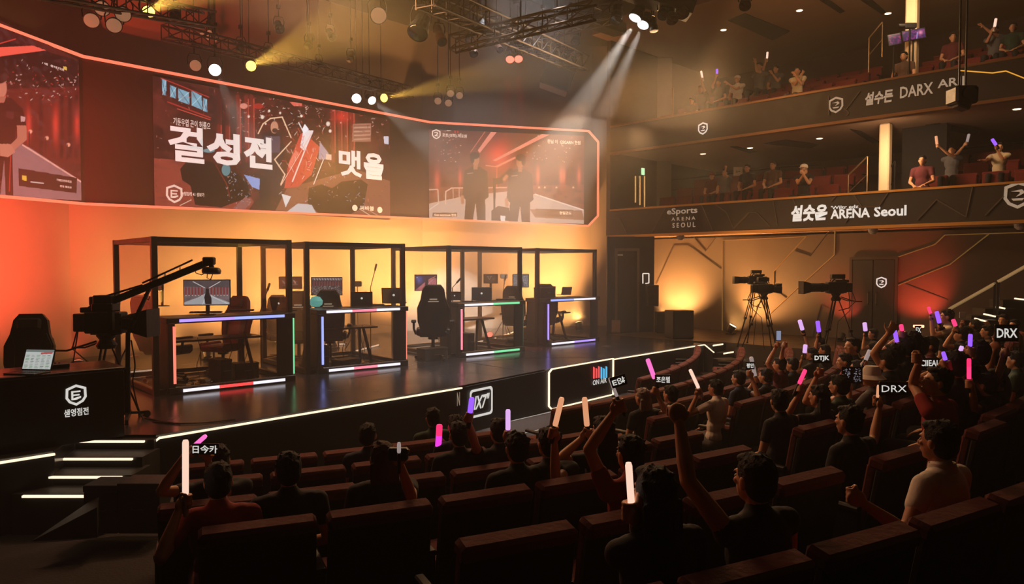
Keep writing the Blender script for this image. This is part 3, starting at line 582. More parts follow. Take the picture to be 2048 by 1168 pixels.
def art_right(a):
    a.fill((150, 76, 50)); a.noise(10, 8, (110, 50, 36), .8, 4)
    a.poly([(280, 380), (1420, 400), (1420, 800), (280, 820)], (116, 52, 38)); a.noise(40, 30, (80, 34, 26), .7, 5)
    a.poly([(280, 940), (560, 880), (860, 850), (1060, 870), (1420, 990), (1420, 1100), (280, 1100)], (214, 178, 160)); a.poly([(1020, 980), (1400, 990), (1420, 1060), (1060, 1040)], (170, 110, 80))
    a.glow(790, 590, 130, 140, (255, 70, 56), 1.); a.glow(345, 770, 30, 110, (240, 100, 78), .9); a.glow(512, 750, 18, 80, (240, 90, 70), .9)
    for x in (1080, 1250, 1270, 1380): a.glow(x, 740, 20, 90, (240, 110, 80), .9)
    a.poly([(740, 410), (785, 410), (655, 570), (640, 550)], (255, 150, 125)); a.poly([(1110, 430), (1165, 435), (770, 630), (750, 622)], (255, 150, 125)); a.line((910, 605), (780, 668), 14, (255, 150, 120)); a.line((700, 405), (590, 560), 6, (220, 120, 96))
    a.line((700, 660), (780, 670), 6, (250, 160, 130)); a.line((780, 670), (780, 830), 5, (220, 100, 80)); a.line((350, 840), (355, 940), 8, (235, 190, 165)); a.line((280, 838), (345, 835), 8, (245, 200, 175)); a.line((405, 940), (408, 850), 8, (245, 200, 175)); a.line((408, 850), (450, 825), 8, (245, 200, 175)); a.line((450, 825), (850, 822), 7, (245, 190, 165)); a.line((460, 830), (462, 925), 5, (230, 170, 150)); a.line((505, 830), (505, 925), 5, (230, 170, 150)); a.line((285, 985), (350, 940), 6, (250, 225, 210)); a.line((1060, 870), (1410, 985), 8, (255, 225, 205))
    for x in (1088, 1130, 1215, 1338): a.ell(x, 822, 9, 10, (255, 215, 170), .9, .5); a.line((x, 825), (x, 880), 4, (130, 80, 60))
    rnd = random.Random(5)
    for k in range(110):
        x = rnd.choice([rnd.uniform(320, 520), rnd.uniform(1000, 1380)]); y = rnd.uniform(400, 640); a.ell(x, y, rnd.uniform(3, 8), rnd.uniform(3, 6), rnd.choice([(255, 220, 190), (220, 120, 90), (90, 40, 30)]), .7, .4)
    hallperson(a, 625, 590, 1.0, turn=1); hallperson(a, 950, 605, 1.02, (60, 34, 28), turn=-1)
    a.line((880, 700), (800, 770), 34, (48, 28, 24)); a.poly([(750, 755), (820, 750), (825, 790), (770, 800), (772, 900), (755, 900)], (34, 18, 16)); a.line((762, 900), (762, 1010), 14, (40, 22, 18)); a.line((850, 740), (835, 760), 24, (200, 130, 96))
    a.poly([(740, 990), (790, 955), (870, 970), (870, 1065), (740, 1065)], (40, 24, 20)); a.poly([(805, 1025), (842, 1030), (840, 1070), (808, 1065)], (235, 225, 220))
    a.poly([(310, 1005), (490, 1005), (490, 1035), (310, 1035)], (120, 84, 66)); a.poly([(1060, 975), (1340, 985), (1335, 1040), (1060, 1030)], (150, 96, 66))
    a.line((420, 404), (440, 400), 12, (240, 210, 190)); a.line((475, 392), (475, 420), 9, (220, 50, 40)); a.line((495, 392), (495, 420), 9, (220, 50, 40))
rs_, hit3, sx3, sn3 = screen(2, 858, 1167, (259, 272), (439, 448), 'right video screen showing two people beside a studio camera in a bright hall', 400, 240, c3, art_right, .85)
stext(rs_, hit3, sx3, sn3, '포토(성최) 해포원', 884, 933, 275, 8, smt, .02); stext(rs_, hit3, sx3, sn3, '한닙 이  GSGARN 한원', 1094, 1160, 287, 8, smt, .02); stext(rs_, hit3, sx3, sn3, 'Gun wormsuk 현트', 868, 912, 432, 5, smt, .02); stext(rs_, hit3, sx3, sn3, '현일근도', 1118, 1142, 429, 6, smt, .02); emblem('shield_mark', hit3(872, 269)+sn3*.04, sx3, Z_, .3, smt, rs_, 0)
c1 = lambda px, py: (px*2.433, py*2.433)
def art_left(a):
    a.fill((70, 22, 22)); a.noise(8, 8, (110, 36, 30), .7, 6)
    a.poly([(-200, 130), (400, 300), (400, 420), (-200, 450)], (40, 14, 16)); a.poly([(-200, 440), (400, 420), (400, 800), (60, 760), (-200, 760)], (92, 26, 24))
    for x in (150, 200, 262, 300, 340, 372): a.line((x, 470), (x, 760), 18, (44, 14, 16), .8); 
    for x, s in ((140, 1), (270, 1.1), (375, .9)): a.glow(x, 610, 20*s, 110*s, (225, 60, 46), .95)
    a.poly([(80, 700), (140, 715), (400, 885), (400, 1000), (-200, 960), (-100, 720)], (150, 104, 104)); a.line((110, 705), (395, 885), 7, (245, 170, 150)); a.noise(60, 60, (110, 70, 72), .3, 7)
    a.poly([(-200, 240), (160, 222), (225, 245), (0, 275), (-200, 300)], (250, 92, 74)); a.line((-100, 240), (75, 190), 5, (220, 60, 50))
    for x, y in ((148, 640), (228, 672), (333, 705)): a.ell(x, y, 12, 12, (255, 160, 130), .95, .5); a.line((x-6, y), (x-6, y+70), 6, (60, 26, 24))
    rnd = random.Random(6)
    for k in range(150):
        x = rnd.uniform(20, 390); y = rnd.gauss(400, 60); a.line((x, y), (x+rnd.uniform(-9, 9), y+rnd.uniform(-6, 6)), rnd.uniform(2, 5), rnd.choice([(230, 180, 165), (190, 50, 44), (30, 12, 14)]), .7)
    # host in a black shirt and headset
    a.poly([(-90, 500), (20, 470), (60, 480), (110, 530), (128, 610), (80, 612), (70, 700), (60, 760), (65, 960), (30, 1000), (20, 780), (0, 960), (-90, 960)], (30, 14, 16)); a.poly([(82, 610), (128, 610), (130, 680), (70, 730), (40, 715), (85, 670)], (190, 110, 88)); a.line((52, 760), (45, 930), 5, (200, 40, 36))
    a.ell(0, 430, 36, 56, (205, 120, 98)); a.ell(-2, 370, 42, 40, (34, 16, 18)); a.ell(22, 375, 18, 22, (60, 34, 34)); a.poly([(-40, 470), (30, 470), (20, 500), (-40, 500)], (180, 100, 80)); a.poly([(0, 700), (50, 700), (75, 740), (40, 765), (0, 760)], (200, 120, 96)); a.poly([(30, 540), (68, 545), (66, 580), (30, 572)], (70, 30, 34)); a.poly([(100, 565), (122, 568), (122, 592), (102, 592)], (200, 150, 145))
    a.poly([(90, 818), (375, 866), (372, 940), (92, 905)], (34, 18, 20)); a.poly([(108, 852), (130, 856), (130, 880), (108, 876)], (235, 180, 60)); a.line((150, 885), (212, 892), 4, (230, 200, 190)); a.line((195, 300), (355, 340), 26, (40, 18, 20)); a.poly([(308, 322), (326, 326), (326, 342), (308, 338)], (230, 180, 80))
ls, hit1, sx1, sn1 = screen(0, -420, 160, (-170, 122), (372, 401), 'left video screen cut off at the photo edge showing a host in black', 620, 260, c1, art_left, 1.1)
stext(ls, hit1, sx1, sn1, '가배인전투회권', 109, 139, 362, 5, smt, .02); stext(ls, hit1, sx1, sn1, '편집 폼원권', 116, 139, 374, 4, smt, .02); stext(ls, hit1, sx1, sn1, '/ 배  용대지권', 80, 124, 128, 5, smt, .02)

# ================================================================ light strips on the stage front
def gl(n, c, e): return M(n, c, .5, emit=e)
def strip(name, label, pts, m=strip_w, wd=.035, cat='light strip', d=.02):
    mb = MB()
    for a, b in zip(pts, pts[1:]): mb.bar(a, b, wd, d, None)
    return mb.build(name, m, label=label, cat=cat)
out_n = V((.02, -.045, 0))
def fr(p, z): return V((p[0], p[1], z))+out_n
strip('light_strip', 'warm white light strip on the stage edge from the stairs to the emblem panel', [fr(e1, .78)+V((-.12, .12, -.16)), fr(e1, .78), fr(e2, .78), fr(e3, .78)])
strip('light_strip', 'warm white light strip on the stage edge at the far left of the photo', [V((-5, 8.80, .78)), V((1.95, 8.76, .78))])
strip('light_strip', 'warm white light strip on the stage edge right of the ON AIR panel', [fr(e5, .78), fr(e6, .78)])
a, b = fr(e4, 0), fr(e5, 0); L = (b-a).length; x = (b-a)/L
pts = [a+Z_*.74, a+Z_*.10, a+x*.09+Z_*.03, b+Z_*.03, b+Z_*.80, a+x*.09+Z_*.80, a+Z_*.74]
strip('light_outline', 'warm white light outline around the ON AIR panel of the stage front', pts)
sg = thing('on_air_sign', 'ON AIR lettering with red and blue bar mark on the stage front panel', 'sign', a+x*.9+Z_*.4)
def onf(x_, y_, a=a, x=x):
    n = V((x.y, -x.x, 0)); d = ray(x_, y_); t = (a-CAM).dot(n)/d.dot(n); return CAM+d*t
n_ = V((x.y, -x.x, 0)); p0 = onf(1185, 771); p1 = onf(1213, 766)
text('lettering', 'ON AIR', p0, x, Z_, (p1-p0).length, .105, letter, sg, .006, .02)
barsr = gl('bar_mark_red', (250, 90, 90), .9); barsb = gl('bar_mark_blue', (90, 200, 250), .9)
for m, xs in ((barsr, (1187, 1192, 1197)), (barsb, (1202, 1207, 1212))):
    mb = MB()
    for k, xx in enumerate(xs):
        p = onf(xx, 757-k*.8); h_ = .225 if k != 1 else .19; mb.prism([(-.018, 0), (.018, 0), (.018, h_), (-.018, h_+.02)], p, x, Z_, n_, -.02 if n_.dot(ray(1200, 750)) > 0 else .02)
    mb.build('bar_mark', m, sg, world=True)
# emblem plate in a rounded frame on the part between
a2, b2 = fr(e3, 0), fr(e4, 0); x2 = (b2-a2).normalized()
sg = thing('emblem_plate', 'white rounded frame with slanted letters on the stage front', 'emblem', a2+x2*.5+Z_*.4)
mb = MB(); c0 = onf(962, 804, a2, x2); hw, hh = .30, .24; rr = .07; ring = []
for k in range(24):
    t = k*math.pi/12; q = [hw-rr, hh-rr]; ring.append(((hw-rr)*(1 if math.cos(t) >= -1e-9 else -1)+rr*math.cos(t), (hh-rr)*(1 if math.sin(t) >= -1e-9 else -1)+rr*math.sin(t)))
nn2 = V((x2.y, -x2.x, 0)); nn2 = nn2 if nn2.dot(ray(960, 800)) < 0 else -nn2
vs = [c0+x2*p[0]+Z_*p[1] for p in ring]+[c0+x2*(p[0]*.86)+Z_*(p[1]*.83) for p in ring]; n = 24
mb.add([v+nn2*.01 for v in vs], [(i, (i+1) % n, n+(i+1) % n, n+i) for i in range(n)]); mb.build('frame', letter, sg, world=True)
text('lettering', 'IX7"', c0-x2*.2-Z_*.11, x2, Z_, .42, .24, letter, sg, .01, .03, .3)
text('letter_mark', 'N', onf(913, 812, a2-x2*.3, x2), x2, Z_, .07, .22, letterdim, None, .012, .02); tag(COL.objects[-1], 'single pale letter on the stage front left of the framed emblem', 'sign')
# stage stairs at the left corner: four steps with lit nosings
stepm = M('stair_black', (30, 27, 27), .5, noise=.15)
st = thing('stage_stairs', 'black stairs with four lit nosings at the left corner of the stage', 'stairs', (2.3, 8.3, 0))
rows = [((152, 879), (290, 879), 0), ((122, 914), (266, 914), .11), ((87, 950), (245, 950), .22), ((47, 988), (186, 988), .33)]
for k, (l, r_, dz) in enumerate(rows):
    z = STAGE-.03-dz; A = atZ(*l, z); B = atZ(*r_, z); A -= RT*.12; B += RT*.1; bk = FL*(.4 if k else .25)
    mb = MB(); mb.prism([(0, 0), ((B-A).length, 0), ((B-A).length, .4), (0, .4)], (A.x, A.y, .0), (B-A).normalized(), FL, Z_, z-.001); s_ = mb.build('step', stepm, st, world=True)
    mb = MB(); mb.bar(atZ(*l, z)-FL*.012+Z_*-.02, atZ(*r_, z)-FL*.012-Z_*.02, .035, .02, Z_); mb.build('light_strip', strip_w, s_, world=True) if False else mb.build('light_strip', strip_w, st, world=True)
# stairs at the far right end of the stage
st = thing('stage_stairs', 'small black stairs with lit nosings at the far right end of the stage', 'stairs', (e6[0]+.6, e6[1]-.4, 0))
for k in range(4):
    z = STAGE-.02-.19*k; y0 = e6[1]-.02-.24*k; x0 = e6[0]+.05+.1*k
    mb = MB().bb((x0, y0-.24, .0), (x0+.75, y0, z)); mb.build('step', stepm, st, world=True)
    if k < 3: mb = MB().bb((x0, y0-.255, z-.035), (x0+.5, y0-.24, z)); mb.build('light_strip', strip_w, st, world=True)
strip('light_strip', 'short slanted light strip at the right end of the stage front', [V((e6[0]+.02, e6[1]-.05, .78)), V((e6[0]+.05, e6[1]-.3, .6))])
# white tape lines on the front floor
for pts, lb in (([(1005, 846), (1180, 806)], 'thin pale line on the bright floor right under the stage front'), ([(1040, 868), (1122, 850)], 'warm lit floor line in front of the first seats')):
    strip('floor_line', lb, [atZ(*p, .01) for p in pts], gl('floor_line_white', (200, 190, 180), .5), .02, 'floor line', .006)
# ================================================================ glass booths
def booth(u, v, rz, W, lab, gl_):
    t = thing('glass_booth', lab, 'booth', (u, v, STAGE), R(rz), 'glass player booths on the stage'); D, H, s = 2.15, 2.4, .085
    for i, (x, y) in enumerate(((0, 0), (W, 0), (0, D), (W, D))):
        mb = MB().bb((x-s/2, y-s/2, 0), (x+s/2, y+s/2, H), .006); mb.build('post', boothm, t)
    for z in (.05, H-s/2):
        for a, b in (((0, 0), (W, 0)), ((0, D), (W, D)), ((0, 0), (0, D)), ((W, 0), (W, D))):
            mb = MB().bar((a[0], a[1], z), (b[0], b[1], z), s*.9, s*.9, Z_, .006); mb.build('rail', boothm, t)
    th = .006
    for a, b in (((0, 0), (W, 0)), ((0, D), (W, D)), ((0, 0), (0, D)), ((W, 0), (W, D))):
        mb = MB().bb((a[0]-th/2 if a[0] == b[0] else a[0]+s/2, a[1]-th/2 if a[1] == b[1] else a[1]+s/2, .1), (b[0]+th/2 if a[0] == b[0] else b[0]-s/2, b[1]+th/2 if a[1] == b[1] else b[1]-s/2, H-s)); mb.build('glass_pane', GLASS, t)
    return t
boothm = M('booth_dark_aluminium', (44, 36, 32), .4, .5, noise=.1)
ctrm = M('counter_black_laminate', (26, 23, 23), .35, noise=.15)
BO = [(3.9, 11.5, -3, 2.13), (6.62, 11.85, -6, 1.98), (9.95, 11.85, -3, 2.05), (12.85, 11.98, -2, 2.12)]
BL = ['first glass booth on the stage, nearest the studio camera and crane', 'second glass booth from the left, with a black gaming chair facing away', 'third glass booth from the left, with a silver laptop on its counter', 'fourth glass booth, furthest right and emptiest']
pal = {'sal': gl('strip_salmon', (255, 120, 100), 1.5), 'lav': gl('strip_lavender', (168, 140, 255), 1.5), 'wht': gl('strip_white', (245, 240, 250), 1.2), 'red': gl('strip_red', (255, 70, 70), 1.5), 'grn': gl('strip_green', (120, 225, 160), 1.2), 'per': gl('strip_blue', (150, 165, 255), 1.4), 'pnk': gl('strip_pink', (255, 130, 150), 1.4)}
SCH = [(('lav', 'per'), 'sal', ('wht', 'red', 'wht'), 'grn'), (('wht', 'pnk', 'wht'), 'per', ('wht', 'pnk', 'wht'), 'sal'), (('wht', 'grn'), 'pnk', ('wht', 'grn'), 'grn'), (('per', 'wht'), 'lav', ('wht', 'lav'), 'grn')]
CT = 1.17
for i, (u, v, rz, W) in enumerate(BO):
    B = booth(u, v, rz, W, BL[i], None)
    t = thing('counter_desk', ['black counter outlined with lavender, salmon and green light in the first booth', 'black counter with blue left and salmon right light strips in the second booth', 'black counter with pink left and green light strips in the third booth', 'black counter with lavender and green light strips in the fourth booth'][i], 'counter', (u, v, STAGE), R(rz), 'lit counters of the booths')
    x0, x1, yf, yb = .14, W+.04, -.16, .52
    mb = MB().bb((x0, yf+.06, 0), (x0+.10, yb, CT-.09), .008); mb.build('side_panel', ctrm, t)
    mb = MB().bb((x1-.30, yf+.06, 0), (x1-.02, -.06, CT-.09), .008); mb.build('side_panel', ctrm, t)
    mb = MB().bb((x0-.02, yf, CT-.09), (x1, yb+.03, CT), .01); mb.build('counter_top', ctrm, t)
    mb = MB().bb((x0, yf+.02, 0), (x1, yf+.12, .11), .006); mb.build('bottom_beam', ctrm, t)
    mb = MB().bb((x0, yf+.02, .11), (x0+.10, yf+.06, CT-.09)); mb.build('front_edge', ctrm, t)
    top, lf, bot, rg = SCH[i]
    def seg(keys, xa, xb, z):
        w_ = (xb-xa)/len(keys)
        for k, kk in enumerate(keys): MB().bb((xa+k*w_, yf-.012, z-.022), (xa+(k+1)*w_, yf+.0, z+.022)).build('light_strip', pal[kk], t)
    seg(top, x0+.16, x1-.2, CT-.045); seg(bot, x0+.2, x1-.2, .055+.0)
    MB().bb((x0+.07, yf+.0, .17), (x0+.105, yf+.02, CT-.13)).build('light_strip', pal[lf], t)
    MB().bb((x1+.005, yf+.12, .12), (x1+.03, yf+.15, CT-.02)).build('light_strip', pal[rg], t)
def bw(i, x, y, z=0):
    u, v, rz, W = BO[i]; c, s = math.cos(R(rz)), math.sin(R(rz)); return V((u+c*x-s*y, v+s*x+c*y, STAGE+z))
# trestle tables for the players behind the counters
for i in range(4):
    W = BO[i][3]; t = thing('player_table', ['black trestle table with splayed legs inside the first booth', 'black trestle table inside the second booth', 'black trestle table inside the third booth', 'black trestle table inside the fourth booth'][i], 'table', bw(i, W/2+.05, .98), R(BO[i][2]), 'player tables in the booths')
    h = .74; w2 = W/2-.35; MB().bb((-w2-.12, -.3, h-.035), (w2+.12, .3, h), .006).build('tabletop', ctrm, t)
    for sx_ in (-1, 1):
        for sy in (-1, 1): MB().bar((sx_*(w2-.1), sy*.08, h-.04), (sx_*w2, sy*.26, 0), .045, .045).build('leg', blackm, t)
# ---------------------------------------------------------------- props
def monitor(label, xl, xr, yt, yb, f, zs, draw, yawd=0, group=None, dim=False, nx=120, ny=70, strength=.9):
    c = atF((xl+xr)/2, (yt+yb)/2, f); w_ = (xr-xl)/FPX*f/max(.6, math.cos(R(yawd))); h = (yb-yt)/FPX*f
    X = (RT*math.cos(R(yawd))+FL*math.sin(R(yawd))); N = V((X.y, -X.x, 0)); t = thing('monitor', label, 'monitor', (c.x+FL.x*.06, c.y+FL.y*.06, zs), 0, group)
    c = V(c); mb = MB().box(c-N*.012, (w_, .035, h), (X, N, Z_), .006); mb.build('screen_housing', black, t, world=True)
    iw, ih = w_/2-.014, h/2-.014; o = c+N*.008
    art = Art(o-X*iw-Z_*ih, o+X*iw-Z_*ih, o-X*iw+Z_*ih, o+X*iw+Z_*ih, nx, ny); draw(art); art.build('picture', Mart('monitor_picture', strength), t)
    b = V((c.x, c.y, zs))-N*.04
    mb = MB().box((b+V((c.x, c.y, c.z-h*.2)) - N*.04)/2, (.06, .025, abs(c.z-h*.2-zs)), (X, N, Z_), .004); mb.build('neck', black, t, world=True)
    mb = MB().box(b+Z_*.01, (.22, .16, .018), (X, N, Z_), .005); mb.build('foot', black, t, world=True); return t
def a_race(a):
    a.fill((120, 104, 106)); a.poly([(0, 0), (100, 0), (100, 30), (0, 26)], (84, 74, 76)); a.noise(12, 8, (60, 50, 54), .6, 9); a.poly([(30, 70), (50, 50), (70, 70), (100, 92), (100, 100), (0, 100), (0, 90)], (170, 168, 172))
    for x in list(range(4, 44, 7))+list(range(60, 98, 7)): a.line((x, 30), (x, 58), 4, (130, 50, 48)); a.ell(x, 62, 1.2, 2, (250, 230, 210), 1, .6)
    a.line((20, 5), (45, 30), 1.6, (250, 240, 240)); a.line((80, 5), (56, 30), 1.6, (250, 240, 240)); a.line((40, 100), (48, 62), 1, (230, 230, 235)); a.line((95, 96), (60, 66), 1, (240, 240, 245)); a.poly([(46, 98), (44, 70), (47, 50), (47, 36), (51, 30), (55, 36), (55, 52), (60, 72), (60, 98)], (34, 30, 34)); a.ell(51, 31, 3, 5, (80, 60, 58))
def a_crowd(a):
    a.fill((70, 52, 56)); r_ = random.Random(11)
    for k in range(700): a.ell(r_.uniform(0, 100), r_.uniform(48, 100), 1.1, 1.3, r_.choice([(190, 180, 175), (60, 90, 80), (130, 60, 62), (30, 26, 30), (240, 225, 215)]), .8, .6)
    a.poly([(0, 0), (100, 0), (100, 16), (0, 12)], (110, 92, 92)); 
    for x in range(8, 100, 9): a.line((x, 4), (x+3, 14), 1.4, (235, 225, 220)); a.line((x, 22), (x, 46), 4, (128, 62, 60))
def a_show(a):
    a.fill((64, 40, 60)); a.poly([(0, 100), (60, 30), (100, 20), (100, 60), (40, 100)], (196, 110, 120)); a.line((50, 40), (96, 8), 3, (255, 150, 120)); a.line((60, 60), (90, 20), 1.5, (255, 225, 210)); a.poly([(44, 90), (48, 30), (56, 20), (62, 34), (60, 90)], (50, 34, 44)); a.glow(20, 30, 20, 30, (90, 110, 190), .8); a.glow(85, 85, 20, 14, (190, 30, 50), .9); a.noise(30, 18, (20, 14, 22), .6, 12); a.ell(10, 15, 2, 3, (240, 240, 250))
def a_art(a):
    a.fill((110, 112, 118)); r_ = random.Random(13)
    for k in range(70): a.line((r_.uniform(0, 100), r_.uniform(0, 100)), (r_.uniform(0, 100), r_.uniform(0, 100)), r_.uniform(1, 3), r_.choice([(190, 195, 200), (50, 50, 56), (140, 146, 150)]), .7)
    a.poly([(30, 95), (36, 50), (50, 40), (66, 52), (72, 95)], (60, 62, 66))
def a_logo(a):
    a.fill((62, 44, 36)); 
    for k, (x, y, w_) in enumerate(((16, 30, 14), (32, 26, 12), (48, 30, 12), (66, 26, 16))): a.line((x, y), (x+w_*.6, y+30), 4, (225, 200, 190)); a.line((x+w_*.6, y), (x+2, y+30), 3.4, (190, 60, 60)); a.line((x, y+15), (x+w_, y+15), 3, (220, 190, 180))
    a.line((14, 74), (84, 66), 3, (200, 170, 160))
def a_tri(a):
    a.fill((58, 46, 38)); a.line((25, 20), (40, 60), 3, (200, 180, 165)); a.line((55, 20), (40, 60), 3, (200, 180, 165)); a.line((25, 25), (58, 25), 3, (200, 180, 165)); a.line((62, 50), (85, 50), 2, (170, 150, 135)); a.line((62, 60), (78, 60), 2, (170, 150, 135))
monitor('large monitor with grey racing hall picture on the first booth counter', 370, 458, 559, 611, 11.55, STAGE+CT, a_race, 10, nx=150, ny=86)
monitor('monitor with crowd picture behind the black gaming chair of the second booth', 623, 684, 554, 591, 15.0, STAGE+CT, a_crowd, 6)
monitor('monitor with colourful show picture left of the third booth', 829, 874, 549, 582, 16.4, STAGE+.95, a_show, 4)
monitor('monitor with grey abstract picture at the right post of the third booth', 1025, 1058, 548, 575, 18.2, STAGE+.95, a_art, 4)
monitor('dim monitor with letter graphic between the first and second booth', 557, 604, 553, 578, 15.4, STAGE+.9, a_logo, -4, strength=.7)
monitor('dim monitor with triangle graphic inside the third booth', 967, 996, 548, 567, 18.6, STAGE+.95, a_tri, 2, strength=.7)
monitor('small dim wall of light monitor seen through the first booth glass', 313, 327, 563, 582, 13.6, STAGE+1.2, a_tri, -30, nx=40, ny=30, strength=.4)
for o in list(COL.objects):
    if o.get('label', '').startswith('small dim wall'): o['label'] = 'small dim monitor seen through the glass behind the first booth'
def laptop(label, x, y, z, w_, yawd, m, logo=True, screen=None, open_=105):
    """yaw 0: the lid's back faces the camera; 180: its screen does"""
    p = atZ(x, y, z); h = w_*.66; rz = R(-45)+R(yawd); t = thing('laptop', label, 'laptop', p, rz)
    MB().bb((-w_/2, 0, 0), (w_/2, h, .018), .004).build('base', m, t) if not screen else None
    ca, sa = math.cos(R(open_)), math.sin(R(open_)); Yl = V((0, -math.cos(R(open_-90))*0-math.sin(R(open_-90)), math.cos(R(open_-90))))
    if screen:
        MB().bb((-w_/2, -h, 0), (w_/2, 0, .018), .004).build('base', m, t); mb = MB()
        for r_ in range(5):
            for c_ in range(13): mb.box((-w_*.44+c_*w_*.073, -h*.2-r_*h*.12, .0195), (w_*.06, h*.09, .003))
        mb.build('keyboard', black, t)
        Yl = V((0, math.sin(R(18)), math.cos(R(18)))); N = V((0, -math.cos(R(18)), math.sin(R(18))))
        MB().box(V((0, 0, .02))+Yl*(h/2)-N*.006, (w_, h, .010), (V((1, 0, 0)), Yl, N), .003).build('lid', m, t)
        o = V((0, 0, .02))+Yl*(h*.05)+N*.0015; M4 = Matrix.LocRotScale(t.location, t.rotation_euler, t.scale)
        A_ = Art(M4@(o-V((w_*.47, 0, 0))), M4@(o+V((w_*.47, 0, 0))), M4@(o-V((w_*.47, 0, 0))+Yl*h*.9), M4@(o+V((w_*.47, 0, 0))+Yl*h*.9), 110, 70); screen(A_); A_.build('picture', Mart('laptop_picture', .8), t)
    else:
        Yl = V((0, -math.sin(R(16)), math.cos(R(16)))); N = V((0, -math.cos(R(16)), -math.sin(R(16))))
        MB().box(V((0, 0, .018))+Yl*(h/2)+N*.004, (w_, h, .010), (V((1, 0, 0)), Yl, N), .003).build('lid', m, t)
        if logo: MB().cyl(V((0, 0, .018))+Yl*(h*.52)+N*.009, V((0, 0, .018))+Yl*(h*.52)+N*.011, w_*.05, n=14).build('lid_mark', letter, t)
    return t
slv = M('silver_laptop', (150, 150, 155), .35, .6)
laptop('black open laptop with small mark at the right end of the first booth counter', 561, 622, STAGE+CT, .36, -22, black)
laptop('black open laptop with small white mark in the middle of the second booth counter', 724, 612, STAGE+CT, .42, 8, black)
laptop('large dark open laptop at the right end of the second booth counter', 788, 607, STAGE+CT, .5, 4, black)
laptop('dark laptop on a stand at the left post of the third booth', 909, 601, STAGE+CT, .3, 6, black)
laptop('silver laptop with glowing mark on the third booth counter', 963, 601, STAGE+CT, .46, 6, slv)
laptop('small dark open laptop turned aside on the fourth booth counter', 1132, 590, STAGE+CT, .33, 30, black, False)
laptop('closed-back grey laptop at the left end of the fourth booth counter', 1096, 592, STAGE+CT, .4, 4, M('grey_laptop', (90, 90, 96), .4, .4))
def a_table(a):
    a.fill((196, 200, 196)); a.poly([(0, 0), (100, 0), (100, 12), (0, 12)], (120, 128, 124)); a.poly([(55, 14), (96, 10), (96, 20), (55, 24)], (190, 90, 88)); r_ = random.Random(2)
    for k in range(9):
        for c_ in range(5): a.poly([(4+c_*19, 28+k*8), (4+c_*19+r_.uniform(6, 15), 28+k*8), (4+c_*19+12, 31+k*8), (4+c_*19, 31+k*8)], r_.choice([(110, 118, 112), (150, 156, 150), (120, 150, 120)]))
def keyboard(label, x, y, z, w_, yawd):
    t = thing('keyboard', label, 'keyboard', atZ(x, y, z), R(-45+yawd)); MB().bb((-w_/2, -.07, 0), (w_/2, .07, .02), .005).build('case', black, t); mb = MB()
    for r_ in range(5):
        for c_ in range(15): mb.box((-w_/2+.02+c_*(w_-.04)/14, -.055+r_*.027, .024), ((w_-.04)/17, .02, .01))
    mb.build('keys', M('key_caps', (60, 58, 60), .5), t)
keyboard('black keyboard in front of the large monitor on the first booth counter', 412, 626, STAGE+CT, .5, 12)
keyboard('black keyboard right of the large monitor on the first booth counter', 484, 622, STAGE+CT, .4, 14)
keyboard('grey keyboard between the laptops on the second booth counter', 752, 611, STAGE+CT, .34, 6)
keyboard('keyboard left of the silver laptop on the third booth counter', 935, 604, STAGE+CT, .26, 4)
keyboard('keyboard right of the silver laptop on the third booth counter', 1010, 600, STAGE+CT, .42, 4)
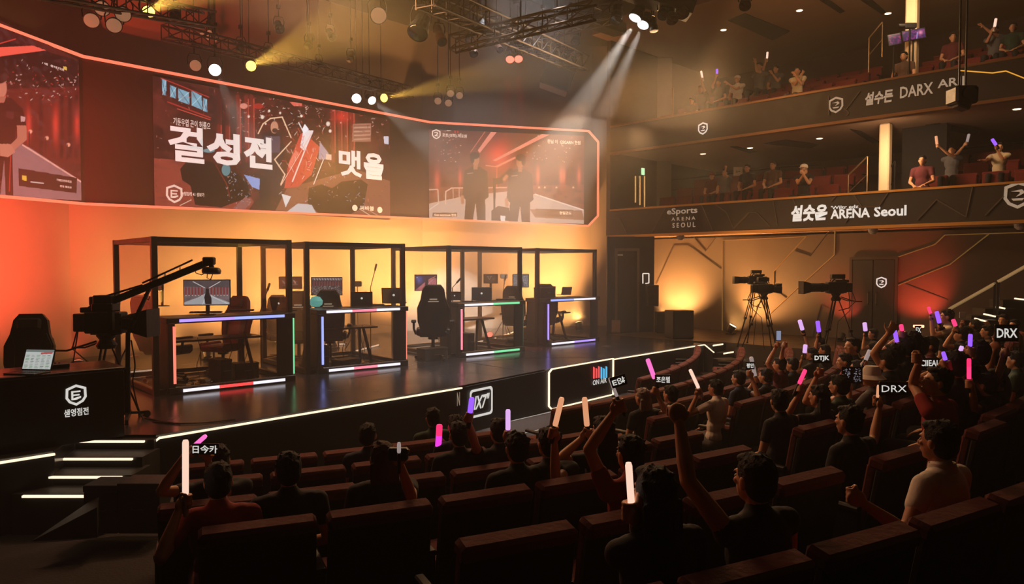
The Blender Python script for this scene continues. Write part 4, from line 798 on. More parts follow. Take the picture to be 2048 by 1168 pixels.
def gaming_chair(label, p, rz, main, accent, sc=1.08, proto={}):
    t = thing('gaming_chair', label, 'chair', p, rz, None, sc)
    # faces +y
    MB().lathe([(.2, 0), (.26, .02), (.27, .07), (.2, .09)], (0, 0.02, .44)).build('seat', main, t, smooth=True)
    mb = MB(); mb.box((0, .02, .47), (.5, .5, .11), None, .045); mb.box((-.25, .02, .5), (.09, .46, .12), None, .04); mb.box((.25, .02, .5), (.09, .46, .12), None, .04); mb.build('seat_cushion', main, t, smooth=True)
    tl = R(12); Yb = V((0, -math.sin(tl), math.cos(tl))); N = V((0, math.cos(tl), math.sin(tl))); o = V((0, -.22, .5))
    prof = [(-.2, 0), (.2, 0), (.27, .22), (.28, .45), (.22, .6), (.19, .78), (.13, .86), (-.13, .86), (-.19, .78), (-.22, .6), (-.28, .45), (-.27, .22)]
    mb = MB(); mb.prism(prof, o, (1, 0, 0), Yb, N, -.09); mb.prism([(a*.86, b*.96+.02) for a, b in prof], o-N*.09, (1, 0, 0), Yb, N, -.03); mb.build('backrest', main, t)
    for s in (-1, 1):
        mb = MB(); mb.prism([(s*.17, .04), (s*.24, .22), (s*.265, .45), (s*.2, .6), (s*.15, .45), (s*.14, .2)], o+N*.001, (1, 0, 0), Yb, N, .035); mb.prism([(s*.22, .2), (s*.265, .45), (s*.235, .56), (s*.205, .42)], o-N*.123, (1, 0, 0), Yb, N, -.006); mb.build('side_bolster', accent, t)
        mb = MB(); mb.tube([(s*.3, -.02, .45), (s*.34, 0, .55), (s*.34, 0, .66)], .022); mb.box((s*.34, .03, .68), (.09, .28, .035), None, .014); mb.build('armrest', black, t)
    mb = MB(); mb.box(o+Yb*.72+N*.03, (.26, .09, .15), (V((1, 0, 0)), N, Yb), .04); mb.build('head_pillow', accent, t)
    mb = MB(); mb.box(o+Yb*.63-N*.125, (.13, .012, .02), (V((1, 0, 0)), N, Yb)); mb.box(o+Yb*.59-N*.125, (.18, .012, .012), (V((1, 0, 0)), N, Yb)); mb.build('back_mark', letterdim, t)
    mb = MB(); mb.cyl((0, 0, .1), (0, 0, .42), .03, n=12); mb.cyl((0, 0, .36), (0, 0, .43), .09, n=12); mb.build('gas_column', blackm, t)
    for k in range(5):
        a = 2*math.pi*k/5+.3; d = V((math.cos(a), math.sin(a), 0)); mb = MB(); mb.bar(V((0, 0, .1)), d*.3+V((0, 0, .075)), .05, .03, Z_, .008); lg = mb.build('base_leg', blackm, t)
        mb = MB(); c = d*.31+V((0, 0, .03)); e_ = V((-d.y, d.x, 0)); mb.cyl(c-e_*.025, c+e_*.025, .03, n=10); mb.build('caster', black, lg)
    return t
redl = M('red_leather', (120, 26, 34), .4, noise=.1); redl2 = M('dark_red_leather', (72, 24, 26), .45, noise=.1); bl2 = M('black_leather', (26, 23, 24), .42, noise=.1)
def chair_at(label, x, f, rzdeg, main, acc, sc):
    p = atF(x, 600, f); p.z = STAGE; return gaming_chair(label, p, R(rzdeg), main, acc, sc)
chair_at('black and dark red gaming chair at the left end of the first booth', 332, 12.3, -70, bl2, redl2, 1.1)
chair_at('red gaming chair behind the large monitor of the first booth', 445, 13.0, 115, redl, redl2, 1.05)
chair_at('black gaming chair with red seat between the first and second booth', 597, 14.6, -30, bl2, redl, 1.1)
chair_at('black gaming chair with its back to the audience in the second booth', 660, 14.6, -35, bl2, darkm, 1.12)
chair_at('large black gaming chair standing between the second and third booth', 866, 15.2, -38, bl2, bl2, 1.18)
chair_at('black gaming chair between the third and fourth booth', 1034, 18.4, -60, bl2, redl2, 1.1)
chair_at('dark gaming chair at the left end of the fourth booth', 1098, 19.2, -60, bl2, bl2, 1.12)
chair_at('dim gaming chair at the back of the first booth seen through glass', 560, 15.2, 160, redl2, bl2, 1.0)
# teal pillow-like lamp beside the chair
t = thing('desk_lamp', 'teal glowing lamp beside the black chair in the second booth', 'lamp', atZ(632, 614, STAGE+CT)); mb = MB(); mb.lathe([(.06, 0), (.12, .05), (.13, .12), (.08, .19), (.02, .21)], (0, 0, 0), n=20); mb.build('lamp_shade', M('teal_glow', (120, 215, 200), .5, emit=.45), t, smooth=True); MB().cyl((0, 0, -.0), (0, 0, .012), .07).build('lamp_base', black, t)
def mic_stand(label, base, top, tip, z0=None):
    t = thing('microphone_stand', label, 'microphone stand', base); b = V(base); tp = V(top); ti = V(tip)
    mb = MB(); mb.cyl(b, b+Z_*.02, .12, n=16); mb.build('stand_base', blackm, t, world=True)
    MB().cyl(b+Z_*.02, tp, .011).build('pole', blackm, t, world=True); MB().cyl(tp, ti, .008).build('boom', blackm, t, world=True); MB().cap(ti, ti+(ti-tp).normalized()*.12, .022).build('microphone', black, t, world=True)
for lb, bx, bf, ty, tx2, ty2 in (('microphone stand on the right of the first booth with slanted boom', 521, 13.6, 622, 535, 580), ('tall microphone stand inside the second booth', 741, 15.6, 575, 750, 540), ('microphone stand at the left post of the third booth', 905, 16.8, 575, 914, 565), ('microphone stand at the back of the third booth', 1006, 18.8, 585, 1010, 560)):
    b = atF(bx, 600, bf); b.z = STAGE; mic_stand(lb, b, atF(bx, ty, bf), atF(tx2, ty2, bf))
def small_tripod(label, x, f, ytop):
    b = atF(x, 600, f); b.z = STAGE; tp = atF(x, ytop, f); t = thing('light_stand', label, 'stand', b)
    MB().cyl(V((b.x, b.y, STAGE+.25)), tp, .012).build('pole', grey, t, world=True)
    for k in range(3): a = k*2.094+.5; MB().bar(V((b.x, b.y, STAGE+.5)), V((b.x+.3*math.cos(a), b.y+.3*math.sin(a), STAGE+.0)), .018).build('leg', blackm, t, world=True)
    mb = MB(); mb.box(tp+Z_*.05, (.2, .12, .13), (RT, FL, Z_), .02); mb.build('head', black, t, world=True)
small_tripod('thin light stand seen behind the second booth glass', 715, 17.0, 572); small_tripod('thin light stand in front of the amber wall in the third booth', 1008, 20.2, 556)
# stage floor lamps that wash the wall
def floor_lamp(label, p, aim, m, s=1.):
    t = thing('floor_spotlight', label, 'spotlight', p); d = (V(aim)-V(p)).normalized(); c = V(p)+Z_*.16*s
    x_, y_, _ = frame_of(d); MB().box(V(p)+Z_*.012, (.24*s, .2*s, .024)).build('base_plate', blackm, t, world=True)
    mb = MB(); mb.bar(V(p)+x_*.13*s+Z_*.01, c+x_*.13*s, .02*s, .03*s); mb.bar(V(p)-x_*.13*s+Z_*.01, c-x_*.13*s, .02*s, .03*s); mb.build('yoke', blackm, t, world=True)
    mb = MB(); mb.cyl(c-d*.12*s, c+d*.1*s, .085*s, .11*s, 18); mb.build('housing', black, t, world=True); mb = MB(); mb.cyl(c+d*.101*s, c+d*.108*s, .098*s, n=18); mb.build('lens', m, t, world=True); return t
hotA = gl('lamp_face_amber', (255, 226, 150), 9.); hotR = gl('lamp_face_red', (255, 120, 90), 6.); hotW = gl('lamp_face_white', (255, 250, 240), 5.); hotY = gl('lamp_face_yellow', (255, 215, 90), 4.); dimL = gl('lamp_face_dim', (205, 150, 110), .4); hotP = gl('lamp_face_coral', (255, 110, 90), 2.2)
for k, (u_, v_) in enumerate(((6.2, 15.25), (9.2, 15.25), (12.6, 15.25), (17.0, 14.1))):
    floor_lamp('amber floor spotlight behind the %s booth aimed up the back wall' % ('first', 'second', 'third', 'fourth')[k], (u_, v_, STAGE), (u_+.3, v_+1.6, 4.6), hotA)
for k, (u_, v_) in enumerate(((.3, 12.45), (1.9, 13.25), (3.6, 14.45))): floor_lamp('red floor spotlight at the left end of the stage, %s' % ('nearest the desk', 'middle of three', 'nearest the first booth')[k], (u_, v_, STAGE), (u_+.6, v_+2.4, 5.), hotR)
floor_lamp('small lit floor lamp seen through the third booth', atF(980, 600, 18.9)-Z_*(atF(980, 600, 18.9).z-STAGE), atF(960, 560, 17), hotP, .8)
p = atF(1322, 640, 22.5); p.z = SIDE; floor_lamp('amber floor lamp at the corner of the dark return wall', p, p+V((.5, .2, 2)), hotA, .8)
p = atF(1462, 668, 20.9); p.z = SIDE; floor_lamp('bright amber floor lamp beside the two studio cameras on the right', p, p+V((.7, -.2, 1.2))-FL*.6, hotA, 1.)
p = atF(1836, 640, 17.5); p.z = SIDE; t = floor_lamp('red lamp on a stand in front of the right wall', p+Z_*.0, p+V((1, 0, 1.2)), hotR, .8)
t = thing('lamp_stand', 'thin black stand with small red lit head near the right wall', 'stand', (p.x-.3, p.y-.1, SIDE)); q_ = V((p.x-.3, p.y-.1, SIDE)); MB().cyl(q_, q_+Z_*.5, .012).build('pole', blackm, t, world=True); mb = MB(); mb.box(q_+Z_*.53, (.22, .1, .06), (RT, FL, Z_), .01); mb.build('lamp_head', hotR, t, world=True); MB().cyl(q_, q_+Z_*.015, .1).build('stand_base', blackm, t, world=True)
p = atF(1683, 646, 18.8); p.z = SIDE; floor_lamp('small coral floor lamp left of the double door', p, p+V((.8, 0, .8)), hotP, .8)
# boxes, cases and power strips on the booth floors
def case(label, p, sz, rz, m=None, name='equipment_case'):
    t = thing(name, label, 'case', p, rz); m = m or black; a, b, c = sz
    MB().bb((-a/2, -b/2, 0), (a/2, b/2, c*.86), .008).build('case_body', m, t); MB().bb((-a/2-.004, -b/2-.004, c*.86), (a/2+.004, b/2+.004, c), .006).build('lid', m, t)
    mb = MB(); mb.tube([(-.06, -b/2-.005, c*.5), (-.06, -b/2-.03, c*.5), (.06, -b/2-.03, c*.5), (.06, -b/2-.005, c*.5)], .007); mb.build('handle', grey, t); return t
case('dark equipment case on the stage floor in front of the third booth chair', atZ(865, 720, STAGE), (.58, .3, .26), R(-4), M('slate_case', (58, 60, 62), .5))
case('low black case on the floor in the right part of the first booth', bw(0, 1.72, .95), (.42, .3, .26), R(-3))
case('black computer tower bag at the left end of the fourth booth counter', atZ(1104, 590, STAGE+CT)+V((.2, .3, 0)), (.55, .3, .3), R(-10)) if False else None
case('black bag-like case on the fourth booth counter behind the grey laptop', bw(3, .55, .3, CT), (.5, .25, .26), R(-4))
case('small white box on the floor of the first booth under the table', bw(0, .95, .62), (.12, .09, .08), R(20), white_p, 'power_adapter')
case('upright computer tower under the first booth table', bw(0, 1.25, .8), (.2, .42, .38), R(6))
case('upright computer tower under the second booth table', bw(1, .7, 1.0), (.2, .42, .4), R(-10)); case('flat case on the floor of the second booth', bw(1, 1.05, .6), (.5, .3, .14), R(14))
case('upright computer tower under the third booth table', bw(2, 1.2, .95), (.2, .42, .4), R(0)); case('upright computer tower under the fourth booth table', bw(3, .5, .8), (.2, .42, .38), R(0))
rc = random.Random(21)
wh = ['first', 'second', 'third', 'fourth']
for i in range(4):
    W = BO[i][3]
    for k in range(6 if i < 2 else 4):
        p = [bw(i, rc.uniform(.35, W-.35), rc.uniform(.35, 1.5), .012)]
        a = rc.uniform(0, 6)
        for s in range(14):
            a += rc.uniform(-.9, .9); q = p[-1]+V((math.cos(a), math.sin(a), 0))*.12; l = q-bw(i, W/2, .95); q = bw(i, W/2, .95)+V((max(-W/2+.25, min(W/2-.25, l.x)), max(-.7, min(.8, l.y)), 0)); q.z = STAGE+.01+.01*(s % 3 == 0)*rc.random(); p.append(q)
        MB().tube(p, .007, 6).build('cable', cable, label='black cable lying on the %s booth floor, %s of a tangle' % (wh[i], ['first', 'second', 'third', 'fourth', 'fifth', 'sixth'][k]), cat='cable', group='cables tangled on the %s booth floor' % wh[i])
    for k in range(3):
        x_ = rc.uniform(.5, W-.4); p = [bw(i, x_, .8, .76), bw(i, x_+.03, .72, .55), bw(i, x_-.04, .74, .3), bw(i, x_+.05, .8, .012), bw(i, x_+.2, .9, .012)]
        q = []
        for a, b in zip(p, p[1:]): q += [a.lerp(b, t_/4) for t_ in range(4)]
        MB().tube(q+[p[-1]], .006, 6).build('cable', cable, label='thin cable hanging from the %s booth table, %s' % (wh[i], ['left one', 'middle one', 'right one'][k]), cat='cable')
    for k in range(2):
        p = bw(i, rc.uniform(.5, W-.5), rc.uniform(.4, 1.2)); t = thing('power_strip', 'white power strip on the %s booth floor, %s' % (wh[i], ['nearer one', 'further one'][k]), 'power strip', p, rc.uniform(0, 3)); MB().bb((-.16, -.025, 0), (.16, .025, .035), .006).build('housing', white_p, t); mb = MB()
        for s in range(4): mb.cyl((-.11+s*.07, 0, .035), (-.11+s*.07, 0, .037), .016, n=10)
        mb.build('sockets', black, t)
# light tubes lying on the stage behind the booths
for k, (a_, b_) in enumerate((((256, 745), (311, 740)), ((700, 705), (757, 690)), ((925, 690), (965, 682)), ((985, 678), (1028, 664)), ((640, 690), (690, 688)))):
    A = atZ(*a_, STAGE+.03); B = atZ(*b_, STAGE+.03); t = thing('light_tube', 'thin pale light tube lying on the stage floor, %s from the left' % ['first', 'third', 'fourth', 'fifth', 'second'][k], 'light tube', (A+B)/2-Z_*.03)
    MB().cyl(A, B, .018).build('tube', gl('pale_tube', (230, 205, 180), .8), t, world=True); d = (B-A).normalized(); mb = MB(); mb.cyl(A-d*.04, A, .026); mb.cyl(B, B+d*.04, .026); mb.build('end_caps', blackm, t, world=True)
# ---------------------------------------------------------------- studio cameras
def studio_camera(label, p, z0, h, yawd, s=1., mark=False, lensl=.42, hood=.17):
    """p: floor point; lens points along local +x"""
    rz = R(yawd); t = thing('studio_camera', label, 'camera', (p[0], p[1], z0), rz); k = h
    mb = MB(); mb.box((0, 0, k), (.42*s, .16*s, .24*s), None, .015); mb.box((-.26*s, 0, k-.0), (.16*s, .14*s, .2*s), None, .012); mb.box((-.12*s, 0, k+.14*s), (.3*s, .1*s, .06*s), None, .01); mb.build('camera_body', black, t)
    mb = MB(); mb.cyl((.2*s, 0, k), (.2*s+lensl*s, 0, k), .085*s, .1*s, 20); mb.cyl((.28*s, 0, k), (.36*s, 0, k), .1*s, n=20); mb.box((.34*s, -.1*s, k), (.2*s, .05*s, .1*s), None, .01); mb.build('lens', blackm, t)
    L = .2*s+lensl*s; mb = MB(); mb.prism([(L, -.1*s), (L+hood*1.15*s, -hood*s), (L+hood*1.15*s, hood*s), (L, .1*s)], (0, -hood*.9*s, k), (1, 0, 0), (0, 0, 1), (0, 1, 0), hood*1.8*s); mb.build('lens_hood', black, t)
    mb = MB(); mb.box((-.02*s, .02, k+.24*s), (.3*s, .12*s, .1*s), None, .012); mb.cyl((.1*s, 0, k+.12*s), (.02*s, 0, k+.2*s), .015*s); mb.cyl((-.2*s, .0, k+.16*s), (-.1*s, 0, k+.24*s), .012*s); mb.build('viewfinder', black, t)
    mb = MB(); mb.tube([(-.16*s, 0, k+.13*s), (-.14*s, 0, k+.21*s), (.1*s, 0, k+.21*s), (.14*s, 0, k+.13*s)], .013*s); mb.build('handle', blackm, t)
    mb = MB(); mb.lathe([(.09*s, 0), (.11*s, .04*s), (.07*s, .1*s), (.1*s, .14*s), (.1*s, .17*s)], (0, 0, k-.29*s)); mb.box((0, 0, k-.125*s), (.3*s, .1*s, .02*s)); mb.build('tripod_head', blackm, t)
    for q in (-1, 1): mb = MB(); mb.tube([(-.05*s, q*.1*s, k-.2*s), (-.35*s, q*.16*s, k-.3*s), (-.5*s, q*.16*s, k-.3*s)], .011*s); mb.build('pan_bar', blackm, t)
    sp_ = max(.3, (k-.3*s)*.42)
    for q in range(3):
        a = q*2.094+.5; d = V((math.cos(a), math.sin(a), 0)); e_ = V((-d.y, d.x, 0)); tp = V((0, 0, k-.28*s))+d*.06; ft = d*sp_; md = tp.lerp(ft, .5); mb = MB()
        mb.bar(tp+e_*.03, md+e_*.025, .016); mb.bar(tp-e_*.03, md-e_*.025, .016); mb.box(md, (.06, .06, .05)); mb.bar(md, ft+V((0, 0, .01)), .022); mb.cyl(ft, ft+V((0, 0, .03)), .025); mb.build('leg', blackm, t)
    mb = MB(); mb.tube([(-.33*s, .02, k-.05), (-.42*s, .05, k-.3*s), (-.25*s, .06, k-.45*s), (-.05*s, .03, k-.5*s)], .009); mb.tube([(-.3*s, -.03, k-.08), (-.36*s, -.06, k-.5*s), (-.1*s, -.08, k-.75*s), (.02, 0, .02)], .008); mb.build('camera_cable', cable, t)
    if mark: mb = MB(); mb.box((-.2*s, -.082*s, k+.02), (.09*s, .006, .1*s)); mb.build('tally_card', letterdim, t)
    return t
p = atF(212, 645, 9.3); studio_camera('large black studio camera with box lens on tripod at the left end of the stage', (p.x, p.y), STAGE, p.z-STAGE, -47, 1.15, lensl=.16, hood=.155)
p = atF(1510, 560, 17.9); studio_camera('studio camera pointing left on a tall tripod, the further of two on the right platform', (p.x, p.y), SIDE, p.z-SIDE, 135, .85, lensl=.3, hood=.11)
p = atF(1528, 577, 16.9); studio_camera('studio camera pointing right on a tripod, the nearer of two on the right platform', (p.x, p.y), SIDE, p.z-SIDE, -40, .9, lensl=.08, hood=.13)
p = atF(1672, 575, 15.0); studio_camera('studio camera pointing left with white tally card in front of the double door', (p.x, p.y), SIDE, p.z-SIDE, 138, .95, mark=True, hood=.14)
# crane with its wheeled stand
def F9(x, y, f=9.1): return atF(x, y, f)
t = thing('camera_crane', 'black camera crane arm with round head reaching over the first booth', 'crane', (F9(250, 700).x, F9(250, 700).y, STAGE))
b0 = F9(252, 700); b0.z = STAGE
mb = MB(); mb.bar(F9(206, 610), F9(420, 523), .05, .085, Z_, .008); mb.build('arm', blackm, t, world=True)
mb = MB(); mb.cyl(F9(212, 592)+Z_*.0, F9(285, 570), .012); mb.cyl(F9(285, 566), F9(385, 520), .012)
for x_ in (230, 260, 300, 330, 360): mb.cyl(F9(x_, 610-(x_-206)*.407), F9(x_, 610-(x_-206)*.407-13), .007)
mb.build('guide_rod', blackm, t, world=True)
mb = MB(); mb.bar(F9(300, 575), F9(256, 668), .035, .035); mb.cyl(F9(268, 640), F9(262, 655), .05); mb.build('strut', blackm, t, world=True)
mb = MB(); mb.box(F9(211, 600), (.24, .16, .12), (RT, FL, Z_), .01); mb.box(F9(212, 614), (.26, .2, .1), (RT, FL, Z_), .01); mb.box(F9(222, 640), (.06, .06, .25), (RT, FL, Z_)); mb.build('counterweight', black, t, world=True)
mb = MB(); mb.box(F9(418, 522), (.14, .1, .1), (RT, FL, Z_), .015); mb.cyl(F9(420, 520), F9(424, 538), .03); mb.build('pan_head', blackm, t, world=True)
mb = MB(); c = F9(423, 541); mb.lathe([(.03, .035), (.1, .03), (.115, 0), (.11, -.035), (.03, -.045)], c, (.1, .1, 1), 20); mb.build('head_disc', black, t, world=True, smooth=True)
mb = MB(); mb.tube([F9(388, 532), F9(392, 546), F9(403, 550), F9(412, 545)], .006); mb.tube([F9(415, 545), F9(414, 556), F9(421, 559), F9(427, 545)], .006); mb.tube([F9(300, 592), F9(297, 600), F9(290, 596), F9(288, 588)], .006); mb.build('hanging_cable', cable, t, world=True)
mb = MB(); mb.cyl(F9(256, 664), b0+Z_*.08, .028); mb.cyl(F9(254, 735), b0+Z_*.08, .04); mb.build('pole', blackm, t, world=True)
for k in range(3):
    a = k*2.094+.2; d = V((math.cos(a), math.sin(a), 0)); mb = MB(); mb.bar(b0+Z_*.1, b0+d*.24+Z_*.07, .04, .03, Z_); mb.build('base_leg', blackm, t, world=True); e_ = V((-d.y, d.x, 0)); mb = MB(); mb.cyl(b0+d*.25+Z_*.045-e_*.02, b0+d*.25+Z_*.045+e_*.02, .045, n=14); mb.build('caster', black, t, world=True)
def drape(label, pts, r=.009):
    q = []; P = [V(p) for p in pts]
    for i in range(len(P)-1):
        p0, p1, p2, p3 = P[max(i-1, 0)], P[i], P[i+1], P[min(i+2, len(P)-1)]
        for k in range(6):
            s = k/6; q.append(.5*((2*p1)+(p2-p0)*s+(2*p0-5*p1+4*p2-p3)*s*s+(3*p1-p0-3*p2+p3)*s**3))
    return MB().tube(q+[P[-1]], r, 6).build('cable', cable, label=label, cat='cable')
drape('long black cable from the crane stand sweeping over the stage floor', [F9(262, 680), F9(270, 730), F9(266, 770), atZ(285, 835, STAGE+.012), atZ(320, 845, STAGE+.012), atZ(400, 846, STAGE+.012), atZ(470, 838, STAGE+.012)])
drape('second cable looping from the camera to the stage floor', [atF(255, 690, 9.2), atF(238, 745, 8.9), atZ(262, 822, STAGE+.012), atZ(300, 838, STAGE+.01), atZ(360, 848, STAGE+.01)])
# ---------------------------------------------------------------- production desk at the left
t = thing('production_desk', 'black production desk with white shield emblem and Hangul at the left', 'desk', (1.6, 9.4, STAGE)); H = .80; uy = 9.0
xr_ = 2.70
mb = MB(); mb.bb((-.9, uy, STAGE), (xr_, uy+.04, STAGE+H-.04)); mb.build('front_panel', M('desk_black', (20, 17, 18), .4), t, world=True)
mb = MB(); mb.bb((xr_-.04, uy+.04, STAGE), (xr_, uy+.75, STAGE+H-.04)); mb.build('side_panel', M('desk_black', (20, 17, 18)), t, world=True)
mb = MB(); mb.bb((-.92, uy-.02, STAGE+H-.04), (xr_+.02, uy+.78, STAGE+H), .008); mb.build('desktop', ctrm, t, world=True)
def ond(x, y): return atV(x, y, uy-.006)
Xd = V((1, 0, 0)); emblem('shield_emblem', ond(152, 790), Xd, Z_, .235, letter, t, 1)
a_, b_ = ond(128, 835), ond(177, 829); text('lettering', '샏영점전', V((a_.x, a_.y, a_.z)), Xd, Z_, b_.x-a_.x, .085, letter, t, .006, .02)
laptop('laptop with a bright spreadsheet screen on the black production desk', 72, 744, STAGE+H, .36, -8, black, screen=a_table)
p = atF(38, 700, 8.9); p.z = STAGE; gaming_chair('black gaming chair behind the production desk at the left edge', p, R(150), bl2, darkm, 1.0)
p = atF(185, 725, 8.6); mb = MB(); t = thing('camera_controller', 'flat black controller box on the production desk under the camera', 'controller', V((2.1, 9.45, STAGE+H))); MB().bb((-.15, -.1, 0), (.15, .1, .05), .008).build('housing', black, t); mb = MB(); [mb.cyl((-.1+.04*k, -.03, .05), (-.1+.04*k, -.03, .062), .01, n=8) for k in range(5)]; mb.build('knobs', grey, t)
# black boxes and folded ramp by the left stairs
case('black road case beside the bottom of the left stairs', atZ(232, 1010, .45)+V((.1, .1, -.0)), (.5, .4, .3), R(-45)) if False else None
def onfloor(x, y, z): p = atZ(x, y, z); return p
rp = [atZ(62, 1083, .36), atZ(195, 1075, .36), atZ(200, 1030, .36)]
mb = MB(); mb.add([rp[0], rp[1], rp[1]+Z_*.27, rp[2]+Z_*.2, rp[2]], [(0, 1, 2), (0, 2, 3), (0, 3, 4), (1, 4, 3, 2), (0, 4, 1)]); mb.build('folded_ramp', M('ramp_black', (24, 21, 21), .45), label='dark wedge-shaped folded ramp leaning at the foot of the left stairs', cat='ramp')
p = atF(217, 962, 7.0); case('tall black road case at the foot of the left stairs', V((p.x, p.y, .2)), (.32, .3, p.z-.2), R(-45)); p = atF(292, 958, 7.0); case('long low black case between the stairs and the first seats', V((p.x, p.y, .2)), (.40, .3, p.z-.2), R(-45))
# speakers by the return wall
def speaker(label, p, w_, d_, h_, rz, base=None):
    t = thing('speaker_cabinet', label, 'speaker', p, rz); MB().bb((-w_/2, -d_/2, 0), (w_/2, d_/2, h_), .012).build('cabinet', black, t); MB().bb((-w_/2+.03, -d_/2-.012, .04), (w_/2-.03, -d_/2, h_-.04)).build('grille', M('speaker_grille', (34, 32, 32), .8, bump=.6, scale=200), t); mb = MB(); mb.box((w_/2+.005, 0, h_*.6), (.012, .14, .05)); mb.build('side_handle', grey, t); return t
p = atZ(1358, 676, STAGE); speaker('black floor speaker standing on the stage near the amber corner', p, .62, .5, .76, R(-30))
p = atF(1304, 600, 21.4); speaker('dark speaker box mounted high on the corner of the return wall', V((p.x, p.y, atF(1304, 612, 21.4).z)), .34, .3, .62, R(-45))
p = atF(1322, 660, 21.9); p.z = STAGE; case('dark case standing at the foot of the corner lamp', p-FL*.5, (.5, .4, .62), R(-45))
p = atZ(1424, 752, 0.0); speaker('round-shouldered black floor speaker at the right end of the stage front', V((15.9, 8.6, 0)), .5, .45, .55, R(-30))

# ================================================================ lighting rig
def truss(label, A, B, w_=.32, n=None):
    A, B = V(A), V(B); d = (B-A); L = d.length; d = d/L; s = V((-d.y, d.x, 0)).normalized()*w_/2; u_ = Z_*w_/2; t = thing('lighting_truss', label, 'truss', A)
    mb = MB()
    for a in (-1, 1):
        for b in (-1, 1): mb.cyl(A+s*a+u_*b, B+s*a+u_*b, .024, n=8)
    mb.build('chord', tru, t, world=True); n = n or int(L/.42); mb = MB(); q = [(1, 1), (1, -1), (-1, -1), (-1, 1)]
    for k in range(n):
        P0 = A+d*(L*k/n); P1 = A+d*(L*(k+1)/n)
        for f in range(4):
            a, b = q[f], q[(f+1) % 4]; mb.cyl(P0+s*a[0]+u_*a[1], P1+s*b[0]+u_*b[1], .012, n=5); mb.cyl(P0+s*a[0]+u_*a[1], P0+s*b[0]+u_*b[1], .012, n=5)
    mb.build('lattice', tru, t, world=True)
    mb = MB()
    for k in range(1, 4): p = A+d*(L*k/4); mb.cyl(p+u_, V((p.x, p.y, 9.99)), .012, n=6)
    mb.build('hanging_cable', blackm, t, world=True); return t
tru = M('truss_dark', (58, 48, 42), .45, .6, noise=.1)
zt = 8.0
def atH(x, y, z): return atZ(x, y, z)
truss('long dark truss running from the top middle of the photo towards the stage right', atF(850, -8, 11), atF(1165, 128, 16.8))
truss('dark truss hanging just above the top edge of the video wall', atF(330, 62, 14.8), atF(820, 186, 20.5), .28)
truss('short dark truss crossing above the lamps near the right of the video wall', atF(1085, 60, 15.5), atF(1236, 22, 14.2), .3)
truss('dark truss at the top left over the four round lamps', atF(60, -30, 10.5), atF(420, 40, 14), .28)
truss('thin truss crossing below the long truss in the middle', atF(905, 88, 13), atF(1190, 20, 12), .24)
def par(label, p, d, m, r=.12, L=.3, kind='par_lamp', hang=True, col=None):
    """stage lamp: front lens centre p, aiming along d"""
    p = V(p); d = V(d).normalized(); t = thing(kind, label, 'stage light', p); b = p-d*L; x_, y_, _ = frame_of(d)
    mb = MB(); mb.lathe([(r*.45, 0), (r*.75, L*.12), (r*.8, L*.5), (r*1.0, L*.72), (r*1.05, L)], b, d, 18); mb.build('housing', col or black, t, world=True)
    mb = MB(); mb.lathe([(.001, L+.002), (r*.93, L+.002), (r*.9, L+.008), (.001, L+.014)], b, d, 18); mb.build('lens', m, t, world=True)
    c = b+d*L*.45; top = c+Z_*(r*1.9); s = V((-d.y, d.x, 0)); s = s.normalized() if s.length > .01 else V((1, 0, 0)); mb = MB(); mb.tube([c+s*r*1.05, c+s*r*1.15+Z_*r, top+s*r*.8, top-s*r*.8, c-s*r*1.15+Z_*r, c-s*r*1.05], .012, 6)
    mb.build('yoke', blackm, t, world=True)
    mb = MB(); mb.cyl(top, top+Z_*.22, .014, n=6); mb.box(top+Z_*.22, (.07, .07, .08)); mb.build('clamp', blackm, t, world=True)
    if hang: mb = MB(); mb.cyl(top+Z_*.2, V((top.x, top.y, 9.99)), .011, n=6); mb.build('hanging_rod', blackm, t, world=True)
    return t
def aim(a, fa, b, fb): return atF(b[0], b[1], fb)-atF(a[0], a[1], fa)
TOC = lambda p: (CAM-p)
def lamp(label, x, y, f, m, tgt=None, r=.12, L=.3, lens_r=None, **k):
    p = atF(x, y, f); d = (tgt-p) if tgt is not None else (CAM-p)*1.0+Z_*-2
    return par(label, p, d, m, r, L, **k)
lamp('yellow lit stage lamp at the top left above the left video screen', 297, 24, 12.9, hotY, atF(620, -160, 7)-Z_*1.0, .11)
lamp('yellow lit stage lamp above the left half of the middle video screen', 502, 132, 16.4, hotY, atF(900, -30, 9)-Z_*1, .12)
lamp('yellow lit stage lamp at the right end of the middle video screen', 768, 196, 19.9, hotY, atF(1400, 60, 12)-Z_*1, .12)
lamp('bright white lamp above the left corner of the middle video screen', 430, 140, 15.4, hotW, atF(470, 330, 9), .13)
lamp('dim tilted warm lamp left of the bright white lamp', 391, 131, 15.2, dimL, atF(600, 200, 9), .12)
lamp('white lamp above the right part of the middle video screen', 713, 197, 19.4, hotW, atF(760, 420, 10), .13)
lamp('narrow white lamp shining down beside the yellow one', 744, 201, 19.7, hotW, atF(900, 330, 17), .12)
lamp('dim warm barrel lamp at the top middle of the photo', 757, 31, 12.5, dimL, atF(860, 140, 8), .14, .42)
for k, (x, y) in enumerate(((183, 41), (246, 29), (204, 17), (228, 51))): lamp('round dim lamp of the four at the top left, %s' % ('far left', 'far right', 'uppermost', 'lowest')[k], x, y, 12.2, dimL, CAM+V((0, 3, -3)), .125, .2)
for k, (x, y) in enumerate(((392, 66), (404, 70), (419, 65), (417, 75), (431, 78))): lamp('tiny dim lamp %s in the cluster above the middle video screen' % ('far left', 'second from left', 'topmost', 'lower centre', 'far right')[k], x, y, 17.5, dimL, CAM+V((2, 3, -2)), .06, .14)
for k, (x, y) in enumerate(((901, 187), (919, 191), (876, 202), (897, 206))): lamp('round dim lamp of the four above the right video screen, %s' % ('upper left', 'upper right', 'lower left', 'lower right')[k], x, y, 19.8, dimL, CAM+V((3, 3, -3)), .10, .2)
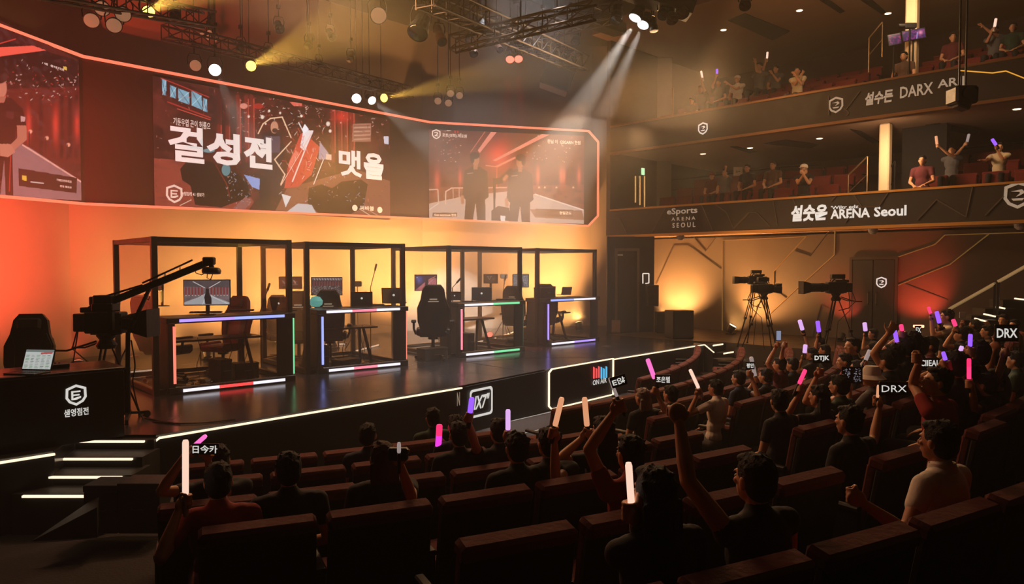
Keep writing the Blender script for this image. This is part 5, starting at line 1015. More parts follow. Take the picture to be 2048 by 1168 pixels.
lamp('left one of two coral lit lamps over the right of the stage', 1020, 119, 18, hotP, atF(1006, 330, 15.5), .11); lamp('right one of two coral lit lamps over the right of the stage', 1037, 118, 18, hotP, atF(1060, 330, 15.5), .11)
lamp('upper bright white lamp of the pair throwing the big white beam', 1270, 36, 14., hotW, atF(1130, 300, 13.5), .13, .34); lamp('lower bright white lamp of the pair throwing the big white beam', 1286, 50, 14.2, hotW, atF(1160, 330, 13), .12, .3)
lamp('unlit lamp at the right of the bright white pair', 1308, 62, 14.2, dimL, atF(1330, 300, 14), .08, .28) 
ru = random.Random(9)
tb = M('rust_barrel', (92, 60, 46), .5, .3, noise=.2)
unl = [(884, 84, 12.5, (905, 150), .09, .5), (948, 108, 14, (975, 170), .08, .55), (835, 66, 11.5, (800, 150), .16, .4), (1000, 100, 15, (1030, 150), .07, .4), (867, 20, 12, (850, 90), .12, .35), (560, 60, 16, (580, 120), .10, .3), (616, 92, 17, (600, 150), .10, .3), (665, 75, 17, (700, 140), .10, .3), (350, 30, 14, (360, 90), .1, .3), (1088, 64, 16, (1100, 140), .1, .35), (1150, 85, 16.5, (1140, 150), .1, .35), (1120, 130, 18, (1130, 190), .1, .3), (1345, 40, 13.6, (1370, 110), .11, .3), (1365, 28, 13.6, (1380, 100), .12, .3), (1326, 32, 13.6, (1320, 110), .1, .32), (1232, 40, 14, (1225, 120), .12, .4), (480, 100, 16, (470, 170), .09, .3), (540, 110, 16.5, (560, 170), .09, .3), (700, 120, 18, (690, 180), .09, .3), (1490, 12, 13, (1490, 60), .1, .3), (640, 130, 18.5, (660, 190), .08, .28), (960, 60, 14, (945, 120), .1, .34), (1050, 90, 15.5, (1040, 150), .09, .3)]
on_ = ['first', 'second', 'third', 'fourth', 'fifth', 'sixth', 'seventh', 'eighth', 'ninth', 'tenth', 'eleventh', 'twelfth', 'thirteenth', 'fourteenth', 'fifteenth', 'sixteenth', 'seventeenth', 'eighteenth', 'nineteenth', 'twentieth', 'twenty-first', 'twenty-second', 'twenty-third', 'twenty-fourth', 'twenty-fifth']
for k, (x, y, f, tg, r, L) in enumerate(sorted(unl)): lamp('unlit dark stage lamp in the ceiling rig, %s from the left' % on_[k], x, y, f, lens, atF(tg[0], tg[1], f-.6), r, L, col=tb if r < .095 else None)
# hanging line of speakers above the right video screen
t = thing('hanging_speaker', 'large black slanted speaker box hanging over the right of the stage', 'speaker', atF(1115, 120, 18.5)); c = atF(1118, 148, 18.5)
X1 = (RT*.94+Z_*-.34).normalized(); Y1 = (Z_*.94+RT*.34).normalized()
mb = MB(); mb.box(c, (.75, .6, .85), (X1, X1.cross(Y1)*-1, Y1), .02); mb.build('cabinet', black, t, world=True); mb = MB(); mb.box(c-FL*.31, (.66, .02, .76), (X1, X1.cross(Y1)*-1, Y1)); mb.build('grille', M('speaker_grille', (34, 32, 32)), t, world=True)
mb = MB(); mb.cyl(c+Y1*.4, V((c.x+.2, c.y, 9.99)), .015); mb.cyl(c+Y1*.4-X1*.2, V((c.x-.2, c.y, 9.99)), .015); mb.build('hanging_cable', blackm, t, world=True)
# dark beams and the boxed rig at the upper right
for k, (A, B, wz, wx, lb) in enumerate(((atF(1250, -40, 13.8), atF(1388, 8, 13.8), .55, .5, 'dark boxed beam above the bright white lamp pair'), (atF(1040, -10, 16), atF(1240, 60, 20), .3, .4, 'long dark ceiling beam behind the big truss'))):
    mb = MB(); mb.bar(A, B, wx, wz, Z_, .01); mb.build('beam', hallblack, label=lb, cat='beam')
# bundle with chains in front of the upper balcony
t = thing('hanging_rig', 'black lamp cluster hanging on chains in front of the upper balcony lettering', 'rig', atF(1925, 190, 11))
mb = MB(); c = atF(1924, 192, 11); mb.box(c, (.34, .3, .26), (RT, FL, Z_), .03); mb.box(c-Z_*.12, (.2, .2, .16), (X1, FL, Y1), .02); mb.build('lamp_head', black, t, world=True); mb = MB(); mb.cyl(c-FL*.15, c-FL*.2, .1, n=16); mb.build('lens', lens, t, world=True)
mb = MB(); mb.cyl(atF(1918, 180, 11), V((atF(1918, 180, 11).x, atF(1918, 180, 11).y, 9.99)), .014); mb.cyl(atF(1931, 180, 11), V((atF(1931, 180, 11).x, atF(1931, 180, 11).y, 9.99)), .014); mb.build('chain', blackm, t, world=True)
# rails, stairs and signs on the balconies
def rail(label, px, u, m=grey, posts=True, f=None, base=None, drop=.9):
    P = [atU(x, y, u) for x, y in px]; t = thing('handrail', label, 'handrail', (P[0].x, P[0].y, P[0].z-drop)); mb = MB()
    for a, b in zip(P, P[1:]): mb.cyl(a, b, .022, n=8)
    mb.build('rail_bar', m, t, world=True)
    for a in P: MB().cyl(a, a-Z_*drop, .018, n=8).build('post', m, t, world=True)
    mb = MB()
    for a, b in zip(P, P[1:]): mb.cyl(a-Z_*drop*.5, b-Z_*drop*.5, .012, n=6)
    mb.build('middle_bar', m, t, world=True)
railm = M('warm_steel', (150, 120, 84), .4, .7)
rail('steel stair rail on the lower balcony left of the pale column', [(1697, 350), (1735, 313)], 19.4, railm); rail('dark stair rail on the lower balcony right of the pale column', [(1771, 348), (1790, 322)], 19.2, blackm)
rail('steel stair rail on the upper balcony left of the column', [(1738, 76), (1765, 44)], 20.2, railm); 
rail('thin grey rail at the stage end of the upper balcony', [(1345, 176), (1346, 178)], 18.3, railm)
rail('thin rail along the seats of the lower balcony', [(1300, 364), (1420, 352), (1560, 334), (1645, 330)], 21.3, blackm, drop=.7)
rail('long rail crossing behind the right seats of the lower balcony', [(1880, 302), (2045, 285)], 21.5, blackm, drop=.6)
t = thing('blue_sign', 'small bright blue lettering sign on the lower balcony back wall', 'sign', atU(1876, 279, 24.3)); a = atU(1860, 284, 24.35); b = atU(1896, 278, 24.35); text('lettering', 'GARO TOR', a, X_, Z_, a.y-b.y, .2, gl('blue_letters', (70, 180, 235), 1.), t, .02, .03)
exitm = gl('exit_green', (200, 255, 190), 1.3); mb = MB(); c = atV(1286, 343, 13.66); mb.box(c, (.16, .03, .22), None, .006); mb.build('exit_sign', exitm, label='small pale green lit sign at the stage end of the lower balcony', cat='sign')
for k, x in enumerate((1271, 1280, 1289)):
    A = atV(x, 352, 13.68); B = atV(x, 405+k*5, 13.68); MB().bar(A, B, .03, .03).build('wall_strip', gl('amber_line', (255, 190, 110), .7), label='thin vertical lit line on the balcony end wall, %s of three' % ('left', 'middle', 'right')[k], cat='light strip')
# screens with camera on the upper balcony rail
def a_pink(a):
    a.fill((60, 30, 90)); a.noise(12, 8, (200, 60, 160), .8, 14); a.noise(30, 20, (20, 14, 50), .8, 15); a.glow(80, 40, 14, 30, (255, 150, 190), .9); a.line((60, 100), (66, 30), 3, (200, 180, 255))
def a_pink2(a): a.fill((60, 20, 80)); a.noise(8, 8, (230, 60, 130), .9, 16); a.noise(20, 14, (30, 10, 60), .8, 17)
def fmon(label, xl, xr, ya, yb_, f, draw, ry=0):
    c = atF((xl+xr)/2, (ya+yb_)/2, f); w_ = (xr-xl)/FPX*f; h = (yb_-ya)/FPX*f; X = (RT+Z_*.14-FL*.2).normalized(); N = X.cross(Z_).normalized(); N = N if N.dot(FL) < 0 else -N; Yv = N.cross(X); Yv = Yv if Yv.z > 0 else -Yv; t = thing('monitor', label, 'monitor', V((c.x, c.y, c.z-1.0)))
    MB().box(c-N*.02, (w_+.04, h+.04, .035), (X, Yv, N), .005).build('screen_housing', black, t, world=True); A_ = Art(c-X*w_/2-Yv*h/2+N*.002, c+X*w_/2-Yv*h/2+N*.002, c-X*w_/2+Yv*h/2+N*.002, c+X*w_/2+Yv*h/2+N*.002, 90, 50); draw(A_); A_.build('picture', Mart('monitor_picture', .9), t)
    mb = MB(); mb.cyl(c-N*.05-Z_*h*.5, V((c.x, c.y, c.z-1.0))-N*.05, .02); mb.build('stand_pole', blackm, t, world=True)
fmon('small monitor with pink stage picture on the upper balcony rail', 1779, 1800, 69, 88, 17.2, a_pink2); fmon('wide monitor with purple stage picture in front of the upper column', 1808, 1848, 60, 78, 17.2, a_pink)
p = atF(1820, 52, 16.8); t = thing('balcony_camera', 'small black camera above the purple monitor on the upper balcony', 'camera', p-Z_*1.2); mb = MB(); mb.box(p, (.26, .12, .12), (RT, FL, Z_), .01); mb.cyl(p-RT*.13, p-RT*.27, .05); mb.build('camera_body', black, t, world=True); MB().cyl(p-Z_*.06, p-Z_*1.25, .02).build('pole', blackm, t, world=True)
# handrail and lit steps at the right of the hall
def hr(pts, f, m, name, label):
    P = [atF(x, y, ff) for (x, y), ff in zip(pts, f)]; t = thing('stair_handrail', label, 'handrail', (P[0].x, P[0].y, SIDE)); MB().bar(P[0], P[1], .06, .05, Z_).build('rail_bar', m, t, world=True)
    for q in P: MB().bar(q, V((q.x, q.y, SIDE)), .04, .04).build('post', blackm, t, world=True)
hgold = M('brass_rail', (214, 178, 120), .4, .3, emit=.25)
hr([(1899, 618), (1990, 567)], (16.2, 15.2), hgold, '', 'brass stair handrail rising to the right, lower section'); hr([(1997, 563), (2070, 522)], (15.1, 14.4), hgold, '', 'brass stair handrail at the right edge, upper section')
t = thing('hall_stairs', 'dark stairs with white lit nosings at the right edge of the hall', 'stairs', atF(1960, 690, 15.5)-Z_*(atF(1960, 690, 15.5).z-SIDE))
for k, (a_, b_, f) in enumerate((((1950, 637), (1972, 643), 14.6), ((1968, 628), (1990, 633), 14.9), ((1995, 614), (2009, 617), 15.2), ((2030, 597), (2055, 600), 15.5))):
    A = atF(*a_, f); B = atF(*b_, f); MB().bar(A, B, .05, .03).build('light_strip', strip_w, t, world=True); d = (B-A).normalized(); c = (A+B)/2; mb = MB(); q = V((c.x, c.y, 0)); mb.box(V((c.x, c.y, (SIDE+A.z)/2-.02))+FL*.23, ((B-A).length+.5, .45, A.z-SIDE-.03), (RT, FL, Z_)); mb.build('step', stepm, t, world=True)

# ================================================================ theatre seats
velr = M('burgundy_velour', (92, 34, 30), .9, noise=.25, scale=25, bump=.3); shell = M('seat_shell', (13, 11, 11), .6, noise=.15); velr2 = M('red_velour', (110, 32, 26), .9, noise=.2, scale=25)
def seat_proto(v, sh):
    t = thing('theatre_seat', None, 'seat', (0, 0, -50)); w_ = .545
    tl = R(10); Yb = V((0, -math.sin(tl), math.cos(tl))); N = V((0, math.cos(tl), math.sin(tl))); X = V((1, 0, 0)); o = V((0, .03, .34))
    mb = MB(); mb.box(o+Yb*.27-N*.02, (w_, .54, .045), (X, Yb, N), .02); mb.build('back_shell', sh, t)
    mb = MB(); mb.box(o+Yb*.275+N*.035, (w_-.03, .55, .07), (X, Yb, N), .03); mb.build('back_cushion', v, t, smooth=True)
    mb = MB(); mb.box(o+Yb*.565, (w_+.005, .075, .115), (X, Yb, N), .034); mb.build('top_roll', v, t, smooth=True)
    mb = MB(); mb.box((0, .3, .43), (w_-.07, .46, .12), None, .05); mb.build('seat_cushion', v, t, smooth=True)
    for s in (-1, 1):
        mb = MB(); mb.box((s*.285, .22, .60), (.05, .40, .035), None, .012); mb.build('armrest', sh, t)
        mb = MB(); mb.box((s*.285, .12, .3), (.035, .2, .58), None, .01); mb.box((s*.285, .16, .012), (.06, .3, .024), None, .005); mb.build('support_leg', sh, t)
    return t
SP = seat_proto(velr, shell); SPt = tree(SP); SP2 = seat_proto(velr2, shell); SP2t = tree(SP2)
RN = {18.2: 'the row nearest the camera', 17.28: 'the second row from the camera', 16.36: 'the third row from the camera', 15.44: 'the fourth row from the camera', 14.5: 'the fifth row from the camera', 13.6: 'the sixth row from the camera', 12.7: 'the seventh row from the camera', 11.8: 'the eighth row from the camera'}
ZR = dict(ROWS)
def ordn(k): return on_[k] if k < len(on_) else 'number %d' % (k+1)
SEATS = []
def row(r, u0, u1, blk):
    t0 = math.asin((u0-FC.x)/r); t1 = math.asin((u1-FC.x)/r); n = max(1, round((t1-t0)*r/.6)); 
    for k in range(n):
        t = t0+(k+.5)*.6/r; p = V((FC.x+r*math.sin(t), FC.y-r*math.cos(t), ZR[r])); x_, y_ = pxnum(np.array([[p.x, p.y, p.z+.9]]))
        if (p-CAM).dot(FL) < 1.0 or x_[0] < -150 or x_[0] > 2250 or y_[0] > 1420: continue
        lb = 'empty-backed burgundy theatre seat, %s from the left in %s of the %s block' % (ordn(k), RN[r], blk); lb = 'burgundy theatre seat, %s from the left in %s, %s block' % (ordn(k), RN[r], blk)
        copy_tree(SPt, p, t, lb, None, 'burgundy seats of the %s block' % blk); SEATS.append((r, t, p))
row(18.2, .9, 5.6, 'left'); row(17.28, 1.93, 4.45, 'left'); row(16.36, 1.36, 4.85, 'left'); row(15.44, 1.5, 5.3, 'left'); row(14.5, 1.94, 5.4, 'left'); row(13.6, 2.2, 5.0, 'left')
row(17.28, 8.6, 12.4, 'right'); row(16.36, 7.7, 13.4, 'right'); row(15.44, 7.9, 14, 'right'); row(14.5, 7.5, 14.2, 'right'); row(13.6, 7.0, 14.3, 'right'); row(12.7, 6.5, 14.4, 'right'); row(11.8, 9.6, 14.4, 'right')
# balcony seats
for dk, z0, lbl in ((0, 3.98, 'lower'), (1, 6.52, 'upper')):
    for k in range(4):
        x_ = 19.0+k*1.0-(.0 if k else .02); zf = z0+(.36*k if k else 0)
        n = 0
        for j in range(19):
            y_ = 12.6-j*.62
            if 6.0 < y_ < 7.6 or y_ < 2.4: continue
            pp, qq = pxnum(np.array([[x_, y_, zf+.9]]))
            if pp[0] > 2100 or qq[0] < -10 or (dk == 0 and k == 3): continue
            if min(math.hypot(x_+.2-c_.x, y_-c_.y) for c_ in ((cA,) if dk == 0 else (cB,))) < .75 or (dk == 0 and abs(y_-cA.y+.6) < .95 and x_ > cA.x+.3 and x_ < cA.x+1.8): continue
            copy_tree(SP2t, V((x_+.42, y_, zf+.0)), R(90), 'red seat on the %s balcony, %s from the stage end in its %s row' % (lbl, ordn(n), ordn(k)), None, 'red seats of the %s balcony' % lbl); n += 1

# ================================================================ people
skins = [M('skin_warm', (206, 150, 112), .55, noise=.05), M('skin_light', (222, 172, 138), .55, noise=.05), M('skin_tan', (180, 122, 88), .55, noise=.05)]
hairm = M('black_hair', (18, 14, 13), .8, noise=.3, scale=90, bump=.5); hairb = M('brown_hair', (70, 44, 30), .8, noise=.3, scale=90, bump=.5); hairg = M('ash_hair', (120, 104, 90), .5, noise=.2, scale=90, bump=.5)
CL = {'black': (26, 25, 28), 'red': (140, 24, 22), 'white': (226, 212, 196), 'navy': (30, 36, 58), 'green': (40, 62, 48), 'grey': (96, 94, 96), 'maroon': (92, 30, 36), 'cream': (214, 196, 160), 'orange': (190, 92, 40), 'brown': (88, 62, 46), 'blue': (52, 78, 120)}
def cloth(c): return M('cloth_'+c, CL[c], .85, noise=.12, scale=14, bump=.25)
def voxel(mb, vs, sm=3):
    me = bpy.data.meshes.new('b'); me.from_pydata(mb.v, [], mb.f); me.update(); o = bpy.data.objects.new('b', me)
    md = o.modifiers.new('r', 'REMESH'); md.mode = 'VOXEL'; md.voxel_size = vs; md.use_smooth_shade = True
    if sm: s = o.modifiers.new('s', 'SMOOTH'); s.factor = .5; s.iterations = sm
    return baked(o)
def hand(mb, W, f, side, mode, wv, s=1.):
    """palm, four fingers of unequal length and a thumb from the side of the palm"""
    f = f.normalized(); fr_ = .0085*s
    if mode == 'open':
        w_ = V(wv) if wv is not None else V((1, 0, 0)); w_ = (w_-f*w_.dot(f)).normalized(); p = f.cross(w_)
        mb.ell(W+f*.048*s, (.04*s, .016*s, .052*s), (w_, p, f), 12, 8)
        for k, L in enumerate((.068, .078, .073, .056)):
            b = W+f*.085*s+w_*((k-1.5)*.021*s); d1 = (f+w_*(k-1.5)*.10+p*.12).normalized(); m = b+d1*L*.5*s; e = m+(d1+p*.35).normalized()*L*.5*s; mb.cap(b, m, fr_, fr_*.95, 8); mb.cap(m, e, fr_*.95, fr_*.8, 8)
        b = W+f*.03*s-w_*.034*s; m = b+(f*.6-w_*.8).normalized()*.042*s; mb.cap(b, m, fr_*1.25, fr_*1.1, 8); mb.cap(m, m+(f*.9-w_*.3).normalized()*.034*s, fr_*1.1, fr_*.9, 8); return W+f*.1*s
    w_ = V(wv).normalized(); w_ = w_ if abs(w_.dot(f)) < .97 else (w_+V((.3, .3, 0))).normalized(); p = w_.cross(f).normalized()*side; g_ = p.cross(w_).normalized(); g_ = g_ if g_.dot(f) > 0 else -g_
    A = W+f*.062*s+p*.024*s; rr = .021*s if mode == 'grip' else .016*s
    mb.ell(W+f*.045*s, (.043*s, .02*s, .05*s), (w_, p, g_), 12, 8)
    for k, L in enumerate((1., 1.08, 1.02, .86)):
        o = A+w_*((1.5-k)*.0215*s); pts = []
        for j in range(6): a = R(20+j*44*L); pts.append(o-p*math.cos(a)*rr*1.25+g_*math.sin(a)*rr*1.35)
        for a, b in zip(pts, pts[1:]): mb.cap(a, b, fr_, fr_*.97, 8)
    o = A+w_*.046*s; pts = [W+f*.025*s+w_*.03*s]
    for a in (-35, -75, -120): pts.append(o-p*math.cos(R(a))*rr*1.2+g_*math.sin(R(a))*rr*1.3)
    for a, b in zip(pts, pts[1:]): mb.cap(a, b, fr_*1.2, fr_*1.05, 8)
    return A
NP = [0]
def person(label, loc, face, sc=1., seated=True, shirt='black', pants='black', hair='short', hm=None, sk=0, arms=(None, None), vox=.012, look=(0, 0), lean=0., cap=None, glasses=False, name='person', sleeve=.45, bare=False, collar=False):
    """arms: per side (left, right) None or (target world position of the grip, mode, axis) ; facing local +y"""
    t = thing(name, label, 'person', loc, face, None, sc); Mi = Matrix.LocRotScale(t.location, t.rotation_euler, t.scale).inverted(); M3 = Mi.to_3x3(); sk_ = skins[sk]; hm = hm or hairm
    pz = .53 if seated else .94; ly = lambda z: -(lean)*(z-pz)
    dz = pz-.53
    def T(x, y, z): return V((x, y-lean*(z-.53)*-1 if lean else y, z+dz))
    PEL = T(0, 0, .53); CH = T(0, -.02, .93); NB = T(0, -.015, 1.10); HC = T(0, .015, 1.235)
    body = MB()
    body.ell(PEL, (.145, .10, .11)); body.ell(T(0, 0, .70), (.125, .085, .16)); body.ell(CH, (.155, .10, .19)); body.cap(T(-.13, -.015, 1.045), T(.13, -.015, 1.045), .055, .055); body.cap(NB-V((0, 0, .03)), HC-V((0, .015, .04)), .052, .048)
    # head: skull, jaw, brow, nose, ears, lips
    Rh = Matrix.Rotation(look[0], 3, 'Z')@Matrix.Rotation(look[1], 3, 'X'); ax = (Rh@V((1, 0, 0)), Rh@V((0, 1, 0)), Rh@V((0, 0, 1))); H = lambda x, y, z: HC+Rh@V((x, y, z))
    body.ell(H(0, -.012, .018), (.074, .092, .095), ax, 18, 12); body.ell(H(0, .02, -.035), (.058, .066, .075), ax, 16, 10); body.ell(H(0, .055, -.085), (.026, .024, .018), ax)
    body.cap(H(0, .078, .012), H(0, .098, -.018), .010, .014, 8); body.ell(H(0, .077, .03), (.045, .014, .010), ax); body.ell(H(0, .082, -.052), (.024, .012, .009), ax); body.ell(H(-.035, .062, -.01), (.02, .02, .018), ax); body.ell(H(.035, .062, -.01), (.02, .02, .018), ax)
    for s in (-1, 1): body.ell(H(s*.076, -.008, -.004), (.010, .020, .032), ax, 10, 8)
    shirtb = MB(); i_ = .016
    shirtb.ell(T(0, 0, .60), (.155+i_, .105+i_, .12)); shirtb.ell(T(0, 0, .72), (.135+i_, .092+i_, .17)); shirtb.ell(CH, (.162+i_, .105+i_, .185+i_)); shirtb.cap(T(-.135, -.015, 1.04), T(.135, -.015, 1.04), .063, .063); shirtb.cap(T(0, -.015, 1.06), T(0, -.012, 1.105), .075, .062)
    hands = []
    for s, arm in zip((-1, 1), arms):
        S = T(s*.185, -.015, 1.03)
        if arm is None:
            G = T(s*.12, .30, .66); mode, wv = 'open', V((1, 0, 0)); wr = G-V((0, .06, 0)); hint = V((s*.6, -.5, -.6))
        else:
            G = Mi@V(arm[0]); mode = arm[1]; wv = (M3@V(arm[2])).normalized() if arm[2] is not None else None
            hint = V((s*.35, .15, -1)) if len(arm) < 4 else M3@V(arm[3]); wr = G-(G-S).normalized()*.075
        hs = 1.05 if vox < .01 else 1.12
        for it in range(3 if arm is not None and mode != 'open' else 1):
            d = wr-S; dl = d.length; mx = .545; ext = dl/mx if dl > mx else 1.
            if ext > 1.16 and it == 0 and arm is not None: print('REACH %.2f' % ext, label)
            la, lb = .292*max(1, min(ext, 1.15)), .262*max(1, min(ext, 1.15)); dl = min(dl, (la+lb)*.985); d = d.normalized(); w2 = S+d*dl
            ca = (la*la+dl*dl-lb*lb)/(2*la*dl); ca = max(-1, min(1, ca)); q = (hint-d*hint.dot(d)).normalized(); E_ = S+d*(la*ca)+q*(la*math.sqrt(1-ca*ca))
            if arm is not None and mode != 'open':
                f_ = (w2-E_).normalized(); w_ = (wv or V((1, 0, 0))).normalized(); w_ = w_ if abs(w_.dot(f_)) < .97 else (w_+V((.3, .3, 0))).normalized(); p_ = w_.cross(f_).normalized()*s; wr = G-f_*.062*hs-p_*.024*hs
        wr = w2
        body.cap(T(s*.12, -.015, 1.03), S, .052, .05); body.cap(S, S.lerp(E_, .5), .050, .045); body.cap(S.lerp(E_, .5), E_, .044, .037); fo = E_.lerp(wr, .35); body.cap(E_, fo, .037, .039); body.cap(fo, wr, .039, .025)
        hands.append(hand(body, wr, (wr-E_).normalized() if mode != 'open' or arm is None else (wr-E_).normalized(), s, mode, wv if wv is not None else (1, 0, 0), 1.05 if vox < .01 else 1.12))
        if not bare:
            q2 = S.lerp(E_, sleeve) if sleeve <= 1 else E_; shirtb.cap(T(s*.13, -.015, 1.03), S, .06, .064); shirtb.cap(S, q2, .064, .056)
            if sleeve > 1: shirtb.cap(E_, wr.lerp(E_, .12), .05, .036)
    pantb = MB(); pantb.ell(PEL+V((0, 0, -.01)), (.165, .125, .115)); shoeb = MB()
    for s in (-1, 1):
        HP = T(s*.09, 0, .51)
        if seated: KN = T(s*.13, .43, .52); AN = T(s*.14, .45, .09)
        else: KN = V((s*.10, .02, .50)); AN = V((s*.11, -.01, .08))
        body.cap(HP, KN, .075, .055); body.cap(KN, AN, .052, .036); pantb.cap(HP, KN, .093, .07); pantb.cap(KN, AN+V((0, 0, .02)), .066, .052)
        shoeb.cap(AN+V((0, -.02, -.035)), AN+V((s*.01, .15, -.045)), .043, .036); body.cap(AN, AN+V((0, .1, -.045)), .032, .028)
    def put(mb, nm, mat, v=vox, sm=3, parent=t):
        me = voxel(mb, v, sm); me.materials.clear(); me.materials.append(mat); me.name = nm; return link(nm, me, parent)
    put(body, 'body', sk_, vox, 1 if vox < .006 else 2)
    if vox < .02 or True: put(shirtb, 'shirt', cloth(shirt), max(vox, .012)); put(pantb, 'trousers', cloth(pants), max(vox, .014)); put(shoeb, 'shoes', cloth('black'), max(vox, .012), 1)
    hb = MB(); hv = max(vox*.8, .008)
    if hair in ('short', 'bun', 'curly', 'long', 'pony'):
        hb.ell(H(0, -.026, .034), (.083, .096, .094), ax, 18, 12); hb.ell(H(0, -.045, -.01), (.078, .068, .082), ax, 16, 10); hb.ell(H(0, .035, .095), (.06, .045, .022), ax)
        rr = random.Random(NP[0]+5)
        for k in range(46 if hair != 'curly' else 70):
            a = rr.uniform(0, 6.28); e = rr.uniform(.1, 1.3); dr = V((math.cos(a)*math.cos(e)*.078, math.sin(a)*math.cos(e)*.092-.026, math.sin(e)*.088+.034))
            if dr.y > .045 and dr.z < .07: continue
            hb.cap(H(*dr), H(dr.x*1.1+rr.uniform(-.012, .012), dr.y*1.08+rr.uniform(-.012, .012), dr.z*1.07+rr.uniform(-.005, .012)), .011, .006, 6)
        if hair == 'bun': hb.ell(H(0, -.10, .10), (.042, .042, .04), ax)
        if hair == 'long':
            hb.ell(H(0, -.055, -.10), (.088, .055, .14), ax, 16, 10)
            for k in range(16): x_ = -.085+k*.0113; hb.cap(H(x_, -.06-.03*math.cos(x_*15), -.02), H(x_*1.15, -.07-.02*rr.random(), -.20-.05*rr.random()), .016, .007, 6)
        if hair == 'pony': hb.cap(H(0, -.12, .05), H(0, -.15, -.12), .03, .014)
    elif hair == 'cap':
        hb.ell(H(0, -.045, -.01), (.076, .062, .07), ax)
    put(hb, 'hair', hm, hv, 3)
    if hair == 'cap':
        mb = MB(); prof = [(.092, 0), (.094, .03), (.085, .065), (.055, .092), (.01, .102)]; mb.T = Matrix.Translation(H(0, -.012, .028))@Rh.to_4x4(); mb.lathe(prof, (0, 0, 0), n=20)
        mb.prism([(.085*math.sin(a), .06+.085*math.cos(a)*1.25) for a in [R(-80+k*16) for k in range(11)]], (0, 0, .004), (1, 0, 0), (0, 1, 0), (0, 0, 1), .008); mb.build('cap', cloth(cap or 'white'), t, smooth=True)
    if hair == 'bucket':
        put(hb, 'hair_under_hat', hm, hv, 1) if False else None; mb = MB(); mb.T = Matrix.Translation(H(0, -.012, .02))@Rh.to_4x4(); mb.lathe([(.15, -.03), (.097, .01), (.09, .07), (.07, .105), (.01, .11)], (0, 0, 0), n=22); mb.build('bucket_hat', cloth(cap or 'white'), t, smooth=True)
    if collar:
        mb = MB(); mb.lathe([(.070, -.03), (.078, -.02), (.068, .028), (.062, .026), (.066, -.02)], NB, (0, .12, 1), 20); mb.build('collar', cloth(shirt), t, smooth=True); tc = V(NB)
    # eyes and brows
    mb = MB(); mb.mi = 0
    for s in (-1, 1): mb.ell(H(s*.031, .073, .008), (.012, .008, .007), ax, 10, 6)
    mb.mi = 1
    for s in (-1, 1): mb.ell(H(s*.031, .080, .008), (.0055, .003, .0055), ax, 8, 6); mb.cap(H(s*.02, .084, .026), H(s*.045, .075, .027), .003, .0025, 6)
    mb.build('eyes', [white_p, black], t)
    if glasses:
        mb = MB()
        for s in (-1, 1): mb.tube([H(s*.033+.02*math.cos(a), .092, .006+.016*math.sin(a)) for a in [k*.6283 for k in range(11)]], .0022, 6); mb.cyl(H(s*.053, .09, .01), H(s*.08, -.005, .012), .002, n=6)
        mb.cyl(H(-.013, .092, .01), H(.013, .092, .01), .002, n=6); mb.build('glasses', black, t)
    NP[0] += 1; return t
# ---------------------------------------------------------------- things they hold
LSC = {'pink': (255, 60, 120), 'magenta': (225, 60, 210), 'violet': (150, 90, 255), 'lilac': (205, 160, 220), 'white': (255, 214, 190), 'amber': (245, 170, 125), 'pale': (190, 170, 165), 'rose': (235, 110, 190), 'duo': (250, 60, 120)}
LSE = {'pale': .55, 'amber': .8, 'white': 1.0}
def stick(label, A, B, col, r=.016, grip=.0):
    """A lower end, B top"""
    A, B = V(A), V(B); d = (B-A).normalized(); L = (B-A).length; g_ = A-d*.11
    if r > 1: r *= (A-CAM).dot(FL)/FPX/2
    t = thing('light_stick', label, 'light stick', A); MB().lathe([(r*.8, 0), (r, .01), (r, L*.6)], A, d, 14).build('tube', gl('lightstick_'+col, LSC[col], LSE.get(col, 1.25)), t, world=True); MB().lathe([(r, L*.6), (r, L-.012), (r*.75, L)], A, d, 14).build('tube_top', gl('lightstick_'+(col if col != 'duo' else 'pink'), LSC[col], LSE.get(col, 1.25)) if col not in ('magenta', 'duo') else gl('lightstick_hot', (255, 50, 110), 1.2), t, world=True)
    if grip: pass
    MB().lathe([(r*.8, 0), (r*.95, .01), (r*.95, .10), (r*.7, .11)], g_, d, 12).build('grip', white_p if col == 'white' else black, t, world=True); return t
def board(label, c, X, w_, h, s, th=.012, face=None, col=letter, name='sign_board', bold=.03, lab_m=None, tw=.82, hh=.62):
    c = V(c); ff = (c-CAM).dot(FL)/FPX
    if w_ > 1: w_ *= ff; h *= ff
    X = V(X).normalized(); Yv = UP-X*UP.dot(X); Yv.normalize(); N = X.cross(Yv); t = thing(name, label, 'sign', c-Yv*h/2)
    MB().box(c, (w_, h, th), (X, Yv, N), .003).build('panel', face or black, t, world=True)
    if s: text('lettering', s, c-X*w_*tw/2-Yv*h*hh/2+N*th*.5, X, Yv, w_*tw, h*hh, col, t, .003, bold)
    return t
def rowF(px, r):
    """depth along the view axis where the bearing px meets the seat arc r"""
    k = (px-1024)/FPX; best = None; f = 2.0
    while f < 22:
        p = FL*f+RT*(k*f); q = math.hypot(p.x-FC.x, p.y-FC.y)-r
        if best is not None and best[1]*q < 0: return f-.02*abs(q)/(abs(q)+abs(best[1])+1e-9)
        best = (f, q); f += .02
    return 8
SITTERS = []
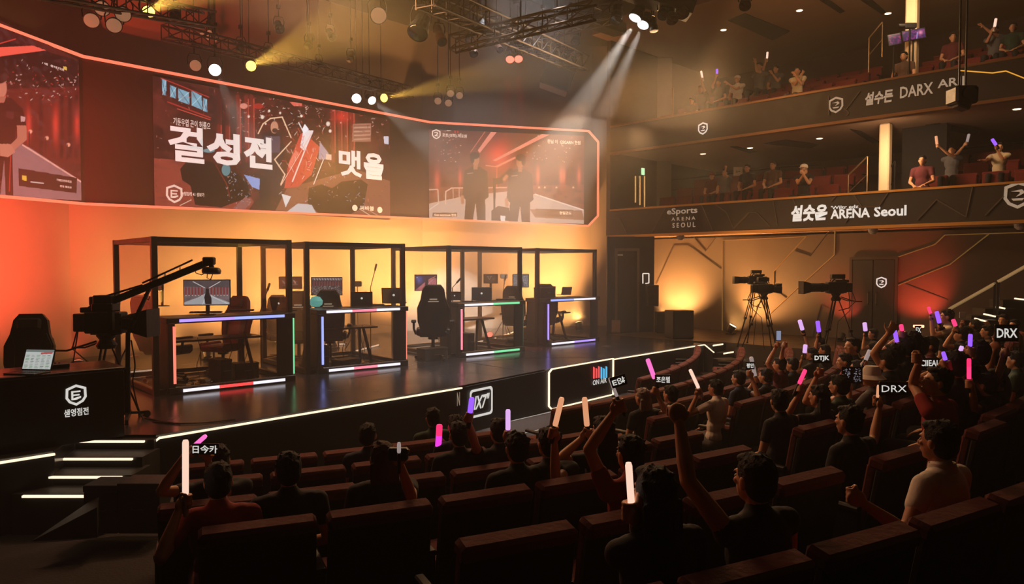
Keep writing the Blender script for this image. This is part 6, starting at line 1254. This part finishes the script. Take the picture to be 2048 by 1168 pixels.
def sit(label, px, py, r, arms=(None, None), fix=False, **k):
    if not fix:
        got = None
        for tol in (.13, .6):
            ff = 14.6
            while ff > 3.2 and not got:
                p_ = atF(px, py, ff); rr_ = math.hypot(p_.x-FC.x, p_.y-FC.y)
                q = min(RN, key=lambda k_: abs(k_-.26-rr_))
                if abs(q-.26-rr_) < tol and p_.x < 15.0 and .82 <= (p_.z-ZR[q])/1.25 <= 1.14: got = (q, ff)
                ff -= .06
            if got: break
        if got: r, FFX = got
        else: FFX = None; print('NOFIT', label)
    else: FFX = None
    rr = r-.26; f = FFX or rowF(px, rr); hp = atF(px, py, f); zf = ZR[r]; s = (hp.z-zf)/1.25
    standing = s > 1.2
    if standing: s = (hp.z-zf)/1.66
    s = max(.86, min(1.14, s)); loc = V((hp.x, hp.y, zf)); base = 1.66 if standing else 1.25; loc.z = max(zf, hp.z-base*s) if hp.z-base*s > zf+.06 else zf
    face = math.atan2(FC.y-loc.y, FC.x-loc.x)-math.pi/2; A = []
    for a in arms: A.append(a(f) if callable(a) else a)
    SITTERS.append((label, loc.copy(), face, standing, r)); kk = dict(k); kk.setdefault('vox', .009 if f < 7.5 else .012); kk.setdefault('seated', not standing); t = person(label, loc, face, s, arms=tuple(A), **kk); return t, f, hp
def grab(x0, y0, x1, y1, off=-.12, mode='grip', hint=None):
    """arm grabbing something whose lower end is (x0,y0) and upper end (x1,y1), at the person's depth + off"""
    def fn(f):
        a = atF(x0, y0, f+off); b = atF(x1, y1, f+off); d = (b-a).normalized(); r_ = (a-d*.03, mode, d)
        return r_ if hint is None else r_+(hint,)
    return fn
def pt(x, y, off=-.1, mode='open', ax=None, hint=None):
    def fn(f):
        r_ = (atF(x, y, f+off), mode, ax if ax is not None else RT)
        return r_ if hint is None else r_+(hint,)
    return fn
def stk(label, x0, y0, x1, y1, f, col, off=-.12, r=8.5): return stick(label, atF(x0, y0, f+off), atF(x1, y1, f+off), col, r)
NL = (None, None)
# --- front of the photo
# man in a red shirt, lower left, white stick in his left hand
t, f, hp = sit('person in a red shirt seen from behind at the lower left, holding a tall stick', 437, 985, 16.36, (grab(371, 990, 371, 880, -.15, hint=(-.4, -.2, -.9)), None), fix=True, shirt='red', pants='black', hair='short', sk=0, vox=.007, sleeve=.6)
stk('tall warm white light stick held by the person in the red shirt', 371, 990, 371, 880, f, 'white', -.15, 12.5)
t, f, hp = sit('person with dark hair beyond the red shirt, raising a pink light stick', 437, 930, 14.5, (grab(388, 896, 410, 872, -.2), grab(420, 905, 436, 903, -.2)), vox=.009)
stk('pink slanted light stick above the tall white one at the lower left', 387, 893, 412, 871, f, 'rose', -.2, 9)
board('small black board with three white characters at the lower left', atF(411, 898, f-.22), RT, 54, 22, '日今카', bold=.02, tw=.92, hh=.75)
sit('person with dark hair sitting alone between two empty seats left of the middle', 577, 945, 14.5, NL)
sit('person in a navy shirt and glasses in the front rows below the stage edge', 737, 880, 13.6, NL, shirt='navy', glasses=True, look=(-.5, 0))
t, f, hp = sit('person with long brown hair filming with a small black camera', 765, 930, 14.5, (None, pt(802, 915, -.3, 'grip', Z_)), hair='long', hm=hairb)
t_ = thing('compact_camera', 'small black camera held up by the person with long brown hair', 'camera', atF(795, 908, f-.32)); c = atF(796, 908, f-.32); MB().box(c, (.11, .05, .07), (RT, FL, Z_), .01).build('camera_body', black, t_, world=True); MB().cyl(c-FL*.0, c+FL*.06, .028).build('lens', blackm, t_, world=True)
stk('pale grey light stick beside the small black camera', 798, 906, 798, 885, f, 'pale', -.4, 8)
board('small yellow paper card held up beside the camera', atF(812, 905, f-.3), RT*.8+Z_*-.3, 12, 15, None, face=M('yellow_card', (190, 170, 60), .6))
t, f, hp = sit('person with wide dark hair sitting behind the magenta light stick', 866, 872, 13.6, NL, shirt='green', hair='curly', fix=True)
t, f, hp = sit('person whose raised arm holds a magenta light stick in the middle', 912, 890, 14.5, (None, grab(876, 900, 879, 850, -.1, hint=(1, 0, -1))), vox=.008, fix=True)
stk('magenta light stick with pink top in the middle of the seats', 876, 904, 879, 849, f, 'magenta', -.1, 12.5)
t, f, hp = sit('person raising a violet light stick in front of the framed stage emblem', 918, 880, 13.6, (None, grab(940, 826, 944, 796, -.3)))
stk('violet light stick in front of the framed stage emblem', 940, 826, 944, 795, f, 'violet', -.3, 11)
t, f, hp = sit('person with round dark hair sitting below the lilac light stick', 998, 872, 13.6, (None, grab(1016, 862, 1016, 820, -.4)), hair='bun')
stk('lilac and pink light stick right of the stage emblem', 1016, 860, 1016, 819, f, 'lilac', -.4, 10)
sit('person with dark hair sitting low behind the round-haired one', 1034, 908, 14.5, NL, hair='curly')
t, f, hp = sit('person with a wristwatch raising an amber light stick', 1098, 900, 14.5, (None, grab(1108, 858, 1122, 796, -.15)), sk=0)
stk('amber light stick tilted right, left one of two side by side', 1110, 852, 1124, 795, f, 'amber', -.15, 11.5)
t, f, hp = sit('person with long dark hair raising an upright amber light stick', 1207, 872, 14.5, (grab(1175, 858, 1169, 797, -.15), None), hair='long')
stk('upright amber light stick, right one of two side by side', 1174, 852, 1169, 795, f, 'amber', -.15, 11.5)
t, f, hp = sit('person in a red T-shirt raising one bare arm with stick and black board', 1262, 905, 15.44, (grab(1236, 800, 1222, 756, -.1), None), shirt='red', vox=.008)
stk('thin dark stick held up beside the ON AIR sign', 1234, 793, 1219, 756, f, 'pale', -.1, 7)
board('black board with white strokes held up beside the ON AIR sign', atF(1237, 762, f-.14), RT*.95+Z_*.3, 32, 22, 'E않', bold=.02)
t, f, hp = sit('person with ash grey shoulder-length hair left of the pink slanted light stick', 1286, 797, 13.6, (None, grab(1312, 775, 1318, 755, -.1)), hair='long', hm=hairg)
stk('pink and violet slanted light stick right of the ON AIR sign', 1309, 757, 1295, 718, f, 'rose', -.1, 9)
board('grey board with white characters right of the pink slanted light stick', atF(1326, 759, f-.14), RT, 33, 20, '조은별', face=M('grey_board', (92, 88, 88), .5), bold=.02)
sit('person with dark hair behind the grey board', 1342, 795, 13.6, NL)
t, f, hp = sit('person in a white T-shirt and patterned shorts in the right block aisle seat', 1432, 782, 14.5, (grab(1396, 778, 1381, 740, -.1), None), shirt='white', pants='grey', sk=2)
stk('pale light stick tilted left above the person in the white T-shirt', 1397, 776, 1380, 739, f, 'white', -.1, 7)
# big raised fist, foreground
t, f, hp = sit('person in a black top with bare arm and raised fist in the foreground', 1512, 955, 18.2, ((atF(1351, 822, 2.95), 'fist', RT, (-.7, -.2, -.6)), None), fix=True, vox=.0052, sk=0, sleeve=.1)
t, f, hp = sit('person with long dark hair at the lower middle gripping a bright white light stick', 1310, 985, 18.2, ((atF(1262, 1022, 2.65), 'grip', UP, (-.3, 0, -.9)), None), fix=True, hair='long', vox=.007, shirt='black')
stk('bright white light stick in the foreground left of the raised fist', 1263, 1014, 1257, 925, 2.65, 'white', 0, 14.5)
t, f, hp = sit('person in a white collared shirt with a wristwatch in the right foreground', 1880, 880, 18.2, ((atF(1702, 992, 3.35), 'fist', UP, (-.2, -.3, -.9)), None), fix=True, shirt='white', vox=.0075, sk=2, collar=True)

# --- right block crowd
def holder(label, px, py, r, hx0, hy0, hx1, hy1, slabel, col, side=0, off=-.12, sr=8, **k):
    g1 = grab(hx0, hy0+3, hx1, hy1, off); arms = (g1, None) if side == 0 else (None, g1); t, f, hp = sit(label, px, py, r, arms, **k)
    if slabel: stk(slabel, hx0, hy0, hx1, hy1, f, col, off, sr)
    return f
holder('person in a black jacket raising a pale stick at the left of the right block', 1532, 758, 14.5, 1510, 752, 1502, 714, 'pale light stick at the left of the right block crowd', 'pale', 0)
t, f, hp = sit('person with black hair holding a small board left of the pale stick', 1478, 758, 13.6, (None, grab(1500, 742, 1500, 731, -.1)), shirt='navy')
board('small black board with pale characters behind the pale stick', atF(1500, 731, f-.12), RT, 18, 15, '평안', bold=.03)
sit('person in black with white back print sitting in the right block', 1585, 735, 13.6, NL, shirt='black')
t, f, hp = sit('person filming with a phone held up by both arms in front of the tripods', 1560, 728, 12.7, (pt(1556, 690, -.1, 'grip', Z_), pt(1570, 690, -.1, 'grip', Z_)), shirt='maroon', sleeve=.3)
t_ = thing('phone', 'phone with lit screen held up in front of the tripods', 'phone', atF(1557, 672, f-.1)); c = atF(1557, 671, f-.1); MB().box(c, (.075, .012, .15), (RT, FL, Z_), .008).build('phone_body', black, t_, world=True); MB().box(c-FL*.008, (.062, .003, .13), (RT, FL, Z_)).build('display', gl('phone_screen', (150, 160, 190), .7), t_, world=True)
holder('person with outstretched bare arm and lilac stick beside the tripods', 1640, 690, 11.8, 1605, 660, 1599, 640, 'lilac light stick tilted left beside the tripods', 'lilac', 0, sk=0)
holder('person with dark hair and violet stick between the camera tripods', 1650, 706, 11.8, 1638, 664, 1635, 642, 'violet light stick between the camera tripods', 'violet', 0)
holder('person with black hair beside the short pink and violet stick', 1623, 712, 12.7, 1609, 706, 1611, 689, 'short pink and violet light stick next to black hair', 'lilac', 0)
f = holder('person in a green top raising a black board with one arm', 1680, 770, 15.44, 1640, 735, 1640, 728, None, 'pale', 0, shirt='green', sk=0)
board('black board with white slanted letters DTJK in the right block', atF(1643, 717, f-.14), RT, 36, 19, 'DTJK', bold=.03)
holder('person with long dark hair raising a hot pink light stick', 1640, 800, 15.44, 1598, 768, 1611, 739, 'hot pink light stick tilted right in the right block', 'pink', 0, hair='long', vox=.009)
t, f, hp = sit('person behind the lower DRX board holding a short stick, seen from behind', 1700, 850, 17.28, (None, (atF(1754, 803, 5.08), 'grip', UP)), vox=.009, fix=True)
stk('short amber stick left of the lower DRX board', 1755, 795, 1757, 770, 5.15, 'amber', -.1, 6)
board('black board with large white letters DRX in the lower right block', atF(1787, 777, 5.0), RT, 58, 27, 'DRX', bold=.0, tw=.86, hh=.5)
t, f, hp = sit('person in a white bucket hat behind the printed poster', 1744, 752, 14.5, (grab(1692, 766, 1692, 750, -.15), None), hair='bucket', cap='white', shirt='grey')
t_ = board('dark poster with two columns of small pale prints', atF(1704, 750, f-.2), RT, 42, 34, None, name='poster')
rp_ = random.Random(4); mb = MB()
for k in range(90): mb.box(atF(1704, 750, f-.2)+RT*f/FPX*((-17 if k % 2 else 3)+rp_.uniform(0, 13))+UP*f/FPX*rp_.uniform(-13, 13)-FW*.008, (rp_.uniform(.5, 2.2)*f/FPX, rp_.uniform(.5, 1.8)*f/FPX, .002), (RT, UP, -FW))
mb.build('print', gl('print_grey', (170, 168, 180), .45), t_, world=True)
holder('person holding a white stick above the bucket hat', 1716, 742, 13.6, 1731, 720, 1740, 700, 'white light stick tilted right above the bucket hat', 'pale', 1)
sit('person with face turned left in the middle of the right block', 1706, 692, 12.7, NL, look=(.9, .1))
holder('person with raised lilac stick in front of the double door', 1747, 672, 11.8, 1731, 662, 1729, 645, 'lilac light stick in front of the double door', 'lilac', 0)
f = holder('person pointing one finger hand up beside a violet stick', 1812, 692, 12.7, 1794, 684, 1788, 655, 'violet light stick beside the raised open hand', 'violet', 1, sk=0)
t, f, hp = sit('person with raised open hand in front of the double door', 1790, 708, 13.6, (pt(1774, 655, -.05, 'open', RT, hint=(-.3, 0, -.9)), None), sk=0)
holder('person with pink stick under the red lamp', 1822, 683, 11.8, 1804, 662, 1802, 649, 'small pink light stick under the red lamp', 'pink', 0)
t, f, hp = sit('person in a dark hood holding a small black board with pale marks', 1838, 692, 11.8, (None, grab(1838, 672, 1838, 662, -.1))); board('small black board with pale vertical marks under the red lamp', atF(1836, 660, f-.12), RT, 13, 17, 'EX', bold=.02)
t, f, hp = sit('person in a pale shirt sitting high and raising two light sticks', 1895, 632, 12.7, (grab(1863, 630, 1857, 614, -.1), grab(1880, 648, 1873, 623, -.25)), shirt='cream', pants='black', sk=0, vox=.009)
stk('violet light stick held by the person in the pale shirt', 1879, 646, 1873, 623, f, 'violet', -.25, 8)
stk('small pink light stick at the top left of the pale shirted person', 1861, 627, 1857, 614, f, 'pink', -.1, 6)
holder('person with glowing orange face side and a pink stick', 1922, 668, 13.6, 1911, 652, 1906, 639, 'short pink light stick right of the pale shirt', 'pink', 0, sk=0)
t, f, hp = sit('person in dark clothes holding up the white square card', 1938, 662, 11.8, (grab(1926, 642, 1926, 632, -.1), None), shirt='black')
board('white square card held up at the right end of the crowd', atF(1925, 630, f-.12), RT, 12, 12, None, face=M('white_card', (220, 215, 210), .6))
holder('person behind the upright violet stick at the right', 1955, 706, 13.6, 1940, 693, 1941, 668, 'upright violet light stick at the right of the crowd', 'violet', 0)
holder('person with a short fat violet stick at the chest', 1908, 728, 14.5, 1891, 720, 1886, 704, 'short fat violet light stick above the letters board', 'violet', 0)
holder('person with a dim lilac stick in the right crowd', 1935, 742, 15.44, 1918, 710, 1924, 692, 'dim lilac light stick right of the short fat violet one', 'lilac', 0)
t, f, hp = sit('person with dark hair holding up the black board with white letters', 1836, 748, 14.5, (None, grab(1848, 742, 1848, 730, -.1)), shirt='green')
board('black board with white letters in the middle of the right crowd', atF(1857, 726, f-.12), RT, 42, 20, 'CIIEAI', bold=.02)
t, f, hp = sit('person in profile in a red top raising a forearm beside the letters board', 1876, 762, 17.28, (pt(1832, 715, -.1, 'grip', Z_, hint=(.3, 0, -1)), None), fix=True, shirt='red', sk=0, look=(.7, .15), vox=.008)
holder('person gripping the brightest pink light stick at the right', 1972, 800, 17.28, 1938, 758, 1938, 717, 'brightest hot pink upright light stick at the right', 'duo', 0, off=-.42, sk=0, vox=.009, fix=True)
t, f, hp = sit('person in a dark cap and red mask-like scarf at the right edge', 1992, 770, 16.36, (None, pt(2012, 705, -.1, 'grip', Z_)), hair='cap', cap='black', look=(.8, 0), vox=.009)
t, f, hp = sit('person at the right edge raising the upper DRX board with one arm', 1990, 712, 15.44, (None, grab(1995, 682, 1994, 660, -.1)), sk=2)
board('black board with white letters DRX at the right edge of the crowd', atF(2013, 666, f-.12), RT, 48, 34, 'DRX', bold=.02, tw=.86, hh=.55)
sit('person in a striped dark shirt at the far right edge', 2030, 650, 12.7, NL, shirt='brown', look=(.9, 0))
sit('person with dark hair leaning forward at the far right edge', 2008, 640, 11.8, (pt(1975, 655, -.3, 'open', RT), None), shirt='maroon', look=(1., 0))
sit('person in a dark top turned left below the upper DRX board', 2032, 720, 14.5, NL, shirt='green')
for k, (x, y, r, lb, sh) in enumerate(((1560, 800, 15.44, 'person with dark hair low between two seat rows, left of the pink stick', 'black'), (1775, 720, 14.5, 'person with dark cap above the lower DRX board', 'black'), (1860, 690, 13.6, 'person in dark clothes left of the upright violet stick', 'maroon'), (1880, 668, 12.7, 'person with short hair directly below the pale shirt', 'black'), (1975, 668, 12.7, 'person in dark clothes left of the upper DRX board', 'brown'), (1690, 722, 13.6, 'person with black hair right of the DTJK board', 'red'), (1950, 655, 11.8, 'person with dark hair under the handrail', 'black'))):
    sit(lb, x, y, r, NL, shirt=sh, look=((k % 3-1)*.5, 0))
# --- balconies
def bal(label, px, py, deck, arms=NL, seated=True, **k):
    z0 = (3.98, 6.52)[deck]; best = None
    for kk in range(4):
        u = 18.75+kk*1.0; hp = atU(px, py, u); zf = z0+.36*kk; h = 1.25 if seated else 1.66; e = abs(hp.z-zf-h)
        if best is None or e < best[0]: best = (e, u, hp, zf)
    e, u, hp, zf = best; f = (hp-CAM).dot(FL); s = max(.85, min(1.15, (hp.z-zf)/(1.25 if seated else 1.66))); A = tuple(a(f) if callable(a) else a for a in arms)
    person(label, V((hp.x, hp.y, zf)), R(90), s, arms=A, vox=.016, seated=seated, **k); return f
X9 = None
f = bal('person raising a white stick at the left of the upper balcony', 1402, 178, 1, (grab(1405, 157, 1402, 142, -.1), None)); stk('small white light stick, leftmost on the upper balcony', 1405, 156, 1402, 142, f, 'white', -.1, 4)
f = bal('person raising a violet stick near the left of the upper balcony', 1437, 166, 1, (None, grab(1434, 148, 1434, 139, -.1))); stk('small violet light stick on the upper balcony', 1434, 148, 1434, 138, f, 'violet', -.1, 4)
bal('person in a white T-shirt and cap waving on the upper balcony', 1475, 158, 1, (pt(1453, 168, -.2), None), shirt='white', hair='cap', cap='white')
f = bal('person standing with both arms raised on the upper balcony', 1519, 128, 1, (pt(1507, 122, -.1), grab(1534, 118, 1535, 104, -.1)), shirt='grey'); stk('small white light stick raised highest on the upper balcony', 1534, 117, 1535, 104, f, 'white', -.1, 4)
bal('person in a grey shirt holding a phone up on the upper balcony', 1552, 138, 1, (pt(1541, 148, -.2), None), shirt='grey'); bal('person in a cream top with orange sleeves sitting on the upper balcony', 1595, 142, 1, (pt(1588, 152, -.3), pt(1605, 150, -.3)), shirt='cream', pants='grey', look=(.3, 0))
bal('person in dark clothes low at the left of the upper balcony', 1383, 222, 1, NL, shirt='brown')
f = bal('person raising a bright white stick at the right of the upper balcony', 1990, 60, 1, (pt(1963, 52, -.1), grab(1990, 54, 1993, 38, -.2)), shirt='grey', sk=2); stk('bright white light stick on the right of the upper balcony', 1989, 54, 1992, 37, f, 'white', -.2, 5)
bal('person with orange lit face at the right of the upper balcony', 1906, 74, 1, NL, shirt='maroon', look=(.5, 0)); bal('person at the far right of the upper balcony', 2026, 54, 1, NL, shirt='green')
bal('camera operator in a checked shirt behind the balcony monitors', 1808, 112, 1, NL, shirt='brown')
bal('person with a red cap on the lower balcony', 1424, 352, 0, NL, hair='cap', cap='red', shirt='maroon')
f = bal('person with one arm up beside the white placard on the lower balcony', 1450, 345, 0, (pt(1449, 333, -.1), None), shirt='grey'); board('white placard held up on the lower balcony', atF(1476, 343, f-.2), RT, 18, 17, 'ㅅㅡ', face=M('placard_white', (210, 190, 165), .6), col=black, tw=.5, hh=.3)
bal('person in dark clothes in the middle of the lower balcony', 1495, 336, 0, NL, shirt='black'); bal('person sitting upright behind the seats of the lower balcony', 1546, 330, 0, NL, shirt='brown')
bal('person in a white cap taking a photo on the lower balcony', 1608, 337, 0, (pt(1602, 344, -.3, 'grip', Z_), pt(1612, 344, -.3, 'grip', Z_)), hair='cap', cap='white', shirt='black', sleeve=.3)
f = bal('person spreading both arms with light sticks on the lower balcony', 1904, 300, 0, (grab(1874, 289, 1872, 273, -.2, hint=(0, 0, -1)), grab(1934, 285, 1938, 269, -.2, hint=(0, 0, -1))), shirt='grey'); stk('dim amber light stick in front of the blue sign', 1874, 289, 1872, 272, f, 'amber', -.2, 5); stk('pale light stick at the end of the outstretched arm on the lower balcony', 1934, 284, 1938, 268, f, 'pale', -.2, 5)
f = bal('person in a white shirt sitting at the far right of the lower balcony', 1999, 294, 0, (grab(1992, 292, 1986, 280, -.2), pt(1960, 322, -.3)), shirt='cream', pants='black', look=(.4, 0)); stk('violet light stick in front of the face on the lower balcony', 1992, 290, 1984, 278, f, 'violet', -.2, 6)
bal('person in dark clothes low behind the red seats right of the column', 1845, 320, 0, NL, shirt='maroon')
# yellow lit floor lines between the blocks
for k, (a_, b_, z, lb) in enumerate((((1655, 905), (1728, 857), .3, 'dotted yellow floor line running along the aisle'), ((1563, 950), (1586, 951), .45, 'short yellow floor line in front of the foreground head'), ((1741, 959), (1812, 963), .45, 'warm floor line beside the person in the collared shirt'), ((1992, 903), (2046, 906), .45, 'faint floor line at the right edge'))):
    strip('floor_line', lb, [atZ(*a_, z+.29), atZ(*b_, z+.29)], gl('yellow_floor_line', (225, 170, 70), .7), .02, 'floor line', .006)

# seats under the people who sit between the regular seats
for lb, loc, face, stand, r in SITTERS:
    b = loc-V((math.cos(face+math.pi/2), math.sin(face+math.pi/2), 0))*.26
    if stand or r >= 18.2: continue
    if min((b-p).length for _, _, p in SEATS) > .42:
        copy_tree(SPt, V((b.x, b.y, ZR[r])), face, 'burgundy theatre seat under the '+' '.join(lb.split()[:9]), None, None); SEATS.append((r, 0, b))
for t_ in (SPt, SP2t):
    for c in t_[1]: COL.objects.unlink(c[0]); bpy.data.objects.remove(c[0])
    COL.objects.unlink(t_[0]); bpy.data.objects.remove(t_[0])

# ================================================================ haze
def haze(a, b, dens, name):
    m = bpy.data.materials.new(name); m.use_nodes = True; nt = m.node_tree; nt.nodes.remove(nt.nodes['Principled BSDF'])
    v = nt.nodes.new('ShaderNodeVolumeScatter'); v.inputs['Density'].default_value = dens; v.inputs['Color'].default_value = (1, .95, .9, 1); v.inputs['Anisotropy'].default_value = .25
    nt.links.new(v.outputs[0], nt.nodes['Material Output'].inputs['Volume']); m.cycles.homogeneous_volume = True if hasattr(m.cycles, 'homogeneous_volume') else None
    o = MB().bb(a, b).build('haze', m); tag(o, 'thin smoke haze filling the air %s' % {'stage_haze': 'over the stage', 'upper_haze': 'in front of the video wall top', 'top_haze': 'between the lighting trusses', 'ceiling_haze': 'under the hall ceiling above the seats', 'hall_haze': 'over the seats'}[name], 'haze', 'stuff'); return o
haze((-4.9, 9.9, .0), (24.3, 18.6, 6.0), .037, 'stage_haze')
haze((-4.9, 8.0, 6.005), (24.3, 18.6, 8.0), .013, 'upper_haze')
haze((-4.9, 8.0, 8.005), (24.3, 18.6, 9.95), .0045, 'top_haze')
haze((-6, -6, .0), (24.3, 9.895, 6.0), .0038, 'hall_haze')
haze((-6, -6, 6.005), (24.3, 7.995, 9.95), .0036, 'ceiling_haze')
bpy.data.scenes.remove(TS)
